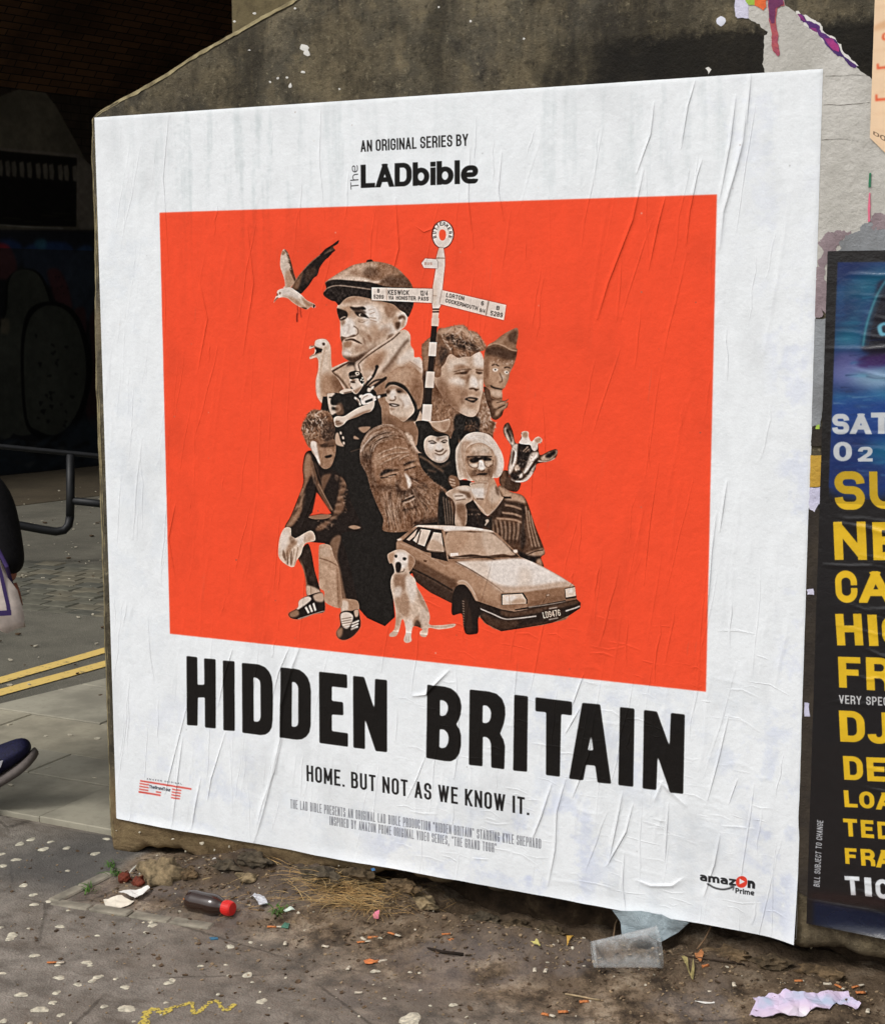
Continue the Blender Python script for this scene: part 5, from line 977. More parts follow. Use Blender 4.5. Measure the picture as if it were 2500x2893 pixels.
# ================================================================ ground
UD = Vector((.2, .98, 0)).normalized(); ND = Vector((UD.y, -UD.x, 0))        # along the road, and towards the camera's side of it
_TB = {}
def fbm(x, y, cell, seed, octs=4):
    if seed not in _TB: _TB[seed] = np.random.RandomState(seed).rand(256, 256)
    tb = _TB[seed]; out = 0; amp = 1; tot = 0
    for o in range(octs):
        X, Y = x/cell+o*17.3, y/cell+o*9.1; xi, yi = np.floor(X).astype(int), np.floor(Y).astype(int); fx, fy = X-xi, Y-yi; fx = fx*fx*(3-2*fx); fy = fy*fy*(3-2*fy)
        g = lambda a, b: tb[a & 255, b & 255]
        out = out+amp*((g(xi, yi)*(1-fx)+g(xi+1, yi)*fx)*(1-fy)+(g(xi, yi+1)*(1-fx)+g(xi+1, yi+1)*fx)*fy); tot += amp; amp *= .5; cell = cell/2.03
    return out/tot-.5
def sst(v, a, b):
    t = np.clip((v-a)/(b-a), 0, 1); return t*t*(3-2*t)
def HG(x, y):
    x = np.asarray(x, float); y = np.asarray(y, float)
    k = sst(x, .1, .45); wid = .16+.16*k; bank = (.012+.05*k+.01*np.sin(x*5))*sst(y, -wid-.06, .02)
    soil = sst(x, .08, .2)*sst(y+fbm(x, y, .3, 3)*.15, -.36, -.22)
    bank = bank*(1-.85*sst(y, -.09, -.02)*sst(x, .95, 1.1)*(1-sst(x, 1.6, 1.75)))
    z = bank*(1+fbm(x, y, .12, 4, 5)*1.1)+soil*(fbm(x, y, .05, 5, 4)*.022+fbm(x, y, .016, 6, 3)*.009)+fbm(x, y, .5, 7, 4)*.008*sst(y, -3, -.1)+fbm(x, y, .02, 8, 3)*.0025
    wash = sst(x, .5, 1.2)*sst(y, -.8, -.3); z = z+wash*(fbm(x, y*2, .06, 9, 4)*.009)
    cover = (sst(-x, .0, .03)*sst(y, .1, .13)+sst(-x-1.0, 0, .1)*sst(y, -.5, .1)); z = z*(1-np.clip(cover, 0, 1))-.014*np.clip(cover, 0, 1)
    return z
def gp(px, py, lift=0.0):
    p = at(px, py, 'z', 0)
    for _ in range(4): p = at(px, py, 'z', float(HG(p.x, p.y))+lift)
    return p
def dens(a, b, c, d, fine, coarse):
    L = list(-np.geomspace(.05, b-a, coarse)[::-1]+b) if b > a else []
    return np.array(L+list(np.arange(b, c, fine))+list(c+np.geomspace(.02, d-c, coarse)))
xs = dens(-60, -.35, 2.75, 60, .0085, 14); ys = dens(-60, -1.05, .16, 3.0, .0085, 12)
ys = ys[ys < 2.2]; X, Y = np.meshgrid(xs, ys); Z = HG(X, Y); Z[np.abs(Y) > 2.1] -= .0
V = np.stack([X, Y, Z], -1).reshape(-1, 3)
tag(link('pavement_ground', grid_mesh('pavement_ground', V, len(xs), len(ys)), MT['ground']), kind='structure')
# the road, one large sheet out to the horizon, a little lower
tag(link('road', mesh('road', [(-200, -200, -.03), (200, -200, -.03), (200, 200, -.03), (-200, 200, -.03)], [(0, 1, 2, 3)]), MT['road']), kind='structure')
def rp(s, t, z): p = Vector((-1.507, 1.168, 0))+UD*s-ND*t; return (p.x, p.y, z)      # s along the kerb line, t out into the road
rs = mesh('road_surface', [rp(-9, 5.45, -.004), rp(-9, 0, -.004), rp(14, 0, -.004), rp(14, 5.45, -.004)], [(0, 1, 2, 3)])
tag(link('road_surface', rs, MT['road']), kind='structure')
def ln(pxs, z=.0005):
    P = [at(*q) for q in pxs]; return P
def road_line(a0, a1, b0, b1):
    A0, A1, B0, B1 = at(*a0), at(*a1), at(*b0), at(*b1)
    d1, d2 = (B0-A0), (B1-A1); V = []; N = 40
    r = random.Random(3)
    for i in range(N+1):
        f = -5+16*i/N; u = A0+d1*f; v = A1+d2*f; w = (v-u); mid = (u+v)/2+Vector((r.uniform(-.004, .004), 0, 0)); w = w.normalized()*.06
        V += [(mid-w).to_tuple()[:2]+(.0005,), (mid+w).to_tuple()[:2]+(.0005,)]
    return mesh('yellow_line', V, [(2*i, 2*i+1, 2*i+3, 2*i+2) for i in range(N)])
yl = empty('double_yellow_lines'); yl['kind'] = 'structure'
link('yellow_line', road_line((0, 1916), (0, 1928), (302, 1828), (302, 1844)), MT['yellow'], yl)
link('yellow_line', road_line((0, 1948), (0, 1965), (305, 1864), (305, 1883)), MT['yellow'], yl)
# paving slabs between the kerb and the tarmac, each its own piece
pv = tag(empty('slab_pavement', (0, 0, 0)), kind='structure')
rr = random.Random(12)
rows = [(.155, .50), (.505, .735), (.74, 1.10), (1.105, 1.56), (1.565, 2.0), (2.005, 2.5), (2.505, 3.1)]
def kx(y): return -1.507+(y-1.168)*.205
for ri, (y0, y1) in enumerate(rows):
    x1 = 0.55; jo = [-.43, -.78, -.62, -.95, -.5, -.8, -.6][ri]
    cuts = [x1, jo+.72*1, jo, jo-.66, jo-1.3, jo-1.9]; cuts = [c for c in cuts if c <= x1]
    for a, b in zip(cuts[1:], cuts[:-1]):
        k0, k1 = kx(y0)+.01, kx(y1)+.01
        if b < k0: continue
        A = max(a, k0)+.002; A2 = max(a, k1)+.002; B = b-.001
        if B-A < .05: continue
        sk = lambda y: (y-y0)*.0
        t = rr.uniform(-.002, .003)
        bm_pts = [(A, y0), (B, y0), (B, y1-.001), (A2, y1-.001)]
        def f(bm, P=bm_pts, t=t):
            vt = [bm.verts.new((x, y, .004+t+rr.uniform(-.001, .001))) for x, y in P]; vb = [bm.verts.new((x, y, -.03)) for x, y in P]
            bm.faces.new(vt)
            for i in range(4): bm.faces.new((vt[i], vb[i], vb[(i+1) % 4], vt[(i+1) % 4]))
            bmesh.ops.bevel(bm, geom=[e for e in bm.edges if e.verts[0] in vt and e.verts[1] in vt], offset=.003, segments=1, affect='EDGES')
        bmesh_obj('paving_slab', f, rr.choice(SLABS), pv)
# band of setts across the road
st = tag(empty('sett_paving'), kind='structure')
smat = [plain('granite sett', c, .85, .3, .2, 12, .4) for c in ((98, 96, 84), (88, 87, 78), (108, 103, 88))]
smes = []
for k in range(3):
    bm = bmesh.new(); bbox_bm(bm, -.083, .083, -.063, .063, -.03, .003, .007); me = bpy.data.meshes.new('sett'); bm.to_mesh(me); bm.free(); me.materials.append(smat[k]); smes.append(me)
for j in range(-9, 14):
    for i in range(-10, 10):
        u_ = i*.171+(j % 2)*.086; v_ = j*.131; ca, sa = math.cos(.06), math.sin(.06)
        p = Vector((-2.95+u_*ca-v_*sa, 3.3+u_*sa+v_*ca, 0))
        if p.x > -1.5 or p.x < -4.5 or p.y < 2.72 or p.y > 3.95 or (p-Vector(rp(0, 0, 0))).dot(ND) > -.15: continue
        o = link('sett', rr.choice(smes), None, st, loc=(p.x+rr.uniform(-.004, .004), p.y+rr.uniform(-.004, .004), -.002+rr.uniform(-.004, .004)), rot=(rr.uniform(-.02, .02), rr.uniform(-.02, .02), rr.uniform(-.05, .16)))

# ================================================================ the concrete buttress
def wx(px, py): return pw(px, py)
ridge = [pw(261, 322), pw(384, 255), pw(520, 172), pw(648, 96), pw(800, 9)]
ridge += [(ridge[-1][0]+.6, ridge[-1][1]+.6*(ridge[-1][1]-ridge[0][1])/(ridge[-1][0]-ridge[0][0])*1.02)]
XL = ridge[0][0]; XR = 3.6
xe = ridge[-1][0]; slope = (ridge[-1][1]-ridge[-2][1])/(ridge[-1][0]-ridge[-2][0])
lip = [(-.03, .004), (.02, .002), (.06, .006), (.1, .03), (.16, .045), (.22, .038), (.28, .02), (.36, .035), (.42, .02), (.5, .05), (.6, .035), (.72, .07), (.85, .075), (.95, .1), (1.05, .085), (1.2, .1), (1.35, .112), (1.5, .10), (1.62, .118), (1.75, .108), (1.9, .118), (2.0, .09), (2.1, .105), (2.3, .1), (3.7, .1)]
cx = np.concatenate([XL+np.array([0, .004, .009, .016]), np.arange(XL+.024, 2.6, .0125), np.arange(2.62, XR, .06)])
zt = np.interp(cx, [r[0] for r in ridge]+[XR], [r[1] for r in ridge]+[ridge[-1][1]+slope*(XR-xe)]); zt = np.minimum(zt, 4.4)
zb = np.interp(cx, [l[0] for l in lip], [l[1] for l in lip])+fbm(cx, cx*0+3, .05, 31, 4)*.03*sst(cx, .06, .15)
prof = []; NR = 110
V = []
fr = np.concatenate([[0, .002, .005, .009], np.linspace(.014, .965, NR), [.985, .994, .998, 1.0]])
fr = np.concatenate([[0, .0018, .004, .007], .01+np.linspace(0, 1, NR)**1.25*.94, [.965, .98, .991, .996, 1.0]])
for j in range(-2, len(fr)+2):
    f = fr[min(max(j, 0), len(fr)-1)]
    z = zb+(zt-zb)*f
    dl = cx-XL; dtp = zt-z; db = z-zb
    def ch(d, r): t = np.clip(1-d/r, 0, 1); return t*t*r
    y = ch(dl, .014)+ch(dtp, .016)+ch(db, .02)*.8
    y = y+np.where(db < .12, (fbm(cx, z, .05, 33, 4)+.3)*.03*sst(.12-db, 0, .08)*sst(cx, .1, .25), 0)+fbm(cx, z, .3, 35, 4)*.006+fbm(cx, z, .02, 36, 3)*.002
    xx = cx-(.008+.013*np.clip((2.1-z)/.7, 0, 1))*np.clip(1-dl/.3, 0, 1)+np.where(dl < .02, fbm(z, z*0, .08, 37, 4)*.01, 0)
    zz = z+np.where(dtp < .02, fbm(cx, cx*0+5, .06, 38, 4)*.012, 0)
    if j == -2: y = y*0+.42; zz = zb+.01
    if j == -1: y = y+.05; zz = zb+.006
    if j == len(fr): y = y+.02; zz = zt+.001
    if j == len(fr)+1: y = y*0+.42; zz = zt+.001
    V.append(np.stack([xx, y, zz], -1))
V = np.array(V); left = V[:, :1].copy(); left[..., 1] = .42; V = np.concatenate([left, V], 1)
ny, nx = V.shape[:2]
wme = grid_mesh('concrete_face', V.reshape(-1, 3), nx, ny)
wme.flip_normals() if wme.polygons[nx*20+50].normal.y > 0 else None
but = tag(empty('concrete_buttress', (1.0, .2, 0)), 'weathered brown concrete buttress with sloping top behind the posters', 'concrete wall')
o = link('concrete_face', wme, MT['conc'], but); o.location = (-1.0, -.2, 0)
# shift texture space: object coordinates equal world (parent offset undone)
# pale worn arris along slope and corner, real strips following the chamfer
def arris():
    V = []; Fc = []
    pts = [(XL+.002, z) for z in np.arange(.05, ridge[0][1], .02)]+[(x, np.interp(x, [r[0] for r in ridge], [r[1] for r in ridge])) for x in np.arange(XL+.01, xe, .012)]
    n0 = int((ridge[0][1]-.05)/.02)
    for i, (x, z) in enumerate(pts):
        w = .011+.006*float(fbm(np.array(x*3+z), np.array(1.), .07, 41, 3))
        if i <= n0: w = .013+w*.35; a = (x-(.008+.013*min(1, max(0, (2.1-z)/.7)))+float(fbm(np.array(z), np.array(0.), .08, 37, 4))*.01-.0015, .007, z); b = (a[0]+w, -.0008, z); c = (a[0]-.0005, .012, z)
        else: zj = float(fbm(np.array(x), np.array(5.), .06, 38, 4))*.012; a = (x, .008, z+zj+.001); b = (x+w*.35, -.0008, z+zj-w*1.0); c = (x, .03, z+zj+.0018)
        V += [b, a, c]
        if i: k = 3*i; Fc += [(k-3, k, k+1, k-2), (k-2, k+1, k+2, k-1)]
    return mesh('worn_edge', V, Fc, True)
link('worn_edge', arris(), MT['arris'], but, loc=(-1.0, -.2, 0))
# paint flecks stuck on the concrete above the posters
def blob(name, px, py, rx, ry, mat, parent=None, off=(0, 0, 0), y=-.001, seed=1, n=9, jag=.3):
    r = random.Random(seed); c = pw(px, py); V = [(c[0], y-.0012, c[1])]
    for i in range(n):
        a = 2*math.pi*i/n; q = 1+r.uniform(-jag, jag); x_, z_ = pw(px+rx*q*math.cos(a), py+ry*q*math.sin(a)); V.append((x_, y-.0006, z_)); 
    nn = len(V)-1
    for i in range(n): V.append((V[1+i][0], y+.0015, V[1+i][2]))
    Fc = [(0, 1+i, 1+(i+1) % n) for i in range(n)]+[(1+i, 1+n+i, 1+n+(i+1) % n, 1+(i+1) % n) for i in range(n)]
    return link(name, mesh(name, V, Fc), mat, parent, loc=off)
for i, (x, y, rx, ry) in enumerate([(860, 135, 12, 10), (868, 150, 10, 8), (857, 204, 5, 4), (821, 242, 5, 7), (812, 220, 4, 3), (786, 221, 3, 3), (764, 232, 3, 3), (706, 142, 4, 2), (1005, 320, 3, 3), (960, 252, 3, 3), (835, 24, 3, 3), (720, 38, 5, 3), (663, 61, 4, 3), (1240, 20, 3, 3), (1330, 60, 4, 3), (1480, 110, 3, 3)]):
    blob('paint_fleck', x, y, rx, ry, MT['whitepaper'], but, (-1, -.2, 0), seed=i)
blob('paint_splash', 2036, 60, 13, 14, plain('white paint', (222, 224, 236), .6, .4, .04), but, (-1, -.2, 0), seed=77, jag=.12, n=12)
# pillar rising behind the buttress
PYF = .425
def pil(bm):
    x0 = at(650, 60, 'y', PYF).x; bbox_bm(bm, x0, 4.2, PYF, 1.3, -.03, 4.6, .012)
pilm = M('brown concrete pillar', .93, .2); a_ = pilm.noise(2.5, 6, .6); b_ = pilm.noise(22, 6, .68); kk = pilm.mix(a_, (96, 86, 62), (124, 112, 84)); kk = pilm.mix(pilm.math('MULTIPLY', pilm.smooth(b_, .5, .68), .5), kk, (72, 64, 48)); pilm.col(kk); pilm.bump(b_, .6, .01)
tag(bmesh_obj('bridge_pillar', pil, pilm.m), 'tall paler concrete pillar rising behind the sloping buttress', 'pillar')

# ================================================================ bridge: vault, far wall, near wall, portal
FW0 = at(0, 1345); UW = (at(290, 1315)-FW0).normalized(); NW = Vector((UW.y, -UW.x, 0))     # far wall base and direction, NW towards the camera
SPR = 3.55; SPAN = 9.2; RISE = 2.2; S0, S1 = -1.9, 22
def fwp(s, t, z): p = FW0+UW*s+NW*t; return Vector((p.x, p.y, z))
brick = M('sooty brick', .95, .15); bt = brick.n('ShaderNodeTexBrick'); bt.inputs['Scale'].default_value = 1; bt.inputs['Brick Width'].default_value = .225; bt.inputs['Row Height'].default_value = .075; bt.inputs['Mortar Size'].default_value = .006
bt.inputs['Color1'].default_value = s2l((104, 76, 54)); bt.inputs['Color2'].default_value = s2l((78, 58, 44)); bt.inputs['Mortar'].default_value = s2l((40, 34, 28)); brick.lk(brick.tc.outputs['UV'], bt.inputs['Vector'])
brick.col(brick.mix(brick.math('MULTIPLY', brick.smooth(brick.noise(1.2, 5), .42, .62), .6), bt.outputs['Color'], (44, 36, 30))); brick.bump(bt.outputs['Fac'], -.6, .01)
def arc(t):         # t in 0..SPAN -> height of the vault
    R = (SPAN**2/4+RISE**2)/(2*RISE); return SPR+math.sqrt(R*R-(t-SPAN/2)**2)-(R-RISE)
nt_ = 28; ns_ = 12; V = []; UV = []
L_ = 0; prev = None
for i in range(nt_+1):
    t = SPAN*i/nt_; z = arc(t)
    if prev: L_ += math.hypot(t-prev[0], z-prev[1])
    prev = (t, z)
    for j in range(ns_+1): s = S0+(S1-S0)*j/ns_; V.append(fwp(s, t, z)); UV.append((s, L_))
br = tag(empty('railway_bridge', fwp(0, 4, 0)), 'dark brick railway bridge with vaulted underside spanning the road', 'bridge')
def brl(o): o.location = -br.location; return o
brl(link('brick_vault', grid_mesh('brick_vault', np.array([tuple(v) for v in V]), ns_+1, nt_+1, UV), brick.m, br))
def quad_uv(name, P, uv, mat, parent):
    me = mesh(name, P, [(0, 1, 2, 3)]); L = me.uv_layers.new(name='UVMap')
    for i, q in enumerate(uv): L.data[i].uv = q
    return brl(link(name, me, mat, parent))
quad_uv('near_abutment', [fwp(S0, SPAN, -.03), fwp(S1, SPAN, -.03), fwp(S1, SPAN, SPR), fwp(S0, SPAN, SPR)], [(0, 0), (24, 0), (24, 3.6), (0, 3.6)], brick.m, br)
quad_uv('dark_closing_wall', [fwp(S1, 0, -.03), fwp(S1, SPAN, -.03), fwp(S1, SPAN, 6), fwp(S1, 0, 6)], [(0, 0), (9, 0), (9, 6), (0, 6)], brick.m, br)  # added wall closing off the far end so the vault stays dark
# unseen spandrel over the portal, added for the shade it casts, and deck on top
V = []; Fc = []
for i in range(nt_+1): t = SPAN*i/nt_; V += [fwp(S0, t, arc(t)), fwp(S0, t, 7.4), fwp(S0-.5, t, arc(t)), fwp(S0-.5, t, 7.4)]
for i in range(nt_): k = 4*i; Fc += [(k+2, k+6, k+7, k+3), (k, k+4, k+6, k+2), (k+1, k+3, k+7, k+5), (k, k+1, k+5, k+4)]
brl(link('shade_spandrel', mesh('shade_spandrel', V, Fc), brick.m, br))
brl(link('deck', mesh('deck', [fwp(S0, -3, 7), fwp(S1, -3, 7), fwp(S1, SPAN+3, 7), fwp(S0, SPAN+3, 7)], [(0, 1, 2, 3)]), MT['conc'], br))
brl(link('shade_wing_wall', mesh('shade_wing_wall', [fwp(S0-.5, 0, -.03), fwp(S0-.5, -6, -.03), fwp(S0-.5, -6, 5.4), fwp(S0-.5, 0, 7.4)], [(0, 1, 2, 3)]), MT['conc'], br))  # unseen wall, added to keep light out from the left
# far wall with its paint, signboard and graffiti
FS0, FS1, FZ = -4.9, 6.0, SPR
FD = 230
def f_tex(px, py):
    p = at_plane(px, py, FW0, NW); s = (p-FW0).dot(UW); return ((s-FS0)*FD, (FZ-p.z)*FD)
HF = homog([(0, 300), (290, 300), (290, 1300), (0, 1300)], [f_tex(0, 300), f_tex(290, 300), f_tex(290, 1300), f_tex(0, 1300)])
def far_wall_art():
    C = Canvas(int((FS1-FS0)*FD), int(FZ*FD), (62, 52, 44), H=HF); h, w = C.h, C.w
    # bricks
    yy, xx = np.mgrid[0:h, 0:w]; row = (yy/(.075*FD)).astype(int); mort = ((yy % (.075*FD)) < 2) | (((xx+(row % 2)*.11*FD) % (.225*FD)) < 2)
    C.a *= (1+.35*(noise2(h, w, 26, 3, 3)-.5))[..., None]; C.a[mort] *= .6
    def K(c, pts, so=.5, op=1, sm=False): shape(C, C.tp(pts), c, so, op, sm=sm)
    K((104, 98, 84), [-1200, 640, -1200, 290, 0, 272, 60, 250, 110, 238, 160, 300, 215, 400, 252, 470, 268, 560, 268, 650, 0, 650], 1)
    K((120, 112, 102), [-1200, 415, 0, 417, 150, 430, 222, 436, 262, 470, 268, 648, 225, 648, 215, 600, 218, 446, 0, 426, -1200, 424], .6)
    K((26, 24, 22), [-1200, 424, 0, 426, 218, 446, 216, 640, 0, 636, -1200, 630], .6)
    r = random.Random(5)
    for i in range(26):                       # a strip of torn paper bills along the board
        x = -300+i*21+r.uniform(-3, 3); y = 455+x*.075; K((118, 112, 100), [x, y, x+12, y-4, x+16, y+20, x+14, y+44, x+3, y+40, x+1, y+20], 1.2, .9)
    for i in range(14): x = r.uniform(-200, 190); y = r.uniform(590, 625); K((90, 88, 60), [x, y, x+50, y+3, x+50, y+5, x, y+2], .5, .5)
    K((150, 148, 140), [-900, 628, 0, 633, 90, 640, 180, 644, 180, 647, 90, 643, 0, 636, -900, 631], .5)
    K((30, 34, 44), [-1200, 640, 290, 652, 290, 1345, -1200, 1345], 3, .85)
    def S(c, pts, so=1.4, op=1): K(c, pts, so, op, True)
    for c, p in (((40, 62, 110), [0, 680, 60, 690, 60, 750, 20, 760]), ((44, 70, 120), [70, 700, 200, 690, 190, 800, 90, 790]), ((60, 110, 130), [100, 680, 130, 676, 128, 705, 105, 700]), ((50, 78, 120), [190, 740, 262, 700, 268, 900, 200, 860])): S(c, p, 3, .8)
    for c, p in (((140, 42, 52), [-60, 700, 20, 690, 50, 760, 10, 790, -60, 760]), ((140, 42, 52), [135, 765, 165, 760, 190, 800, 205, 860, 200, 870, 160, 850, 145, 810]), ((120, 40, 46), [210, 880, 240, 870, 245, 930, 235, 940]), ((104, 38, 42), [255, 900, 300, 880, 300, 1210, 245, 1170, 262, 1050])): S(c, p, 1.5, .95)
    GR = (88, 96, 72); BKK = (16, 16, 15)
    def fig(pts): shape(C, thick(smooth(C.tp(pts), 6), 9), BKK, .8, sm=False); S(GR, pts, .8)
    for pts in ([10, 1200, -30, 1000, 12, 880, 20, 790, 60, 756, 110, 765, 140, 820, 155, 900, 150, 1000, 120, 1200], [-300, 1230, -330, 900, -240, 780, -120, 760, -40, 830, 0, 950, 40, 1200, -60, 1240]): S(BKK, [q+(4 if i % 2 else 0) for i, q in enumerate(pts)], 1, 1); S(GR, [pts[i]+(6 if i % 2 == 0 and pts[i] < 60 else (-6 if i % 2 == 0 else 6)) for i in range(len(pts))], .8)
    S(BKK, [70, 1180, 60, 1000, 72, 900, 100, 862, 150, 852, 200, 870, 235, 920, 260, 1020, 250, 1120, 215, 1210, 160, 1245, 105, 1235], 1); S(GR, [78, 1180, 68, 1010, 80, 915, 110, 872, 150, 862, 192, 880, 225, 930, 244, 1020, 238, 1110, 205, 1190, 160, 1228, 112, 1218], .9)
    for i in range(26):
        x, y = r.uniform(100, 215), r.uniform(930, 1200); K(BKK, [x, y, x+r.uniform(4, 14), y+r.uniform(-3, 3), x+r.uniform(2, 10), y+r.uniform(4, 18), x-2, y+4], .8, .7)
    for i in range(12): x, y = r.uniform(146, 200), r.uniform(778, 860); K((30, 16, 18), [x, y, x+4, y, x+3, y+5], .5)
    K((150, 130, 80), [3, 900, 26, 898, 30, 930, 22, 945, 4, 942], 1.5)
    S((40, 78, 112), [-300, 1290, -100, 1250, 40, 1262, 120, 1290, 200, 1200, 300, 1190, 300, 1330, -300, 1350], 5, .6)
    for i in range(60):
        x, y = r.uniform(-100, 290), r.uniform(1240, 1330); S(r.choice(((50, 84, 110), (60, 70, 80), (24, 26, 30), (90, 96, 96))), [x, y, x+r.uniform(8, 40), y-r.uniform(4, 14), x+r.uniform(8, 30), y+r.uniform(2, 10)], 1.5, .7)
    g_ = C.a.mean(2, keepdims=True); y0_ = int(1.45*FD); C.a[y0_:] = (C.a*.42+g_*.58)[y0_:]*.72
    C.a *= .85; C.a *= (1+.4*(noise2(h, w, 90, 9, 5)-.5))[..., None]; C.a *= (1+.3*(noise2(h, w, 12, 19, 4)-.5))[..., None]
    return C
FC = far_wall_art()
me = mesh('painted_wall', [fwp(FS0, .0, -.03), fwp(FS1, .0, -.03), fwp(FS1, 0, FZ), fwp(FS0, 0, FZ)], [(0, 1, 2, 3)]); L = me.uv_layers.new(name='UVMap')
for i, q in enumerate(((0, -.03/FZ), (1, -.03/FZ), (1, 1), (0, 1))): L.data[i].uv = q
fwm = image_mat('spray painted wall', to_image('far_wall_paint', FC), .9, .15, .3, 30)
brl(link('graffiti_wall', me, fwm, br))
quad_uv('far_abutment', [fwp(FS1, 0, -.03), fwp(S1, 0, -.03), fwp(S1, 0, SPR), fwp(FS1, 0, SPR)], [(0, 0), (16, 0), (16, 3.6), (0, 3.6)], brick.m, br)
# far pavement with its kerb
def fpv(bm):
    P = [fwp(-9, 0, 0), fwp(-9, 1.9, 0), fwp(20, 1.9, 0), fwp(20, 0, 0)]
    vt = [bm.verts.new((p.x, p.y, .0)) for p in P]; vb = [bm.verts.new((p.x, p.y, -.03)) for p in P]; bm.faces.new(vt)
    for i in range(4): bm.faces.new((vt[i], vb[i], vb[(i+1) % 4], vt[(i+1) % 4]))
tag(bmesh_obj('far_pavement', fpv, tarmac((70, 62, 50), (96, 86, 68), (120, 110, 92), 'worn far pavement')), kind='structure')

# ================================================================ tubular railing
rl = tag(empty('guard_railing', at(200, 1510)), 'low black tubular guard railing standing under the bridge beside the road', 'railing')
RD = 9.6
def rpp(px, py): p = at_depth(px, py, RD+(px-200)*.0006); return p
def rt(name, pts, r):
    def f(bm): tube(bm, [rpp(*p) for p in pts], r, 12)
    o = bmesh_obj(name, f, MT['black'], rl, smooth=True); o.location = -rl.location; return o
rt('top_rail', [(-520, 1228), (0, 1261), (300, 1290), (620, 1320)], .016)
rt('bottom_rail', [(-520, 1440), (-200, 1458), (45, 1482), (120, 1496), (160, 1502), (182, 1498), (195, 1484), (199, 1460)], .0265)
rt('post', [(199, 1462), (200, 1400), (200, 1284)], .0265)
rt('lower_rail', [(200, 1414), (300, 1425), (620, 1450)], .024)
rt('leg', [(-380, 1236), (-380, 1448), (-380, 1560)], .0265); rt('leg', [(540, 1312), (540, 1440), (540, 1580)], .0265)

# ================================================================ person walking in from the left
P_DEP = 4.72
def pd(px, py, dd=0.0): return at_depth(px, py, P_DEP+dd)
WD = (RC @ Vector((1, 0, 0))); WD.z = 0; WD.normalize(); FWD = Vector((-WD.y, WD.x, 0))         # walking direction (to the right), away from the camera
def skin(name, verts, edges, radii, mat, parent, lvl=2, root=0):
    me = bpy.data.meshes.new(name); me.from_pydata([tuple(v) for v in verts], edges, []); me.update()
    o = link(name, me, mat, parent)
    m1 = o.modifiers.new('skin', 'SKIN'); m1.use_smooth_shade = True
    for i, r in enumerate(radii): me.skin_vertices[0].data[i].radius = (r, r) if not isinstance(r, tuple) else r
    me.skin_vertices[0].data[root].use_root = True
    m2 = o.modifiers.new('sub', 'SUBSURF'); m2.levels = lvl; m2.render_levels = lvl
    return o
heel = at(-118, 2294); heel.z = 0
hip = heel-WD*.36+Vector((0, 0, .86)); pers = empty('person', (hip.x, hip.y, 0)); tag(pers, 'person striding in at the left edge in black coat with blue trainer and tote bag', 'person')
def rel(v): return Vector(v)-Vector((hip.x, hip.y, 0))
H0 = rel(hip)
skinm = plain('skin', (170, 108, 88), .6, .4, .06); coat = plain('black cloth', (26, 25, 27), .9, .2, .2, 60, .3); denim = plain('dark trousers', (30, 32, 40), .9, .2, .2, 60)
z = Vector((0, 0, 1))
ank_f = rel(heel)+WD*.03+z*.1; knee_f = H0*.5+ank_f*.5+WD*.05+z*0-FWD*.03
far_ = FWD*.1
rearfoot = rel(heel)-WD*.74+far_*1.2; ank_r = rearfoot+z*.16; knee_r = rearfoot+WD*.22+z*.47
sh_n = H0+z*.5-FWD*.19+WD*.02; sh_f = H0+z*.5+FWD*.19+WD*.02; neck = H0+z*.56+WD*.03; head = H0+z*.72+WD*.05
elb = rel(pd(-30, 1400)); wr = rel(pd(30, 1650)); elb_f = sh_f-WD*.12-z*.26; wr_f = elb_f+WD*.08-z*.24
V = [H0, H0+z*.2, H0+z*.4+WD*.01, neck, neck+z*.07, H0-FWD*.08-z*.04, knee_f, ank_f+z*.02, H0+FWD*.08-z*.04, knee_r, ank_r, sh_n, elb, wr, sh_f, elb_f, wr_f]
E = [(0, 1), (1, 2), (2, 3), (3, 4), (0, 5), (5, 6), (6, 7), (0, 8), (8, 9), (9, 10), (2, 11), (11, 12), (12, 13), (2, 14), (14, 15), (15, 16)]
R_ = [.13, .115, .13, .055, .05, .085, .055, .038, .085, .055, .038, .06, .042, .03, .06, .042, .03]
body = skin('body', V, E, R_, skinm, pers)
# head with face
def headm(bm):
    bmesh.ops.create_uvsphere(bm, u_segments=24, v_segments=16, radius=1)
    for v in bm.verts:
        f = v.co.x; q = v.co.z
        v.co = Vector((v.co.x*.098*(1 if q > -.3 else .92), v.co.y*.076*(1-.18*max(0, -q)), v.co.z*.118))
        if f > .7 and -.25 < q < .1 and abs(v.co.y) < .016: v.co.x += .022*(1-abs(q+.1)*2)
Mh = Matrix(((WD.x, -FWD.x, 0, 0), (WD.y, -FWD.y, 0, 0), (0, 0, 1, 0), (0, 0, 0, 1)))
hd = bmesh_obj('head', headm, skinm, pers, smooth=True); hd.matrix_local = Matrix.Translation(head) @ Mh
def hairm(bm):
    bmesh.ops.create_uvsphere(bm, u_segments=20, v_segments=14, radius=1)
    for v in bm.verts: v.co = Vector((v.co.x*.104-.012, v.co.y*.086, v.co.z*.112+.02))
    bmesh.ops.delete(bm, geom=[v for v in bm.verts if v.co.x > .03 and v.co.z < .05], context='VERTS')
hr = bmesh_obj('hair', hairm, plain('dark hair', (40, 30, 24), .7, .3, .3, 80), pers, smooth=True); hr.matrix_local = Matrix.Translation(head) @ Mh
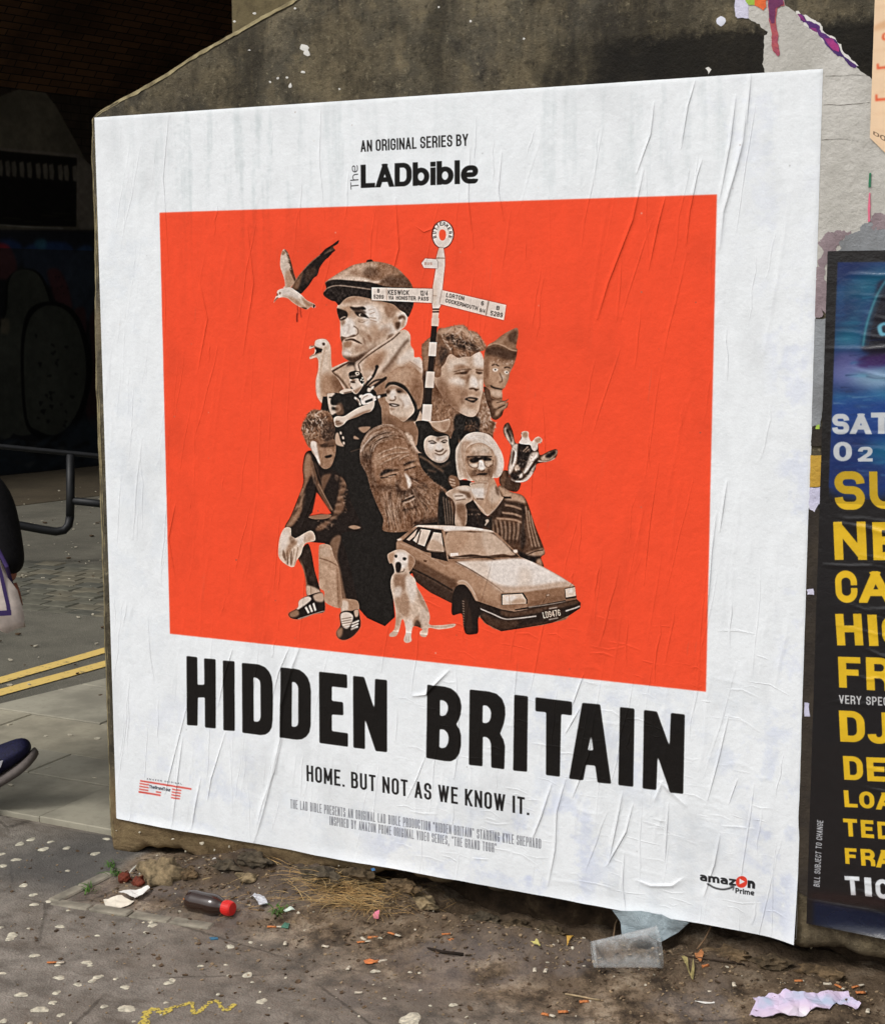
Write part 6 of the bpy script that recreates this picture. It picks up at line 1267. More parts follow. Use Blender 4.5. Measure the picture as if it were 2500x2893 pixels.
# coat: body, near sleeve, far sleeve as one skinned garment
V = [H0-z*.12, H0+z*.12, H0+z*.36, neck-z*.02, sh_n, elb+(wr-elb)*0, elb*.35+wr*.65, wr-(wr-elb)*.06, sh_f, elb_f, wr_f, H0-z*.26+WD*.02]
skin('coat', V, [(0, 1), (1, 2), (2, 3), (2, 4), (4, 5), (5, 6), (6, 7), (2, 8), (8, 9), (9, 10), (0, 11)], [.19, .18, .185, .075, .105, .085, .07, .058, .1, .08, .055, .2], coat, pers)
skin('trousers', [H0, H0-FWD*.08-z*.04, knee_f, ank_f+z*.06, H0+FWD*.08-z*.04, knee_r, ank_r+z*.05], [(0, 1), (1, 2), (2, 3), (0, 4), (4, 5), (5, 6)], [.14, .1, .075, .055, .1, .075, .055], denim, pers)
# hand holding the bag: palm, four fingers curled, thumb
hc = wr+(wr-elb).normalized()*.035
def finger(bm, a, b, c, r): tube(bm, [a, a*.5+b*.5, b, b*.5+c*.5, c], [r, r, r*.95, r*.9, r*.7], 8)
hand_dir = (wr-elb).normalized(); hs_ = FWD
def handm(bm):
    P = [wr, wr+hand_dir*.03, wr+hand_dir*.07]; tube(bm, P, [.02, .024, .023], 12)
    for i in range(4):
        o_ = hs_*(-.022+.015*i); a = wr+hand_dir*.062+o_*.85; b = a+hand_dir*(.024+.004*(1-abs(i-1.4)))-WD*.006; c = b-hand_dir*.004-WD*.028; finger(bm, a, b, c, .0078); 
    t0 = wr+hand_dir*.035-hs_*.03; finger(bm, t0, t0+hand_dir*.03-hs_*.012-WD*.01, t0+hand_dir*.05-WD*.03, .0095)
bmesh_obj('hand', handm, skinm, pers, smooth=True)
def hand2(bm):
    d2 = (wr_f-elb_f).normalized(); tube(bm, [wr_f, wr_f+d2*.03, wr_f+d2*.08], [.024, .034, .034], 10)
    for i in range(4):
        a = wr_f+d2*.078+FWD*(-.026+.0175*i); finger(bm, a, a+d2*.035, a+d2*.055-WD*.02, .0085)
    finger(bm, wr_f+d2*.03+WD*.025, wr_f+d2*.06+WD*.035, wr_f+d2*.08+WD*.03, .009)
bmesh_obj('hand', hand2, skinm, pers, smooth=True)
# trainers
blue = plain('blue knit upper', (26, 26, 58), .7, .3, .3, 160, .4); sole_m = plain('grey foam sole', (104, 96, 92), .7, .3, .1, 60); white_m = plain('white stripe', (190, 190, 196), .5, .4, .04); lace_m = plain('black lace', (22, 22, 24), .8, .3, .1)
def shoe(pos, pitch, yaw=0):
    """origin at the heel on the ground, x forward"""
    e = empty('shoe'); e.parent = pers
    e.matrix_local = Matrix.Translation(pos) @ Matrix.Rotation(math.atan2(WD.y, WD.x)+yaw, 4, 'Z') @ Matrix.Rotation(-pitch, 4, 'Y')
    N = 22; st = [(-.01, .028, .0, .07), (.02, .034, .0, .088), (.06, .034, .0, .1), (.1, .033, .0, .098), (.14, .037, .0, .088), (.18, .043, .0, .08), (.22, .045, .001, .073), (.255, .04, .005, .064), (.278, .028, .01, .05)]
    def up(bm):
        rings = []
        for x, w, z0, z1 in st:
            rings.append([bm.verts.new((x, w*math.cos(a)*(1 if math.sin(a) < 0 else (1-.35*math.sin(a))), .022+z0+(z1-.022)*(math.sin(a)*.5+.5))) for a in [2*math.pi*k/N for k in range(N)]])
        for i in range(len(rings)-1):
            for k in range(N): bm.faces.new((rings[i][k], rings[i][(k+1) % N], rings[i+1][(k+1) % N], rings[i+1][k]))
        bm.faces.new(rings[0][::-1]); bm.faces.new(rings[-1])
    u = bmesh_obj('upper', up, blue, e, smooth=True); s_ = u.modifiers.new('s', 'SUBSURF'); s_.levels = s_.render_levels = 1
    def so(bm):
        rings = []
        for x, w, z0, z1 in [(-.018, .02, 0, 0)]+st[:-1]+[(.279, .02, .01, 0)]:
            rings.append([bm.verts.new((x, s*(w+.004), z0+zz)) for s, zz in ((1, .021), (1, .003), (-1, .003), (-1, .021))])
        for i in range(len(rings)-1):
            for k in range(4): bm.faces.new((rings[i][k], rings[i][(k+1) % 4], rings[i+1][(k+1) % 4], rings[i+1][k]))
        bm.faces.new(rings[0][::-1]); bm.faces.new(rings[-1]); bmesh.ops.bevel(bm, geom=bm.edges, offset=.003, segments=2, affect='EDGES')
    bmesh_obj('sole', so, sole_m, e, smooth=True)
    for sd_ in (1, -1):
        def sw(bm, sd_=sd_):
            # curved tick along the flank: thick at the front, thin to the back
            top = [(.205, .05), (.19, .042), (.17, .036), (.14, .036), (.1, .042), (.05, .056), (.0, .072)]
            th = [.0, .012, .02, .021, .016, .010, .004]
            va = []; 
            for (x, zz), t in zip(top, th):
                w = np.interp(x, [s[0] for s in st], [s[1] for s in st])*(1.03 if zz < .05 else .98)+.0025
                va.append((bm.verts.new((x, sd_*w, zz-t*.1)), bm.verts.new((x, sd_*(w-.003 if zz+t > .06 else w), zz+t))))
            for a, b in zip(va, va[1:]): bm.faces.new((a[0], b[0], b[1], a[1]) if sd_ > 0 else (a[1], b[1], b[0], a[0]))
        bmesh_obj('side_stripe', sw, white_m, e)
    def la(bm):
        for i in range(5):
            x = .1+i*.018; zt_ = .104-i*.008; tube(bm, [(x, -.02, zt_-.006), (x+.004, 0, zt_), (x, .02, zt_-.006)], .0028, 6)
        tube(bm, [(.1, 0, .102), (.105, .02, .118), (.125, .03, .11), (.14, .034, .096)], .0028, 6); tube(bm, [(.1, 0, .102), (.1, -.02, .12), (.13, -.034, .11), (.15, -.034, .09)], .0028, 6)
    bmesh_obj('lace', la, lace_m, e)
    return e
sh1 = shoe(rel(heel)-WD*.0, math.radians(31), .1); sh1.scale = (1.12, 1.25, 1.5)
shoe(rearfoot-WD*.09+z*.1, math.radians(-32), 0)
# tote bag, carried: hangs from the hand
bagp = [(-250, 1575), (-120, 1560), (-4, 1582), (24, 1625), (50, 1668), (62, 1712), (72, 1770), (48, 1778), (28, 1788), (-20, 1772), (-120, 1782), (-255, 1770)]
BD = -.11
def bagm(bm):
    c = pd(-90, 1680, BD); fr_ = [bm.verts.new(pd(x, y, BD-.012)) for x, y in bagp]; bk = [bm.verts.new(pd(x, y, BD+.05)) for x, y in bagp]
    cf = bm.verts.new(pd(-90, 1680, BD-.05)); cb = bm.verts.new(pd(-90, 1680, BD+.09)); n = len(bagp)
    for i in range(n):
        j = (i+1) % n; bm.faces.new((fr_[i], fr_[j], cf)); bm.faces.new((bk[j], bk[i], cb)); bm.faces.new((fr_[j], fr_[i], bk[i], bk[j]))
    bmesh.ops.subdivide_edges(bm, edges=bm.edges, cuts=3, use_grid_fill=True)
    for v in bm.verts: v.co += Vector(mnoise.noise_vector(v.co*14))*.008
bagm_ = plain('off-white canvas', (214, 200, 190), .85, .2, .08, 40, .2)
bag = empty('tote_bag', pd(-90, 1560, 0)); tag(bag, 'off-white carrier bag with purple border held by the person at the left edge', 'bag')
b_ = bmesh_obj('bag_body', bagm, bagm_, bag, smooth=True); b_.location = -bag.location
pur = plain('purple print', (58, 42, 92), .8, .3, .05)
def strip(bm, pts, w, dd):
    P = [np.array(p, float) for p in pts]
    Q = thick(np.array(P), w); vs_ = [bm.verts.new(pd(x, y, dd+((x+90)/160)**2*.022 if x > -250 else dd)) for x, y in Q]; n = len(vs_)//2
    for i in range(n-1): bm.faces.new((vs_[i], vs_[i+1], vs_[2*n-2-i], vs_[2*n-1-i]))
def pb(bm): strip(bm, [(-6, 1588), (6, 1630), (15, 1672), (24, 1710), (27, 1734)], 11, BD-.036); strip(bm, [(33, 1731), (0, 1733), (-60, 1735), (-150, 1740), (-230, 1742)], 15, BD-.05)
b_ = bmesh_obj('printed_border', pb, pur, bag); b_.location = -bag.location
def hb(bm): tube(bm, [pd(-60, 1566, BD-.02), pd(-30, 1500, BD-.03), pd(20, 1600, BD-.06), pd(48, 1700, .0)], .006, 8)
b_ = bmesh_obj('handle', hb, pur, bag); b_.location = -bag.location

# ================================================================ the posters
def crease_field(w_m, h_m, nx, ny, lines):
    """height in metres on a regular grid; lines: (pts [(x,z)..], width, height, asym)"""
    xs = np.linspace(0, w_m, nx); zs = np.linspace(0, h_m, ny); Hh = np.zeros((ny, nx))
    for pts, w, h in lines:
        P = np.array(pts, float); 
        for k in range(len(P)-1):
            a, b = P[k], P[k+1]; R = w*3.2
            i0 = np.searchsorted(xs, min(a[0], b[0])-R); i1 = np.searchsorted(xs, max(a[0], b[0])+R); j0 = np.searchsorted(zs, min(a[1], b[1])-R); j1 = np.searchsorted(zs, max(a[1], b[1])+R)
            if i1 <= i0 or j1 <= j0: continue
            X, Z = np.meshgrid(xs[i0:i1], zs[j0:j1]); d = b-a; L = np.hypot(*d)
            if L < 1e-6: continue
            d = d/L; t = np.clip((X-a[0])*d[0]+(Z-a[1])*d[1], 0, L); sx, sz = X-a[0]-t*d[0], Z-a[1]-t*d[1]; q = sx*d[1]-sz*d[0]; dist = np.hypot(sx, sz)
            f = (k+t/L)/(len(P)-1); env = np.sin(np.clip(f*.92+.04, 0, 1)*math.pi)**.6
            asym = np.where(q > 0, w*1.5, w*.7)
            Hh[j0:j1, i0:i1] = np.maximum(Hh[j0:j1, i0:i1], h*env*np.exp(-(dist/asym)**2))
    return Hh
def sheet(name, x0, z0, w_m, h_m, step, field, mat, parent, base=-.0015, curl=None, warp=None, edge=None):
    nx, ny = int(w_m/step)+1, int(h_m/step)+1
    Hh = field(nx, ny); xs = np.linspace(0, w_m, nx); zs = np.linspace(0, h_m, ny); X, Z = np.meshgrid(xs, zs)
    Yf = base-Hh-fbm(X+x0, Z+z0, .3, 35, 3)*.002-fbm(X, Z, .05, 55, 3)*.0008
    if curl is not None: Yf = Yf+curl(X, Z)
    if edge is not None: Yf = edge(Yf, X, Z)
    XX, ZZ = X+x0, Z+z0
    if warp is not None: XX, ZZ = warp(XX, ZZ, X, Z)
    # close the edge back to the wall so the sheet has a thickness
    V = np.stack([XX, Yf, ZZ], -1); U = np.stack([X/w_m, Z/h_m], -1)
    me = grid_mesh(name, V.reshape(-1, 3), nx, ny, U.reshape(-1, 2))
    return link(name, me, mat, parent)
R3 = random.Random(21)
def tl(px, py): x_, z_ = pw(px, py); return (x_, z_-ZB)
main_lines = []
traced = [([(820, 1830), (790, 1900), (775, 1960)], 3, 1), ([(1205, 2135), (1180, 2200), (1150, 2260)], 2, 1), ([(700, 2130), (690, 2220), (735, 2330)], 1, .5),
  ([(850, 1828), (830, 1880), (800, 1990), (795, 2090), (770, 2200), (745, 2300), (722, 2375)], 6, 2.6), ([(800, 2085), (778, 2180), (745, 2270), (725, 2350)], 5, 2.2), ([(660, 1835), (640, 1900), (620, 1990)], 3, 1.2),
  ([(1270, 1895), (1235, 1930), (1205, 1962), (1170, 1966)], 4, 3), ([(1290, 1890), (1300, 2100), (1285, 2200)], 3, 1), ([(2120, 200), (2100, 400), (2080, 480), (2045, 600), (2035, 700)], 6, 2.4), ([(2080, 270), (2065, 400), (2035, 560)], 4, 2), ([(2122, 215), (2110, 350)], 4, 1.5),
  ([(1850, 290), (1840, 380), (1800, 490)], 3, 1.4), ([(1965, 230), (1945, 300), (1925, 420)], 3, 1.3), ([(1985, 450), (1970, 500), (1950, 600), (1940, 690)], 3, 1.2), ([(1820, 480), (1790, 620), (1720, 800), (1690, 900)], 4, 1.6), ([(1880, 560), (1860, 640), (1835, 760)], 3, 1.3),
  ([(2055, 1360), (2045, 1430), (2035, 1500)], 3, 1.4), ([(2025, 1450), (2012, 1560), (2005, 1660), (1995, 1750)], 4, 1.4), ([(1560, 2215), (1530, 2310), (1505, 2370)], 4, 2), ([(1600, 2200), (1575, 2290), (1570, 2400), (1550, 2500)], 4, 2), ([(1680, 2010), (1665, 2130), (1640, 2200), (1620, 2250)], 3, 1.3), ([(1760, 2240), (1745, 2320), (1720, 2440)], 4, 2), ([(1790, 2270), (1770, 2350), (1730, 2420), (1716, 2445)], 3, 2), ([(1765, 2410), (1760, 2500), (1770, 2570)], 3, 1.5), ([(1890, 2270), (1885, 2350), (1880, 2430)], 3, 1.3), ([(1850, 2260), (1870, 2210), (1940, 2275)], 5, 1.8), ([(1800, 2485), (1840, 2500), (1900, 2500), (1930, 2480)], 5, 1.8), ([(2035, 2360), (2020, 2440), (1990, 2530)], 4, 1.7), ([(2060, 2020), (2030, 2150), (2000, 2260)], 3, 1.2), ([(2085, 2200), (2060, 2270)], 2, 1), ([(1640, 2000), (1600, 2070)], 3, 1.2), ([(1650, 1905), (1630, 1960), (1615, 2000)], 3, 1.3),
  ([(500, 1420), (480, 1520), (500, 1640)], 3, 1.1), ([(420, 1740), (428, 1850), (440, 1930)], 2, .8), ([(540, 1960), (490, 2160), (470, 2240)], 3, 1.4), ([(640, 2070), (600, 2200), (590, 2260)], 3, 1.2), ([(520, 2080), (505, 2200), (490, 2330)], 4, 1.6), ([(570, 2200), (555, 2280), (545, 2340)], 4, 1.6), ([(920, 1260), (890, 1400), (850, 1500)], 3, .9), ([(1330, 420), (1325, 560), (1340, 700)], 3, 1), ([(1120, 560), (1130, 700), (1110, 780)], 3, 1.1), ([(1180, 640), (1200, 655), (1240, 640)], 2, 1), ([(700, 620), (720, 800), (690, 1000)], 3, .9), ([(560, 760), (590, 900), (560, 1060)], 3, .9), ([(1420, 430), (1410, 540), (1425, 620)], 3, .9), ([(910, 290), (905, 450), (920, 620)], 2, .7), ([(480, 330), (465, 500), (480, 760)], 2, .8)]
for p, w, h in traced: main_lines.append(([tl(*q) for q in p], w*.0010, h*.0013))
for i in range(95):
    x = R3.uniform(.02, 1.97); zz = R3.uniform(.05, 1.98); L = R3.uniform(.05, .42)*(1 if R3.random() < .6 else .5); lean = R3.gauss(-.14, .07); P = []
    w = R3.uniform(.0014, .0040); 
    for k in range(5): P.append((x+lean*L*k/4+R3.gauss(0, .003), zz-L*k/4))
    P = [q for q in P if .01 < q[1]]
    if len(P) > 2: main_lines.append((P, w, R3.uniform(.0004, .0013)))
for i in range(40):                         # short cross rucks in the lower right quarter
    x = R3.uniform(1.05, 1.9); zz = R3.uniform(.04, .62); L = R3.uniform(.03, .12); main_lines.append(([(x, zz), (x+L*.5, zz-R3.uniform(-.006, .012)), (x+L, zz-.01)], R3.uniform(.0015, .004), R3.uniform(.0003, .0010)))
step = .0036
def main_field(nx, ny): return crease_field(PW, PH, nx, ny, main_lines)
def main_curl(X, Z):
    c = -.02*np.clip((X-1.9)/.09, 0, 1)**2*np.clip((.16-Z)/.16, 0, 1)
    c = c-.006*np.clip((.03-Z)/.03, 0, 1)**2*(np.sin(X*9)*.5+.5)
    return c
def main_edge(Y, X, Z):
    e = np.maximum(np.clip(1-X/.006, 0, 1), np.maximum(np.clip(1-(PH-Z)/.006, 0, 1), np.clip(1-(PW-X)/.006, 0, 1)*np.clip((Z-.2)/.1, 0, 1))); return Y*(1-e)+(-.0030)*e
def main_warp(XX, ZZ, X, Z):
    b = np.clip(1-Z/.02, 0, 1); ZZ = ZZ+b*fbm(X, X*0, .18, 61, 3)*.006; return XX, ZZ
pc = poster_art(); pim = to_image('hidden_britain_print', pc)
fine = []
for i in range(270):
    x = R3.uniform(.01, 1.97); zz = R3.uniform(.03, 1.99)**1.0; L = R3.uniform(.04, .3); lean = R3.gauss(-.13, .09); w = R3.uniform(.0009, .0026)
    P = [(x+lean*L*k/4+R3.gauss(0, .002), zz-L*k/4) for k in range(5)]; fine.append((P, w, R3.uniform(.15, .8)))
for i in range(160):
    x = R3.uniform(.9, 1.93); zz = R3.uniform(.02, .75); L = R3.uniform(.02, .1); fine.append(([(x, zz), (x+L*.5, zz+R3.uniform(-.006, .006)), (x+L, zz-L*R3.uniform(-.1, .3))], R3.uniform(.0009, .0025), R3.uniform(.1, .5)))
for p, w, h in main_lines[:len(traced)]: fine.append((p, w*.6, min(1, h*700)))
hf = crease_field(PW, PH, TW, TH, fine); lump = noise2(TH, TW, 34, 301, 4)*.5+noise2(TH, TW, 9, 302, 3)*.22
hi = bpy.data.images.new('paper_relief', TW, TH, float_buffer=True); hi.colorspace_settings.name = 'Non-Color'
_a = np.ones((TH, TW, 4), np.float32); _a[..., :3] = (hf+lump[::-1]*.9)[..., None]; hi.pixels.foreach_set(_a.ravel()); hi.update()
pm = image_mat('pasted printed paper', pim, .65, .12, .22, 220, hi=hi, hd=.0018)
mp = empty('street_poster', (PW/2, -.002, ZB)); tag(mp, 'large white and red film-style poster reading HIDDEN BRITAIN pasted on the concrete', 'poster')
o = sheet('printed_sheet', 0, ZB, PW, PH, step, main_field, pm, mp, base=-.0045, curl=main_curl, warp=main_warp, edge=main_edge); o.location = (-PW/2, .002, -ZB)
# its thickness: a thin white rim along the four edges
def rim(x0, z0, w, h, y=-.0035):
    t = .0012; P = [(x0, z0), (x0+w, z0), (x0+w, z0+h), (x0, z0+h)]; V = []; Fc = []
    for i in range(4):
        a, b = P[i], P[(i+1) % 4]; k = len(V); V += [(a[0], y+.001, a[1]), (b[0], y+.001, b[1]), (b[0], .004, b[1]), (a[0], .004, a[1])]; Fc.append((k, k+1, k+2, k+3))
    return mesh('paper_edge', V, Fc)
o = link('paper_edge', rim(.0005, ZB+.003, PW-.001, PH-.0035), MT['whitepaper'], mp); o.location = (-PW/2, .002, -ZB)

# ---- dark club-night poster on the right
R4, R5, R6 = (2240, 600, .33766), (2240, 1150, .41009), (2240, 1900, .38633)
def q_(R, x, y): return (R[0]+x*R[2], R[1]+y*R[2])
bx0, bz1 = pw(*q_(R4, 291, 325)); bx0b, bz0 = pw(*q_(R6, 152, 1840)); bx0 = min(bx0, bx0b); BW = .86; BH = bz1-bz0
BDP = 1000
HB = None
def wall_H(x0, z1, dpm):
    src = [(2240, 600), (2500, 600), (2500, 2700), (2240, 2700)]; dst = []
    for p in src: x_, z_ = pw(*p); dst.append(((x_-x0)*dpm, (z1-z_)*dpm))
    return homog(src, dst)
def club_art():
    C = Canvas(int(BW*BDP), int(BH*BDP), (28, 25, 26), H=wall_H(bx0, bz1, BDP)); h, w = C.h, C.w
    def T(R, pts): return C.tp([q_(R, pts[i], pts[i+1]) for i in range(0, len(pts), 2)])
    def S(R, c, pts, so=2, op=1, sm=True): shape(C, T(R, pts), c, so, op, sm=sm)
    S(R4, (30, 58, 116), [375, 418, 1600, 405, 1600, 2300, 300, 2300], .5, 1, False)
    C.clip = rast(T(R4, [375, 418, 1600, 405, 1600, 2400, 300, 2400]), w, h)
    for c, p, so in (((20, 40, 98), [375, 420, 640, 418, 520, 540, 380, 640], 8), ((14, 110, 140), [500, 560, 770, 470, 900, 500, 800, 640, 620, 740, 480, 700], 14), ((24, 84, 120), [360, 640, 560, 640, 600, 900, 500, 1100, 350, 1050], 16), ((28, 54, 104), [350, 760, 520, 740, 460, 900, 350, 920], 10), ((24, 120, 150), [340, 1060, 520, 1000, 640, 1120, 400, 1150], 12),
                     ((84, 78, 140), [335, 1180, 560, 1160, 540, 1300, 330, 1400], 12), ((120, 130, 190), [340, 1280, 620, 1260, 770, 1300, 770, 1420, 500, 1440, 330, 1420], 14), ((150, 190, 220), [470, 1380, 770, 1300, 900, 1400, 700, 1480], 10), ((60, 170, 205), [330, 1530, 500, 1540, 770, 1500, 900, 1560, 600, 1620, 400, 1600], 8), ((24, 70, 150), [320, 1600, 900, 1620, 900, 2300, 310, 2300], 10), ((20, 46, 110), [310, 1860, 600, 1850, 800, 2300, 300, 2300], 12), ((20, 110, 150), [600, 1960, 900, 1900, 900, 2080, 640, 2060], 12)):
        S(R4, c, p, so, .9)
    S(R4, (36, 30, 58), [770, 560, 700, 700, 640, 860, 600, 1010, 580, 1150, 640, 1180, 560, 1240, 800, 1230, 1400, 1240, 1400, 560], 3); S(R4, (20, 20, 34), [760, 640, 690, 800, 640, 1000, 640, 1140, 1300, 1150, 1300, 640], 6)
    for wd, c, o_, op_ in ((7, (40, 140, 160), 0, .6), (2.2, (110, 190, 205), 0, .7), (2, (30, 100, 120), 22, .7), (2, (30, 90, 110), 40, .6)): shape(C, thick(smooth(T(R4, [900+o_, 480, 790+o_, 560, 710+o_, 680, 650+o_, 830, 612+o_, 960, 585+o_, 1120]), 5, False), wd), c, 1.2, op_, sm=False)
    S(R4, (60, 24, 96), [540, 1240, 640, 1200, 900, 1180, 900, 1240, 700, 1290, 560, 1290], 3, .9); S(R4, (120, 200, 225), [705, 960, 740, 925, 800, 920, 860, 960, 800, 1020, 730, 1030], 1.2); S(R4, (20, 30, 50), [745, 955, 775, 945, 800, 975, 780, 1005, 750, 1000], 1)
    r = random.Random(4)
    for i in range(26):
        x, y = r.uniform(340, 900), r.uniform(560, 2250); S(R4, r.choice(((70, 180, 210), (24, 40, 90), (150, 200, 225), (50, 60, 150))), [x, y, x+r.uniform(40, 160), y-r.uniform(-8, 16), x+r.uniform(60, 200), y+r.uniform(4, 16), x+30, y+10], 2.5, .35)
    for i in range(70):
        x, y = r.uniform(320, 820), r.uniform(560, 2200); L_ = r.uniform(60, 260); sl_ = r.uniform(-.2, .1); w_ = r.uniform(1, 4)
        shape(C, thick(smooth(T(R4, [x, y, x+L_*.5, y+sl_*L_*.5+r.uniform(-10, 10), x+L_, y+sl_*L_]), 5, False), w_, .5), r.choice(((16, 26, 60), (120, 190, 220), (30, 90, 150), (190, 210, 230), (18, 34, 80))), .8, r.uniform(.25, .7) if 1050 < y < 1650 else r.uniform(.15, .4), sm=False)
    for i in range(4): shape(C, thick(smooth(T(R4, [395, 600+i*75, 425, 620+i*75, 400, 655+i*75, 380, 640+i*75]), 5), 4), (50, 110, 170), 1.5, .35, sm=False)
    C.clip = None
    S(R5, (26, 24, 26), [160, 640, 640, 690, 1500, 760, 1500, 2300, 100, 2300], 2, 1, False)
    YE, WH = (226, 184, 36), (224, 228, 232)
    def tt(R, x0, x1, yb, yt, s, c, sw=.235, wide=.5, dy=0, **k):
        p0, p1 = C.tp([q_(R, x0, yb), q_(R, x1, yb+dy)]); u0 = C.tp([q_(R, x0, yt)])[0]; text(C, p0, p1, np.hypot(*(u0-p0)), s, c, sw=sw, wide=wide, **k)
    tt(R4, 328, 472, 1855, 1685, 'S', WH, swv=.24); tt(R4, 482, 655, 1852, 1680, 'A', WH, dy=2, swv=.22); tt(R4, 652, 830, 1850, 1672, 'T', WH, swv=.24)
    tt(R4, 340, 496, 2080, 1918, '0', WH, swv=.2, rfac=.8); tt(R4, 545, 668, 2082, 1958, '2', WH, swv=.22)
    tt(R5, 290, 498, 705, 440, 'S', YE, swv=.21, wide=.62); tt(R5, 530, 740, 700, 440, 'U', YE, swv=.2, wide=.62)
    tt(R5, 288, 510, 1050, 788, 'N', YE, wide=.58); tt(R5, 555, 740, 1052, 790, 'E', YE)
    tt(R5, 298, 450, 1345, 1122, 'C', YE, wide=.56, swv=.22); tt(R5, 462, 690, 1345, 1128, 'A', YE, wide=.6)
    tt(R5, 305, 485, 1638, 1420, 'H', YE); tt(R5, 525, 590, 1642, 1425, 'I', YE); tt(R5, 620, 790, 1645, 1430, 'G', YE)
    tt(R5, 318, 472, 1928, 1715, 'F', YE, dy=6, swv=.2); tt(R5, 508, 690, 1945, 1720, 'R', YE, dy=8, swv=.2)
    tt(R6, 338, 800, 222, 158, 'VERY SPECIAL', (206, 206, 206), sw=.17, wide=.42, dy=22)
    tt(R6, 346, 532, 500, 272, 'D', YE, dy=8, swv=.21); tt(R6, 548, 720, 512, 280, 'J', YE, dy=8, swv=.21)
    tt(R6, 375, 518, 778, 606, 'D', YE, dy=6); tt(R6, 545, 690, 788, 612, 'E', YE, dy=6)
    tt(R6, 378, 474, 978, 855, 'L', YE, dy=4); tt(R6, 488, 600, 985, 862, 'O', YE, dy=6); tt(R6, 612, 740, 995, 868, 'A', YE, dy=6)
    tt(R6, 373, 475, 1190, 1062, 'T', YE, dy=6); tt(R6, 500, 595, 1200, 1070, 'E', YE, dy=6); tt(R6, 622, 720, 1210, 1082, 'D', YE, dy=6)
    tt(R6, 384, 472, 1392, 1275, 'F', YE, dy=6); tt(R6, 500, 602, 1405, 1282, 'R', YE, dy=6); tt(R6, 612, 730, 1418, 1290, 'A', YE, dy=6)
    tt(R6, 388, 498, 1618, 1480, 'T', WH, dy=6); tt(R6, 528, 580, 1628, 1490, 'I', WH, dy=4, sw=.3); tt(R6, 608, 720, 1642, 1500, 'C', WH, dy=8)
    p0, p1 = C.tp([q_(R6, 195, 1562), q_(R6, 222, 1078)]); text(C, p0, p1, 14, 'BILL SUBJECT TO CHANGE', (196, 198, 202), sw=.16, wide=.42, gap=.16)
    S(R6, (17, 24, 46), [150, 1660, 700, 1760, 1500, 1900, 1500, 2400, 140, 2400], 3, 1, False); S(R6, (60, 34, 30), [120, 1600, 1500, 1720, 1500, 1780, 120, 1650], 8, .5)
    C.a *= (1+.12*(noise2(h, w, 30, 9, 4)-.5))[..., None]; C.a[:int(h*.36)] *= .86
    return C
cl = club_art(); cm = image_mat('glossy printed paper', to_image('club_night_print', cl), .26, .5, .2, 160)
clines = []
for i in range(90):
    zz = R3.uniform(.05, BH-.05); x = R3.uniform(-.02, .5); L = R3.uniform(.08, .4); sl = R3.gauss(-.06, .08); clines.append(([(x+L*k/4, zz+sl*L*k/4+R3.gauss(0, .003)) for k in range(5)], R3.uniform(.0016, .0040), R3.uniform(.0012, .0036)))
cp = empty('club_night_poster', (bx0+BW/2, -.002, bz0)); tag(cp, 'dark glossy music night poster with yellow and white lettering right of the large white poster', 'poster')
o = sheet('printed_sheet', bx0, bz0, BW, BH, .0036, lambda nx, ny: crease_field(BW, BH, nx, ny, clines), cm, cp, base=-.0045, curl=lambda X, Z: -.012*np.clip((.03-Z)/.03, 0, 1)**2*np.clip(X/.2, 0, 1)); o.location = (-bx0-BW/2, .002, -bz0)
o = link('paper_edge', rim(bx0+.0005, bz0+.003, BW-.001, BH-.0035), MT['whitepaper'], cp); o.location = (-bx0-BW/2, .002, -bz0)
# black backing strip of an older poster between the two
def jag(pts, amp, seed, depth=3):
    r = random.Random(seed); P = [np.array(p, float) for p in pts]
    for _ in range(depth):
        Q = []
        for i in range(len(P)):
            a, b = P[i], P[(i+1) % len(P)]; d = b-a; L = np.hypot(*d); Q.append(a)
            if L > 4: nn = np.array([-d[1], d[0]])/L; Q.append((a+b)/2+nn*r.gauss(0, amp)*min(1, L/30))
        P = Q; amp *= .72
    return P
def scrap(name, pts, mat, y, parent, amp=3, seed=1, th=.0012, off=(0, 0, 0), wav=0.0, depth=5):
    """a flat torn piece lying on the wall; pts in photograph pixels, projected on to the wall; given its own thickness"""
    P = jag(pts, amp, seed, depth) if amp else [np.array(p, float) for p in pts]
    W_ = [pw(*p) for p in P]; n = len(W_)
    bm = bmesh.new(); vf = [bm.verts.new((x_, y, z_)) for x_, z_ in W_]; f = bm.faces.new(vf)
    g = bmesh.ops.extrude_face_region(bm, geom=[f]); 
    for v in g['geom']:
        if isinstance(v, bmesh.types.BMVert): v.co.y -= th
    bmesh.ops.recalc_face_normals(bm, faces=bm.faces); bmesh.ops.triangulate(bm, faces=[f_ for f_ in bm.faces if len(f_.verts) > 4])
    me = bpy.data.meshes.new(name); bm.to_mesh(me); bm.free(); return link(name, me, mat, parent, loc=off)
def paper(nm, c, d, rough=.8):
    m = M(nm, rough, .3); a = m.noise(7, 6, .65); b = m.noise(55, 5, .7); k = m.mix(m.smooth(a, .35, .65), c, d); k = m.mix(m.math('MULTIPLY', m.smooth(b, .55, .7), .35), k, tuple(x*.8 for x in c)); m.col(k); h = m.math('ADD', b, m.math('MULTIPLY', m.noise(9, 6, .7), 1.6)); m.bump(h, .7, .006); return m.m
GP = paper('old grey paste-up paper', (206, 203, 196), (184, 181, 173)); GP2 = paper('grubby mauve paper', (160, 144, 148), (134, 118, 122)); GP3 = paper('grey blue paper', (150, 154, 158), (126, 128, 130)); LAV = paper('lavender white paper', (216, 214, 232), (200, 198, 222))
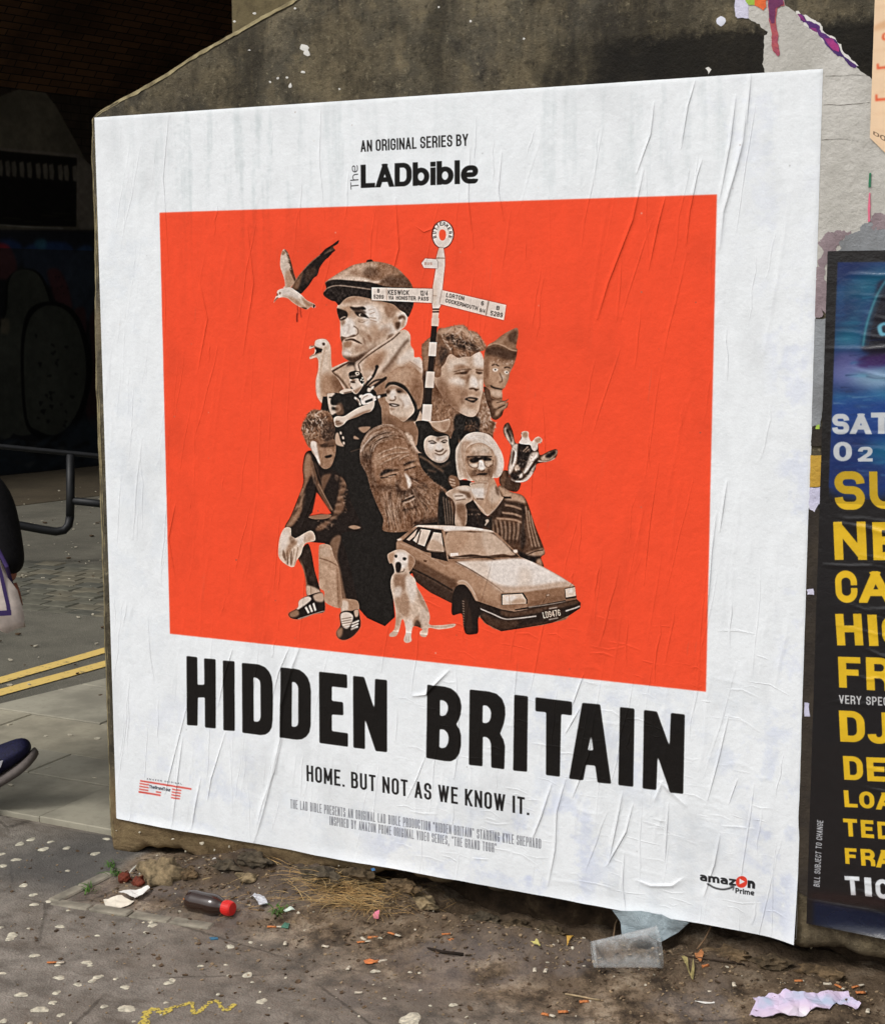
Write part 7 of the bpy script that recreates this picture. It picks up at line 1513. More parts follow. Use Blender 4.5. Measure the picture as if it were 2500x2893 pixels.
MAG = paper('magenta print', (178, 60, 130), (110, 50, 120)); PUR = paper('purple print', (70, 46, 104), (96, 52, 120)); ORG = paper('orange print', (240, 120, 60), (226, 96, 60)); GRN = paper('lime print', (176, 204, 90), (150, 190, 70)); COR = paper('coral drip', (214, 110, 96), (150, 70, 96)); YLW = paper('mustard print', (206, 170, 70), (190, 150, 60))
DK_ = paper('black print remnant', (44, 38, 34), (64, 56, 46))
tp0 = empty('torn_poster_layers', (2.05, -.001, 1.4)); tag(tp0, 'torn pale grey layers of old posters above and beside the dark poster', 'torn poster'); TO = (-2.05, .001, -1.4)
r9 = lambda x, y: (1900+x*.33501, y*.33501)
def P9(*a): return [r9(a[i], a[i+1]) for i in range(0, len(a), 2)]
scrap('paper_layer', P9(525, -60, 530, 140, 640, 158, 700, 190, 745, 235, 805, 270, 772, 300, 778, 620, 1200, 640, 1130, 2600, 1900, 2600, 1900, 900, 1680, 670, 1500, 530, 1380, 390, 1240, 260, 1150, 200, 1050, 110, 950, 50, 930, -60), GP, -.0012, tp0, 3, 5, .0012, TO)
scrap('paper_scrap', P9(520, -60, 530, 140, 548, 156, 640, 156, 640, 60, 625, -60), LAV, -.0026, tp0, 2, 6, .0006, TO)
scrap('paper_scrap', P9(612, 5, 640, -20, 700, -20, 695, 45, 640, 42), GRN, -.0034, tp0, 1.5, 7, .0005, TO)
scrap('paper_scrap', P9(690, -20, 800, -20, 790, 60, 765, 92, 740, 72, 692, 48), ORG, -.0036, tp0, 1.5, 8, .0005, TO)
scrap('paper_scrap', P9(805, -60, 920, -60, 945, 50, 885, 70, 880, 250, 905, 460, 890, 478, 845, 430, 830, 250, 812, 100), COR, -.0034, tp0, 2.5, 9, .0006, TO)
scrap('paper_scrap', P9(812, -60, 920, -60, 935, 40, 870, 70, 860, 200, 835, 200, 815, 90), paper('plum smear', (128, 58, 96), (96, 50, 90)), -.0042, tp0, 2, 10, .0004, TO)
scrap('torn_fibre', P9(1035, 95, 1120, 125, 1250, 205, 1262, 255, 1345, 305, 1418, 372, 1440, 440, 1568, 558, 1545, 574, 1432, 480, 1302, 390, 1232, 300, 1152, 240, 1082, 176), MT['whitepaper'], -.0021, tp0, 4, 31, .0005, TO)
scrap('paper_scrap', P9(1050, 118, 1110, 140, 1240, 220, 1250, 270, 1330, 320, 1400, 380, 1420, 440, 1560, 560, 1540, 575, 1430, 480, 1300, 390, 1230, 300, 1150, 240, 1080, 175), PUR, -.0028, tp0, 4, 11, .0005, TO)
scrap('paper_scrap', P9(1050, 118, 1100, 140, 1120, 180, 1090, 170), MAG, -.0036, tp0, 1.5, 12, .0004, TO)
scrap('paper_scrap', P9(1160, 235, 1210, 240, 1225, 275, 1190, 262), MAG, -.0036, tp0, 1.5, 13, .0004, TO)
scrap('paper_scrap', P9(1275, 320, 1340, 320, 1400, 385, 1400, 440, 1320, 390), MAG, -.0036, tp0, 2, 14, .0004, TO)
r4p = lambda *a: [q_(R4, a[i], a[i+1]) for i in range(0, len(a), 2)]
scrap('paper_scrap', r4p(205, 260, 270, 180, 380, 150, 480, 155, 400, 230, 360, 330, 330, 420, 260, 560, 300, 860, 190, 880, 200, 560), GP2, -.0027, tp0, 11, 15, .0006, TO)
scrap('paper_scrap', r4p(370, 330, 440, 190, 600, 90, 780, 60, 1100, 40, 1100, 420, 370, 420), GP3, -.0029, tp0, 11, 16, .0006, TO)
scrap('paper_scrap', r4p(640, 75, 760, 20, 1100, 10, 1100, 160, 780, 170, 700, 120), GP2, -.0036, tp0, 9, 17, .0005, TO)
scrap('paper_scrap', r4p(170, 890, 300, 890, 260, 1500, 230, 1790, 150, 1790), GP3, -.0027, tp0, 2, 18, .0006, TO)
scrap('paper_scrap', r4p(160, 1790, 250, 1790, 240, 1950, 150, 1950), DK_, -.0034, tp0, 2, 19, .0005, TO)
scrap('paper_scrap', r4p(196, 1780, 222, 1770, 222, 1812, 190, 1812), GRN, -.004, tp0, 1, 20, .0004, TO)
r5p = lambda *a: [q_(R5, a[i], a[i+1]) for i in range(0, len(a), 2)]
scrap('paper_scrap', r5p(120, 330, 230, 330, 230, 520, 190, 545, 115, 550), YLW, -.0036, tp0, 1, 21, .0005, TO)
scrap('paper_scrap', r5p(115, 555, 230, 545, 230, 650, 150, 722, 112, 700), LAV, -.0034, tp0, 2.5, 22, .0005, TO)
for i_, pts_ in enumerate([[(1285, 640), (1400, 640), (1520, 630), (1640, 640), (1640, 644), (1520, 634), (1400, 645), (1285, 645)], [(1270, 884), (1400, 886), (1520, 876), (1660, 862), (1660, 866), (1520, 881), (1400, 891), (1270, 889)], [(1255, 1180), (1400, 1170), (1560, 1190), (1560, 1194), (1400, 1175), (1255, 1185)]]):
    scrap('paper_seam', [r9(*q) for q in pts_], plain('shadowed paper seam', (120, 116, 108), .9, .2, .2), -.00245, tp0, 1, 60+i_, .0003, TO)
# older dark poster underneath: strip seen between the two sheets
scrap('dark_underlayer', [q_(R5, 60, 690), q_(R5, 300, 690), q_(R6, 240, 1600), q_(R6, 150, 1660), q_(R6, 40, 1600), q_(R5, 40, 1700)], DK_, -.0030, tp0, 1.5, 23, .0006, TO)
scrap('paper_scrap', r5p(95, 1255, 140, 1248, 146, 1292, 100, 1290), LAV, -.0044, tp0, 1, 24, .0005, TO)
scrap('paper_scrap', [q_(R6, 85, 215), q_(R6, 120, 222), q_(R6, 126, 318), q_(R6, 85, 318)], LAV, -.0044, tp0, 1, 25, .0005, TO)
scrap('paper_scrap', P9(275, 575, 300, 565, 345, 610, 395, 640, 300, 660), MT['whitepaper'], -.0014, tp0, 3, 26, .0006, TO)
gl = M('thin colour streak', .6, .4); gl.col(gl.ramp(gl.sep()[2], [(0, (226, 110, 140)), (1, (226, 110, 140))]))
scrap('paper_scrap', [(2455, 545), (2459, 545), (2458, 625), (2452, 628), (2451, 590)], plain('pink streak', (228, 112, 140), .7, .3, .1), -.0044, tp0, .6, 27, .0003, TO)
scrap('paper_scrap', [(2455, 490), (2461, 488), (2460, 528), (2453, 530)], plain('green streak', (50, 130, 92), .7, .3, .2), -.0044, tp0, .6, 28, .0003, TO)
# ---- cream poster, top right
crx, crz = pw(2468, 0)[0], None
c0 = pw(2455, 430); cw, chh = .7, 1.1
CX0, CZ0 = c0[0]+.001, c0[1]-.02; CRD = 900
def cream_art():
    src = [(2440, 0), (2500, 0), (2500, 470), (2440, 470)]; dst = []
    for p in src: x_, z_ = pw(*p); dst.append(((x_-CX0)*CRD, (CZ0+chh-z_)*CRD))
    C = Canvas(int(cw*CRD), int(chh*CRD), (240, 208, 172), H=homog(src, dst))
    def S(c, pts, so=.6, op=1, sm=False): shape(C, C.tp(pts), c, so, op, sm=sm)
    S((222, 170, 124), [2470, 75, 2500, 60, 2560, 40, 2560, 70, 2500, 82, 2470, 88], 2, .8, True)
    for i in range(8): S((226, 186, 146), [2470, 20+i*60, 2560, 10+i*60, 2560, 16+i*60, 2470, 27+i*60], 1.5, .4)
    R_ = (226, 92, 54)
    S(R_, [2500, 94, 2493, 98, 2491, 108, 2494, 114, 2506, 116, 2506, 110, 2498, 109, 2498, 99, 2510, 96, 2510, 92])
    S(R_, [2477, 181, 2483, 181, 2483, 190, 2530, 186, 2530, 192, 2477, 197]); S(R_, [2473, 268, 2479, 268, 2479, 279, 2530, 276, 2530, 282, 2473, 287])
    p0, p1 = C.tp([(2466, 417), (2502, 416)]); text(C, p0, p1, 13, 'DO', (92, 70, 52), sw=.16, wide=.62)
    C.a *= (1+.05*(noise2(C.h, C.w, 20, 3, 4)-.5))[..., None]; return C
crm = image_mat('cream printed paper', to_image('cream_print', cream_art()), .6, .3, .15, 200)
crp = empty('cream_poster', (CX0+cw/2, -.002, CZ0)); tag(crp, 'cream poster with orange lettering at the top right edge above the dark poster', 'poster')
o = sheet('printed_sheet', CX0, CZ0, cw, chh, .012, lambda nx, ny: np.zeros((ny, nx)), crm, crp, base=-.006, warp=lambda XX, ZZ, X, Z: (XX+np.clip(1-X/.02, 0, 1)*0, ZZ+np.clip(1-Z/.08, 0, 1)*(-.10*np.clip(X/.1, 0, 1)+.05))); o.location = (-CX0-cw/2, .002, -CZ0)

# ================================================================ at the foot of the wall
# rough old footing showing in the recess under the wall
fx = np.arange(.05, 3.4, .012); fz = np.linspace(-.03, .16, 14); X, Z = np.meshgrid(fx, fz)
Yb = .13+fbm(X, Z, .08, 71, 4)*.1+(.12-Z)*-.3; V = np.stack([X, Yb, Z], -1)
ftm = M('crumbling footing', .95, .15); a_ = ftm.noise(18, 7, .7); ftm.col(ftm.ramp(a_, [(.3, (34, 28, 22)), (.55, (64, 52, 40)), (.75, (100, 86, 66))])); ftm.bump(ftm.noise(60, 5), .8, .01)
tag(link('crumbled_footing', grid_mesh('crumbled_footing', V.reshape(-1, 3), len(fx), len(fz)), ftm.m), 'crumbling brown footing exposed in the gap under the concrete wall', 'footing')
def rock(bm, rx, ry, rz, seed):
    bmesh.ops.create_icosphere(bm, subdivisions=3, radius=1)
    for v in bm.verts:
        n = mnoise.fractal(v.co*1.5+Vector((seed*3.1, seed, 0)), .7, 2.1, 5)*.5; c = mnoise.cell(v.co*2.6+Vector((seed, 0, 0)))*.2
        v.co = Vector((v.co.x*rx, v.co.y*ry, v.co.z*rz))*(1+n+c)
stone_ms = [plain('stone', c, .95, .15, .5, 45, 1) for c in ((126, 111, 86), (82, 70, 54), (76, 68, 56), (96, 80, 60))]
big = [(462, 2480, .062, .045, .045, 'largest rounded tan stone lying against the foot of the wall near the corner', 0), (420, 2450, .03, .03, .02, 'small brown stone wedged under the wall corner above the dried husks', 1), (540, 2475, .03, .025, .022, 'brown stone just right of the largest rounded stone', 3), (640, 2448, .045, .03, .022, 'flat grey chunk of mortar under the white tag', 2), (720, 2452, .06, .035, .026, 'wide grey brown mortar lump right of the white tag', 2), (700, 2500, .035, .025, .016, 'pale flat stone on the soil behind the foil', 0), (905, 2468, .07, .035, .03, 'rough dark mortar lump under the poster edge above the straw', 2), (1045, 2470, .06, .03, .03, 'dark rubble lump below the blue chip', 1), (1240, 2505, .05, .03, .02, 'pale speckled rubble ledge under the poster right of the straw', 0), (1150, 2500, .05, .03, .024, 'brown rubble chunk between straw and pale ledge', 3), (1325, 2593, .026, .016, .01, 'flat greenish stone beside a cigarette end on the soil', 0), (1415, 2565, .05, .03, .024, 'grey rubble mound in the shade of the wall', 2), (1500, 2590, .045, .03, .024, 'brown grey rubble right of the mound under the poster', 1), (1600, 2600, .05, .03, .026, 'dark earthy clod left of the grey blue paper flap', 1), (2060, 2700, .06, .03, .02, 'brown clod under the lower right corner of the large poster', 3), (2180, 2715, .05, .03, .022, 'brown clod right of the poster corner at the foot of the wall', 1), (2330, 2725, .06, .03, .02, 'brown clod below the dark poster', 3)]
for i, (px, py, rx, ry, rz, lb, mi) in enumerate(big):
    p = gp(px, py); 
    if p.y > -.0: p.y = -.005
    o = bmesh_obj('rubble_stone', lambda bm: rock(bm, rx*(.95 if i == 0 else .85), ry*.85, rz*(.9 if i == 0 else .75), i+1), stone_ms[mi], smooth=i in (0, 1, 5), loc=(p.x, p.y, float(HG(p.x, p.y))+rz*.1), rot=(0, 0, rr.uniform(-.4, .4)))
    tag(o, lb, 'stone', 'stones and mortar lumps at the foot of the wall')
# stone edging round the planting pit, flush with the tarmac
def edging(P, Q, n, wd, labels):
    P, Q = Vector(P), Vector(Q); d = (Q-P).normalized(); ang = math.atan2(d.y, d.x); L = (Q-P).length/n
    for i in range(n):
        c = P+d*L*(i+.5)
        o = bmesh_obj('edging_stone', lambda bm: bbox_bm(bm, -L/2+.002, L/2-.002, -wd/2, wd/2, -.04, .006+rr.uniform(-.002, .002), .004), MT['setts'], loc=(c.x, c.y, max(0, float(HG(c.x, c.y)))), rot=(0, 0, ang)); tag(o, labels[i], 'edging stone', 'stone edging of the soil pit')
a0, a1, a2 = at(150, 2549), at(312, 2470), at(602, 2622)
edging(a0, a1, 2, .04, ['near stone of the left edging beside the dark tarmac patch', 'far stone of the left edging by the wall corner'])
edging(a0, a2, 4, .038, ['corner edging stone at the front left of the soil pit', 'front edging stone under the torn white paper', 'front edging stone below left of the brown bottle', 'front edging stone nearly buried below the bottle'])

# grit, crumbs and scraps nobody could count
def scatter(name, n, mat, region, size, seed, flat=.35, z=.001):
    r = random.Random(seed); V = []; Fc = []
    for i in range(n):
        x, y = region(r)
        if x is None: continue
        s = size*r.uniform(.4, 1.6); a = r.uniform(0, 6.28); hgt = float(HG(x, y))+z; k = len(V); m_ = r.randint(4, 6); asp = r.uniform(.3, 1)
        pts = [(s*math.cos(2*math.pi*j/m_+r.uniform(-.3, .3)), s*asp*math.sin(2*math.pi*j/m_)) for j in range(m_)]
        tx_, ty_ = r.uniform(-flat, flat), r.uniform(-flat, flat)
        for u, v in pts:
            xx = u*math.cos(a)-v*math.sin(a); yy = u*math.sin(a)+v*math.cos(a); V.append((x+xx, y+yy, hgt+xx*tx_+yy*ty_+s*.25)); 
        for u, v in pts:
            xx = u*math.cos(a)-v*math.sin(a); yy = u*math.sin(a)+v*math.cos(a); V.append((x+xx*.9, y+yy*.9, hgt+xx*tx_+yy*ty_-s*.15))
        Fc.append(tuple(range(k, k+m_))); Fc += [(k+j, k+m_+j, k+m_+(j+1) % m_, k+(j+1) % m_) for j in range(m_)]
    return link(name, mesh(name, V, Fc), mat)
def reg_wall(r): x = r.uniform(.12, 2.75); return x, -abs(r.gauss(0, .16))-.01 if r.random() < .7 else r.uniform(-.6, 0)
def reg_all(r): return r.uniform(-.5, 2.6), r.uniform(-1.1, 0)
def reg_road(r): x = r.uniform(-6, -.2); y = r.uniform(.2, 8); return (x, y) if (Vector((x, y, 0))-Vector(rp(0, 0, 0))).dot(ND) < 1.4 else (None, None)
tag(scatter('grit', 1700, MT['debris'], reg_wall, .0036, 1), kind='stuff'); tag(scatter('leaf_litter', 700, MT['darkdebris'], reg_wall, .0055, 2), kind='stuff'); tag(scatter('pale_crumbs', 180, MT['paledebris'], reg_wall, .0032, 3), kind='stuff')
tag(scatter('pavement_grit', 700, MT['debris'], reg_all, .003, 4), kind='stuff'); tag(scatter('pavement_crumbs', 260, MT['darkdebris'], reg_all, .0042, 5), kind='stuff')
r_hg = HG
def HGz(x, y): return 0.0
HG0 = HG
HG = lambda x, y: np.float64(.002)
tag(scatter('road_scraps', 800, MT['paledebris'], reg_road, .009, 6, .1, .001), kind='stuff'); tag(scatter('road_grit', 300, MT['darkdebris'], reg_road, .012, 7, .1, .001), kind='stuff')
HG = HG0
# chewing gum trodden flat
R5b = lambda x, y: (x*.57569, 1700+y*.57569)
gum = [(100, 1190, 30), (155, 1168, 28), (215, 1216, 32), (250, 1180, 20), (330, 1210, 24), (470, 1238, 28), (80, 1267, 26), (18, 1297, 24), (8, 1240, 22), (118, 1393, 26), (165, 1440, 22), (170, 1487, 22), (240, 1473, 18), (335, 1322, 14), (62, 1638, 32), (50, 1655, 26), (170, 1738, 24), (430, 1772, 26), (293, 1846, 26), (483, 1843, 24), (455, 1862, 20), (107, 1930, 28), (280, 1920, 20), (198, 2003, 36), (510, 1987, 14), (625, 2000, 34), (828, 1873, 22), (750, 1590, 24), (297, 1595, 22), (480, 1038, 30), (395, 1055, 18), (510, 1005, 20), (525, 1165, 22), (330, 632, 16), (345, 510, 14), (450, 492, 14), (145, 1605, 10), (300, 2030, 18), (18, 2060, 20), (260, 1968, 18), (8, 1600, 14), (385, 1880, 20), (720, 1625, 16), (480, 1640, 12), (15, 1825, 16), (285, 1785, 14), (520, 1075, 16), (745, 1575, 14), (335, 1517, 10), (150, 2070, 16)]
V = []; Fc = []; rg = random.Random(5)
def gumspot(p, rx):
    k = len(V); n = 12; a0_ = rg.uniform(0, 6); h0 = float(HG(p.x, p.y))
    V.append((p.x, p.y, h0+.0022))
    for ring, (q, hh) in enumerate(((.8, .002), (1, .0006))):
        for i in range(n):
            a = 2*math.pi*i/n; s = rx*q*(1+.2*math.sin(a*2+a0_)+.12*math.sin(a*3+a0_*2)+.08*math.sin(a*5+a0_)); x_, y_ = p.x+s*math.cos(a), p.y+s*math.sin(a); V.append((x_, y_, h0+hh))
    for i in range(n): j = (i+1) % n; Fc.append((k, k+1+i, k+1+j)); Fc.append((k+1+i, k+1+n+i, k+1+n+j, k+1+j))
for x, y, s in gum: p = gp(*R5b(x, y)); gumspot(p, s*.57569/1050*.92)
for px, py, s in [(355, 2790, 12), (360, 2850, 20), (475, 2778, 9), (488, 2770, 10), (250, 2720, 12), (652, 2675, 12), (700, 2755, 15), (1060, 2745, 12), (295, 2845, 9), (1280, 2840, 10), (1160, 2880, 30), (740, 2830, 14), (567, 2730, 8)]: gumspot(gp(px, py), s/1080)
for i in range(90): p = Vector((rg.uniform(-.8, 2.4), rg.uniform(-1.1, .1), 0)); 
for i in range(24):
    p = gp(rg.uniform(0, 1300), rg.uniform(2660, 2893)) if i < 34 else at(rg.uniform(0, 300), rg.uniform(1760, 2330))
    if (p.x < -.02 and p.y > .12): 
        k0 = len(V); gumspot(p, rg.uniform(.006, .014)); V[k0:] = [(a, b, c-float(HG(p.x, p.y))+.0035) for a, b, c in V[k0:]]
    else: gumspot(p, rg.uniform(.003, .007))
tag(link('chewing_gum_spots', mesh('chewing_gum_spots', V, Fc, True), MT['gum']), kind='stuff')
# yellow survey squiggle sprayed on the tarmac
R6b = lambda x, y: (200+x*.50251, 2250+y*.50251); R7b = lambda x, y: (1000+x*.44668, 2350+y*.44668); R8b = lambda x, y: (1700+x*.44668, 2350+y*.44668)
sq = smooth(np.array([R6b(*p) for p in [(385, 1330), (415, 1270), (430, 1215), (480, 1195), (520, 1225), (560, 1190), (600, 1180), (640, 1170), (680, 1160), (690, 1215), (715, 1215), (750, 1185), (790, 1155), (830, 1155), (850, 1190), (880, 1200), (925, 1165)]]), 6, False)
V = []; Fc = []
for i, (x, y) in enumerate(sq):
    p = gp(x, y, .0012); t = gp(*(sq[min(i+1, len(sq)-1)]), .0012)-gp(*(sq[max(i-1, 0)]), .0012); nn = Vector((-t.y, t.x, 0)).normalized()*(.0055*(1+.6*rg.uniform(-1, 1))*(1.5 if i < 30 else 1))
    V += [(p.x-nn.x, p.y-nn.y, p.z), (p.x+nn.x, p.y+nn.y, p.z)]
    if i: k = 2*i; Fc.append((k-2, k-1, k+1, k))
ym = M('yellow spray paint', .8, .3); k_ = ym.noise(120, 5, .7); ym.col(ym.mix(ym.smooth(k_, .5, .58), (204, 184, 84), (96, 88, 74)))
tag(link('sprayed_squiggle', mesh('sprayed_squiggle', V, Fc), ym.m), 'yellow zigzag line sprayed on the tarmac at the bottom edge', 'paint mark')

# ---- litter, each its own thing
def butt_mesh(kind, seed):
    r = random.Random(seed); fl = .024; pl = {0: .006, 1: .018, 2: .0015}[kind]; rad = .0042
    def seg(x0, x1, flat, nm, m):
        bm = bmesh.new(); pts = [(x0+(x1-x0)*t, math.sin(t*3+seed)*.0012*(1 if flat < 1 else 0), 0) for t in (0, .33, .66, 1)]; tube(bm, pts, [rad*r.uniform(.85, 1.1) for _ in pts], 8)
        for v in bm.verts: v.co.z *= flat; v.co.x += v.co.y*.1
        bmesh.ops.recalc_face_normals(bm, faces=bm.faces); me = bpy.data.meshes.new(nm); bm.to_mesh(me); bm.free(); me.materials.append(m)
        for p in me.polygons: p.use_smooth = True
        return me
    fl_ = r.uniform(.6, .95)
    return seg(0, fl, fl_, 'filter', MT['filter']), seg(fl+.0003, fl+pl, fl_*.9, 'paper_tube', MT['cigpaper'])
def white_mesh(seed):
    a, b = butt_mesh(0, seed); return a, b
BM = [butt_mesh(k % 3, k) for k in range(9)]
butts = [(R7b, 90, 678), (R7b, 20, 708), (R7b, 555, 657), (R7b, 590, 690), (R7b, 98, 828), (R7b, 1265, 675), (R7b, 1500, 718), (R7b, 1185, 1160), (R7b, 1290, 1150), (R7b, 1425, 1085), (R7b, 780, 555), (R8b, 635, 862), (R8b, 400, 955), (R8b, 505, 1000), (R8b, 1215, 950), (R8b, 1475, 975), (R8b, 1580, 995), (R8b, 1605, 1027), (R6b, 635, 585), (R6b, 1105, 740), (R6b, 1670, 800), (R6b, 1675, 937), (R5b, 235, 1775), (R8b, 1370, 700), (R8b, 805, 1103), (R7b, 215, 645)]
bang = [.1, .3, .25, .1, .2, -.5, -.4, -.4, .2, .1, 1.5, .6, 1.4, .2, -.1, -1.1, .5, .15, .5, 0, .1, .05, -.05, .4, .1, -.6]
OL = ["orange cigarette end left of the straw's right edge on open soil", 'orange cigarette end touching the squashed peel side of the soil', 'largest orange cigarette end lying on the pale flat ground right of the straw', 'short orange cigarette end just below the largest one', 'orange cigarette end under the squashed orange peel fragment', 'orange cigarette end left of the crumpled yellow wrapper', 'orange cigarette end right of the crumpled yellow wrapper near the cup', 'lower left of the two orange cigarette ends at the bottom centre', 'lower right of the two orange cigarette ends at the bottom centre', 'orange cigarette end at the tail of the long pale twig', 'orange cigarette end standing beside the flat greenish stone', 'orange cigarette end right of the pointed olive leaf', 'orange cigarette end just below the right end of the cup', 'brown orange cigarette end left of the thin white sliver', 'orange cigarette end above the middle of the lilac flyer', 'orange cigarette end above the right part of the lilac flyer', 'upper of the two crossed orange cigarette ends beside the flyer tip', 'lower of the two crossed orange cigarette ends beside the flyer tip', 'orange cigarette end above left of the brown bottle', 'orange cigarette end left of the small green plastic scrap', 'orange cigarette end below right of the pink scrap', 'orange cigarette end furthest left of those below the straw', 'lone orange cigarette end on the tarmac left of the yellow squiggle', 'orange cigarette end close to the wall foot right of the paper flap', 'orange cigarette end left of the lilac flyer on the wet ground', 'orange cigarette end between the pink scrap and the largest cigarette end']
WL = ['white cigarette stub directly below the pink scrap', 'upper of two white cigarette stubs left of the largest orange end', 'lower of two white cigarette stubs left of the largest orange end', 'left of two white cigarette stubs between the pale leaf and the cup', 'right of two white cigarette stubs between the pale leaf and the cup', 'white cigarette stub touching the left rim of the plastic cup', 'white cigarette stub lying alone right of the olive leaf', 'thin white cigarette stub above the white paper sliver', 'white cigarette stub above the left part of the lilac flyer', 'white cigarette stub right of the tip of the lilac flyer', 'white cigarette stub right of the green plastic scrap', 'white cigarette stub below the straw between the scraps', 'upright white cigarette stub under the pink scrap and straw', 'white cigarette stub left of the squashed orange peel', 'white cigarette stub on the tarmac at the lower middle']
for i, ((R, x, y), an) in enumerate(zip(butts, bang)):
    p = gp(*R(x, y)); fm, pm_ = BM[i % 9]
    e = empty('cigarette_end', (p.x, p.y, p.z+.0035), (0, 0, an+.45)); tag(e, OL[i], 'cigarette end', 'orange cigarette ends on the ground')
    e.scale = (rr.uniform(.75, 1.05), rr.uniform(.8, 1.3), rr.uniform(.5, 1)); link('filter', fm, None, e); link('paper_tube', pm_, None, e)
wb = butt_mesh(1, 40); wme_ = wb[1]
whites = [(R7b, 12, 660), (R7b, 360, 655), (R7b, 340, 688), (R7b, 1135, 845), (R7b, 1215, 850), (R7b, 1575, 718), (R8b, 815, 935), (R8b, 585, 998), (R8b, 1335, 975), (R8b, 1675, 1100), (R6b, 1205, 803), (R6b, 1365, 840), (R6b, 1600, 785), (R6b, 1578, 940), (R6b, 1540, 1115), (R8b, 70, 20)]
for i, (R, x, y) in enumerate(whites[:-1]):
    p = gp(*R(x, y)); o = link('cigarette_stub', wme_, None, None, loc=(p.x, p.y, p.z+.0035), rot=(0, 0, rr.uniform(-1.6, 1.6))); o.scale = (1, 1.1, .8)
    tag(o, WL[i], 'cigarette stub', 'white cigarette stubs on the ground')
# bottle
def upto(p, z_): return Vector((p.x, p.y, z_))
b0 = gp(*R6b(668, 625)); b1 = gp(*R6b(905, 690)); dirb = Vector((b1.x-b0.x, b1.y-b0.y, 0)).normalized(); rb = .0285
bl = (Vector((b1.x, b1.y, 0))-Vector((b0.x, b0.y, 0))).length; b0z = max(float(HG(b0.x, b0.y)), float(HG(b1.x, b1.y)))+rb*.8
Mb = Matrix.Translation((b0.x, b0.y, b0z)) @ dirb.to_track_quat('Z', 'Y').to_matrix().to_4x4()
bo = empty('glass_bottle'); bo.matrix_world = Mb; tag(bo, 'small brown bottle with red cap lying on the soil in front of the wall', 'bottle')
gm = M('dark brown plastic', .12, .5); gm.col((44, 26, 18)); gm.b.inputs['Coat Weight'].default_value = .5
k = bl/.13
bmesh_obj('bottle_body', lambda bm: (lathe(bm, [(0, 0), (rb*.8, .0), (rb, .006), (rb, .02), (rb*.97, .05), (rb, .075*k), (rb*.93, .086*k), (rb*.74, .098*k), (.017, .107*k), (.016, .116*k), (0, .116*k)], 28)), gm.m, bo, smooth=True)
rm = plain('red plastic cap', (216, 40, 36), .4, .4, .06)
def capm(bm):
    prof = [(0, .134*k), (.0165, .134*k), (.019, .13*k), (.019, .112*k), (.0185, .108*k), (0, .108*k)]; lathe(bm, prof, 26)
    for i in range(22): a = 2*math.pi*i/22; c = Vector((.0192*math.cos(a), .0192*math.sin(a), .12*k)); bmesh.ops.create_cube(bm, size=1, matrix=Matrix.Translation(c) @ Matrix.Rotation(a, 4, 'Z') @ Matrix.Diagonal((.0012, .0014, .014, 1)))
bmesh_obj('cap', capm, rm, bo)
# clear plastic cup
u0 = gp(1672, 2762); u1 = gp(1862, 2752); r0, r1 = .031, .048
dc = Vector((u1.x-u0.x, u1.y-u0.y, .0)).normalized(); cl_ = (Vector((u1.x, u1.y, 0))-Vector((u0.x, u0.y, 0))).length
zz = max(float(HG(u0.x, u0.y)), float(HG(u1.x, u1.y)))+r0+.002; tilt = Vector((dc.x, dc.y, (r1-r0)/cl_)).normalized()
Mc = Matrix.Translation((u0.x, u0.y, zz)) @ tilt.to_track_quat('Z', 'Y').to_matrix().to_4x4()
cu = empty('plastic_cup'); cu.matrix_world = Mc; tag(cu, 'clear plastic beer cup lying on its side on the dirt below the poster', 'cup')
cm_ = M('scuffed clear plastic', .22, .5); cm_.col((214, 218, 218)); cm_.b.inputs['Alpha'].default_value = 1
tr = cm_.n('ShaderNodeBsdfTransparent'); mx = cm_.n('ShaderNodeMixShader'); lw = cm_.n('ShaderNodeLayerWeight'); lw.inputs[0].default_value = .45
nzc = cm_.noise(40, 5); fc_ = cm_.math('MINIMUM', cm_.math('ADD', cm_.math('MULTIPLY', lw.outputs['Facing'], .36), cm_.math('ADD', .02, cm_.math('MULTIPLY', cm_.smooth(nzc, .45, .7), .14))), 1)
cm_.lk(fc_, mx.inputs[0]); cm_.lk(tr.outputs[0], mx.inputs[1]); cm_.lk(cm_.b.outputs[0], mx.inputs[2]); cm_.lk(mx.outputs[0], cm_.t.nodes['Material Output'].inputs[0])
L = cl_
bmesh_obj('cup_wall', lambda bm: lathe(bm, [(r0-.004, .003), (r0-.001, .0), (r0, .006), (r0+.0005, .012), (r0+(r1-r0)*.95, L*.93), (r1-.001, L*.935), (r1, L*.97), (r1+.0015, L*.995), (r1+.0005, L), (r1-.002, L*.985), (r0+(r1-r0)*.9-.002, L*.9), (r0-.0015, .014)], 40), cm_.m, cu, smooth=True)
bmesh_obj('cup_base', lambda bm: lathe(bm, [(.0001, .006), (r0*.6, .006), (r0-.004, .004), (r0-.002, .009), (.0001, .009)], 32), cm_.m, cu, smooth=True)
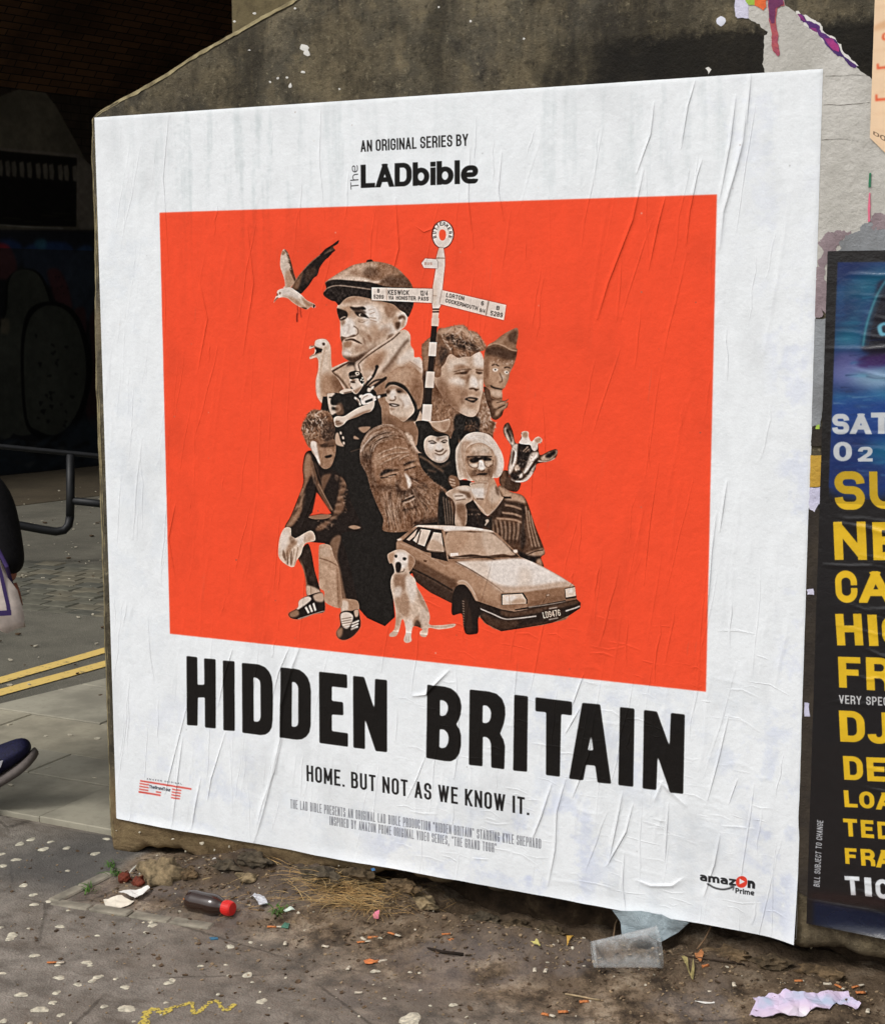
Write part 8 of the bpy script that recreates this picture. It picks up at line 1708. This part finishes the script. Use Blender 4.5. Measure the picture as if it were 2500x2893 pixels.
# papers
def crumple(name, R, pts, mat, lift=.004, amp=.008, seed=1, sub=3, wallp=None, th=.0012, label=None, cat='paper', fold=None):
    P = [R(*p) for p in pts]; bm = bmesh.new()
    W3 = [gp(*p) if wallp is None else at(p[0], p[1], 'y', wallp) for p in P]
    c = sum(W3, Vector())/len(W3)
    vs_ = [bm.verts.new(v) for v in W3]; bm.faces.new(vs_); bmesh.ops.triangulate(bm, faces=bm.faces); 
    for _ in range(sub): bmesh.ops.subdivide_edges(bm, edges=bm.edges, cuts=1)
    bmesh.ops.triangulate(bm, faces=bm.faces)
    for v in bm.verts:
        d = Vector(mnoise.noise_vector(v.co*22+Vector((seed*5, 0, 0)))); d2 = mnoise.cell(v.co*24+Vector((seed, 0, 0)))*.5
        if wallp is None: v.co.z = float(HG(v.co.x, v.co.y))+lift+abs(d.z)*amp*1.6+d2*amp*.25; v.co.x += d.x*amp*.3
        else: v.co.y += d.y*amp+d2*amp*.3-.3*amp
    r = bmesh.ops.extrude_face_region(bm, geom=bm.faces[:])
    for g in r['geom']:
        if isinstance(g, bmesh.types.BMVert): g.co += Vector((0, 0, -th)) if wallp is None else Vector((0, th, 0))
    bmesh.ops.recalc_face_normals(bm, faces=bm.faces); 
    for v in bm.verts: v.co -= c
    me = bpy.data.meshes.new(name); bm.to_mesh(me); bm.free(); o = link(name, me, mat, loc=c); tag(o, label, cat); return o
lil = M('crumpled printed flyer', .6, .35); a_ = lil.noise(9, 3, .5); b_ = lil.noise(26, 5, .6, lil.mapped((1, 2, 1), (4, 2, 1)))
k_ = lil.ramp(a_, [(.36, (170, 184, 206)), (.46, (206, 190, 216)), (.56, (214, 196, 216)), (.66, (228, 222, 230))]); k_ = lil.mix(lil.smooth(b_, .64, .68), k_, (108, 88, 100)); k_ = lil.mix(lil.smooth(lil.noise(12, 2, .5, lil.mapped((1, 1, 1), (9, 2, 5))), .68, .72), k_, (236, 110, 150)); lil.col(k_)
crumple('flyer', R8b, [(930, 1178), (972, 1105), (950, 1088), (1050, 1038), (1120, 1040), (1150, 1015), (1195, 1040), (1250, 1062), (1350, 1036), (1450, 1040), (1560, 1028), (1595, 1080), (1635, 1138), (1600, 1150), (1540, 1105), (1480, 1092), (1440, 1142), (1330, 1165), (1240, 1187), (1110, 1178), (1010, 1192)], lil.m, .005, .011, 3, 3, label='crumpled lilac and pale blue flyer lying at the bottom right', cat='flyer')
crumple('torn_card', R5b, [(510, 1472), (560, 1462), (600, 1455), (660, 1478), (640, 1492), (580, 1510), (525, 1527)], plain('cream card', (232, 224, 206), .8, .3, .04), .004, .006, 5, 2, label='torn cream card lying across the front stone edging', cat='card')
crumple('white_paper_strip', R5b, [(585, 1447), (700, 1436), (728, 1428), (738, 1436), (665, 1480), (640, 1462)], MT['whitepaper'], .012, .01, 6, 2, label='folded white paper strip beside the torn cream card', cat='paper')
crumple('paper_flap', R8b, [(75, 488), (300, 505), (555, 568), (480, 640), (370, 692), (300, 650), (170, 668), (130, 640), (118, 570)], paper('damp grey blue paper', (166, 180, 186), (132, 146, 152), .7), 0, .016, 7, 4, wallp=-.02, label='damp grey blue paper flap hanging below the large poster', cat='paper')
foil = plain('crumpled foil', (206, 208, 214), .35, .5, .25, 90, .5)
crumple('foil_wrapper', R6b, [(1010, 570), (1035, 550), (1060, 572), (1095, 590), (1108, 620), (1060, 640), (1050, 600)], foil, .006, .012, 8, 3, label='crumpled white foil wrapper left of the straw', cat='wrapper')
crumple('plastic_scrap', R6b, [(1195, 660), (1240, 638), (1262, 662), (1240, 688), (1200, 684)], plain('clear plastic scrap', (206, 220, 206), .4, .4, .15, 60), .005, .008, 9, 2, label='pale green white plastic scrap beside the small weed', cat='plastic scrap')
crumple('green_scrap', R6b, [(1180, 745), (1205, 715), (1232, 720), (1222, 748)], plain('green plastic', (70, 118, 98), .5, .4, .1), .003, .003, 10, 1, label='small green plastic scrap below the pale plastic scrap', cat='plastic scrap')
crumple('teal_scrap', R6b, [(780, 796), (828, 796), (830, 806), (790, 810)], plain('teal plastic', (50, 110, 140), .5, .4, .1), .002, .002, 11, 1, label='tiny teal scrap on the tarmac below the bottle', cat='plastic scrap')
crumple('pink_petal', R6b, [(1698, 690), (1712, 668), (1736, 680), (1730, 704), (1706, 706)], plain('pink balloon rubber', (226, 128, 150), .5, .4, .1), .006, .004, 12, 2, label='small pink scrap in the straw below the poster', cat='scrap')
crumple('white_tag', R6b, [(785, 360), (808, 342), (828, 350), (808, 366)], MT['whitepaper'], .02, .002, 13, 1, wallp=-.03, label='small white tag stuck in the mortar under the poster edge', cat='tag')
crumple('blue_chip', R6b, [(1688, 406), (1706, 403), (1712, 416), (1694, 420)], plain('blue plastic', (70, 130, 190), .5, .4, .1), .02, .001, 14, 1, wallp=-.03, label='tiny blue plastic chip under the poster edge', cat='chip')
crumple('yellow_wrapper', R7b, [(1340, 690), (1390, 690), (1398, 720), (1345, 724)], plain('yellow wrapper', (206, 160, 70), .5, .4, .25, 80), .004, .008, 15, 2, label='crumpled yellow wrapper among the cigarette ends', cat='wrapper')
crumple('pale_leaf', R7b, [(1140, 730), (1158, 700), (1175, 735), (1180, 752), (1120, 760)], plain('pale dead leaf', (206, 196, 120), .8, .2, .15, 60), .004, .012, 16, 2, label='pale yellow curled leaf on the dirt in the middle', cat='leaf')
crumple('dead_leaf', R8b, [(498, 886), (540, 890), (560, 866), (578, 890), (584, 935), (572, 976), (545, 960), (520, 920)], plain('olive dead leaf', (150, 138, 92), .8, .2, .25, 60), .004, .01, 17, 2, label='pointed olive dead leaf right of the plastic cup', cat='leaf')
crumple('brown_leaf', R8b, [(585, 775), (630, 758), (642, 790), (628, 812), (592, 806)], plain('tan dead leaf', (168, 112, 70), .8, .2, .2, 60), .004, .008, 18, 2, label='tan dead leaf fragment above the olive leaf', cat='leaf')
crumple('white_flake', R8b, [(585, 1078), (640, 1090), (706, 1085), (712, 1096), (650, 1102)], MT['whitepaper'], .003, .003, 19, 1, label='thin white paper sliver on the wet ground left of the flyer', cat='paper')
crumple('yellow_scrap', lambda x, y: (x, y), [(110, 1695), (128, 1694), (137, 1704), (133, 1710), (116, 1707)], plain('pale yellow paper', (250, 246, 196), .8, .3, .05), .004, .004, 21, 1, label='bright pale yellow scrap on the road by the setts', cat='paper')
crumple('orange_peel', R7b, [(60, 822), (100, 814), (134, 824), (120, 842), (72, 846)], plain('orange peel', (214, 126, 74), .7, .3, .2, 80), .004, .006, 22, 2, label='squashed orange peel fragment left of the dirt patch', cat='peel')
for i, (x, y, s, lb) in enumerate([(612, 1372, .019, 'left reddish brown dried husk by the wall corner'), (686, 1392, .018, 'right reddish brown dried husk nearer the torn card')]):
    p = gp(*R5b(x, y)); o = bmesh_obj('dried_husk', lambda bm: rock(bm, s, s*.9, s*.8, 20+i), plain('red brown husk', (110, 50, 32), .7, .3, .35, 70, .6), smooth=True, loc=(p.x, p.y, p.z+s*.4)); tag(o, lb, 'husk', 'dried husks by the wall corner')
    def st_(bm): tube(bm, [(0, 0, s*.6), (.004, .003, s*1.1), (.012, .002, s*1.3)], .0016, 6)
    bmesh_obj('stalk', st_, plain('husk stalk', (96, 60, 40), .8, .2, .2), o)
p = gp(*R5b(668, 1335)); o = bmesh_obj('plastic_ring', lambda bm: tube(bm, [(.02*math.cos(a), .02*math.sin(a)*.7, .012*math.sin(a*1.3)) for a in np.linspace(-.5, 3.4, 14)], .0028, 8), plain('grey white plastic', (190, 188, 176), .5, .4, .1), smooth=True, loc=(p.x, p.y, p.z+.01)); tag(o, 'broken grey white plastic ring behind the dried husks', 'plastic ring')
# twigs
for i, (R, q, lb) in enumerate([(R7b, [(1335, 1035), (1420, 1050), (1500, 1066), (1555, 1075)], 'long pale twig below the plastic cup'), (R8b, [(600, 745), (650, 730), (685, 700), (690, 672)], 'curved brown twig standing right of the paper flap'), (R7b, [(1640, 672), (1650, 635), (1680, 610)], 'short curled twig left of the paper flap'), (R8b, [(1320, 745), (1350, 715), (1365, 700)], 'thin pale stalk under the dark poster'), (R8b, [(395, 760), (560, 800), (700, 820), (900, 850)], 'long thin dark stick across the dirt below the poster'), (R6b, [(690, 495), (760, 470), (820, 462)], 'thin dry stem above the brown bottle'), (R7b, [(455, 745), (560, 770), (690, 785)], 'dark rotten stick embedded in the middle of the dirt')]):
    P = [gp(*R(*a)) for a in q]; c = P[0].copy(); 
    cols = [(168, 148, 116), (120, 96, 72), (150, 126, 98), (176, 160, 130), (62, 50, 40), (160, 140, 104), (40, 32, 26)]
    lift = .02 if i in (1, 2, 3) else .003
    o = bmesh_obj('twig', lambda bm: tube(bm, [a-c+Vector((0, 0, lift*(k_i if lift > .01 else 1)+.001)) for k_i, a in enumerate(P)], .0022 if i != 6 else .004, 6), plain('twig', cols[i], .9, .2, .2, 60), loc=c, smooth=True); tag(o, lb, 'twig')
# straw and green blades
def blades(name, n, region, mat, L0, L1, w, seed, lay_=.8, kind='stuff'):
    r = random.Random(seed); V = []; Fc = []
    for i in range(n):
        px, py, ang = region(r); p = gp(px, py); L = r.uniform(L0, L1); a = ang+r.gauss(0, .45); up_ = r.uniform(.05, .5) if lay_ > .5 else r.uniform(.8, 1.4); bend = r.uniform(-.6, .6); k = len(V); N = 5
        x_, y_, z_ = p.x, p.y, p.z+.001
        for j in range(N+1):
            t = j/N; aa = a+bend*t; ww = w*(1-t*.8)
            V += [(x_-ww*math.sin(aa), y_+ww*math.cos(aa), z_), (x_+ww*math.sin(aa), y_-ww*math.cos(aa), z_+ww*.5)]
            el = up_*(1-t*1.7); x_ += L/N*math.cos(aa)*math.cos(el); y_ += L/N*math.sin(aa)*math.cos(el); z_ = max(z_+L/N*math.sin(el), float(HG(x_, y_))+.002)
            if j: q = k+2*j; Fc.append((q-2, q-1, q+1, q))
    o = link(name, mesh(name, V, Fc), mat); return o
def rs1(r): x = r.gauss(1000, 85); return x, r.uniform(2478, 2570)+(x-1000)*.12, r.choice((-2.6, -2.9, -.5, -2.2, .3))
def rs2(r): return r.uniform(640, 1300), r.uniform(2490, 2600), r.uniform(-3.1, .3)
STR2 = plain('pale dry straw', (196, 170, 120), .9, .2, .3, 15)
tag(blades('dry_grass', 300, rs1, MT['straw'], .05, .14, .0011, 3), kind='stuff'); tag(blades('pale_dry_grass', 130, rs1, STR2, .04, .12, .0009, 4), kind='stuff'); tag(blades('scattered_straw', 120, rs2, MT['straw'], .02, .07, .0009, 5), kind='stuff')
for px, py, n, lb in ((325, 2472, 26, 'tuft of green weed at the far corner of the stone edging'), (256, 2520, 18, 'small green weed inside the front corner of the edging'), (790, 2590, 30, 'green weed beside the pale plastic scrap'), (320, 2450, 14, 'thin green weed against the wall corner')):
    o = blades('weed', n, lambda r: (px+r.gauss(0, 9), py+r.gauss(0, 5), r.uniform(0, 6.28)), MT['green'], .015, .05, .0022, int(px), lay_=.2); tag(o, lb, 'weed', 'green weeds at the wall foot')
# remains of paste and chips on the low wall
for i, (x, y, rx, ry) in enumerate([(742, 262, 10, 8), (650, 308, 4, 4), (812, 300, 3, 5), (392, 200, 4, 4), (578, 238, 6, 3), (262, 190, 3, 2), (895, 280, 3, 6), (490, 330, 4, 3), (1510, 388, 3, 3)]):
    px, py = R6b(x, y); blob('paint_fleck', px, py, rx*.6, ry*.6, MT['paledebris'], but, (-1, -.2, 0), seed=i+50, y=-.003)
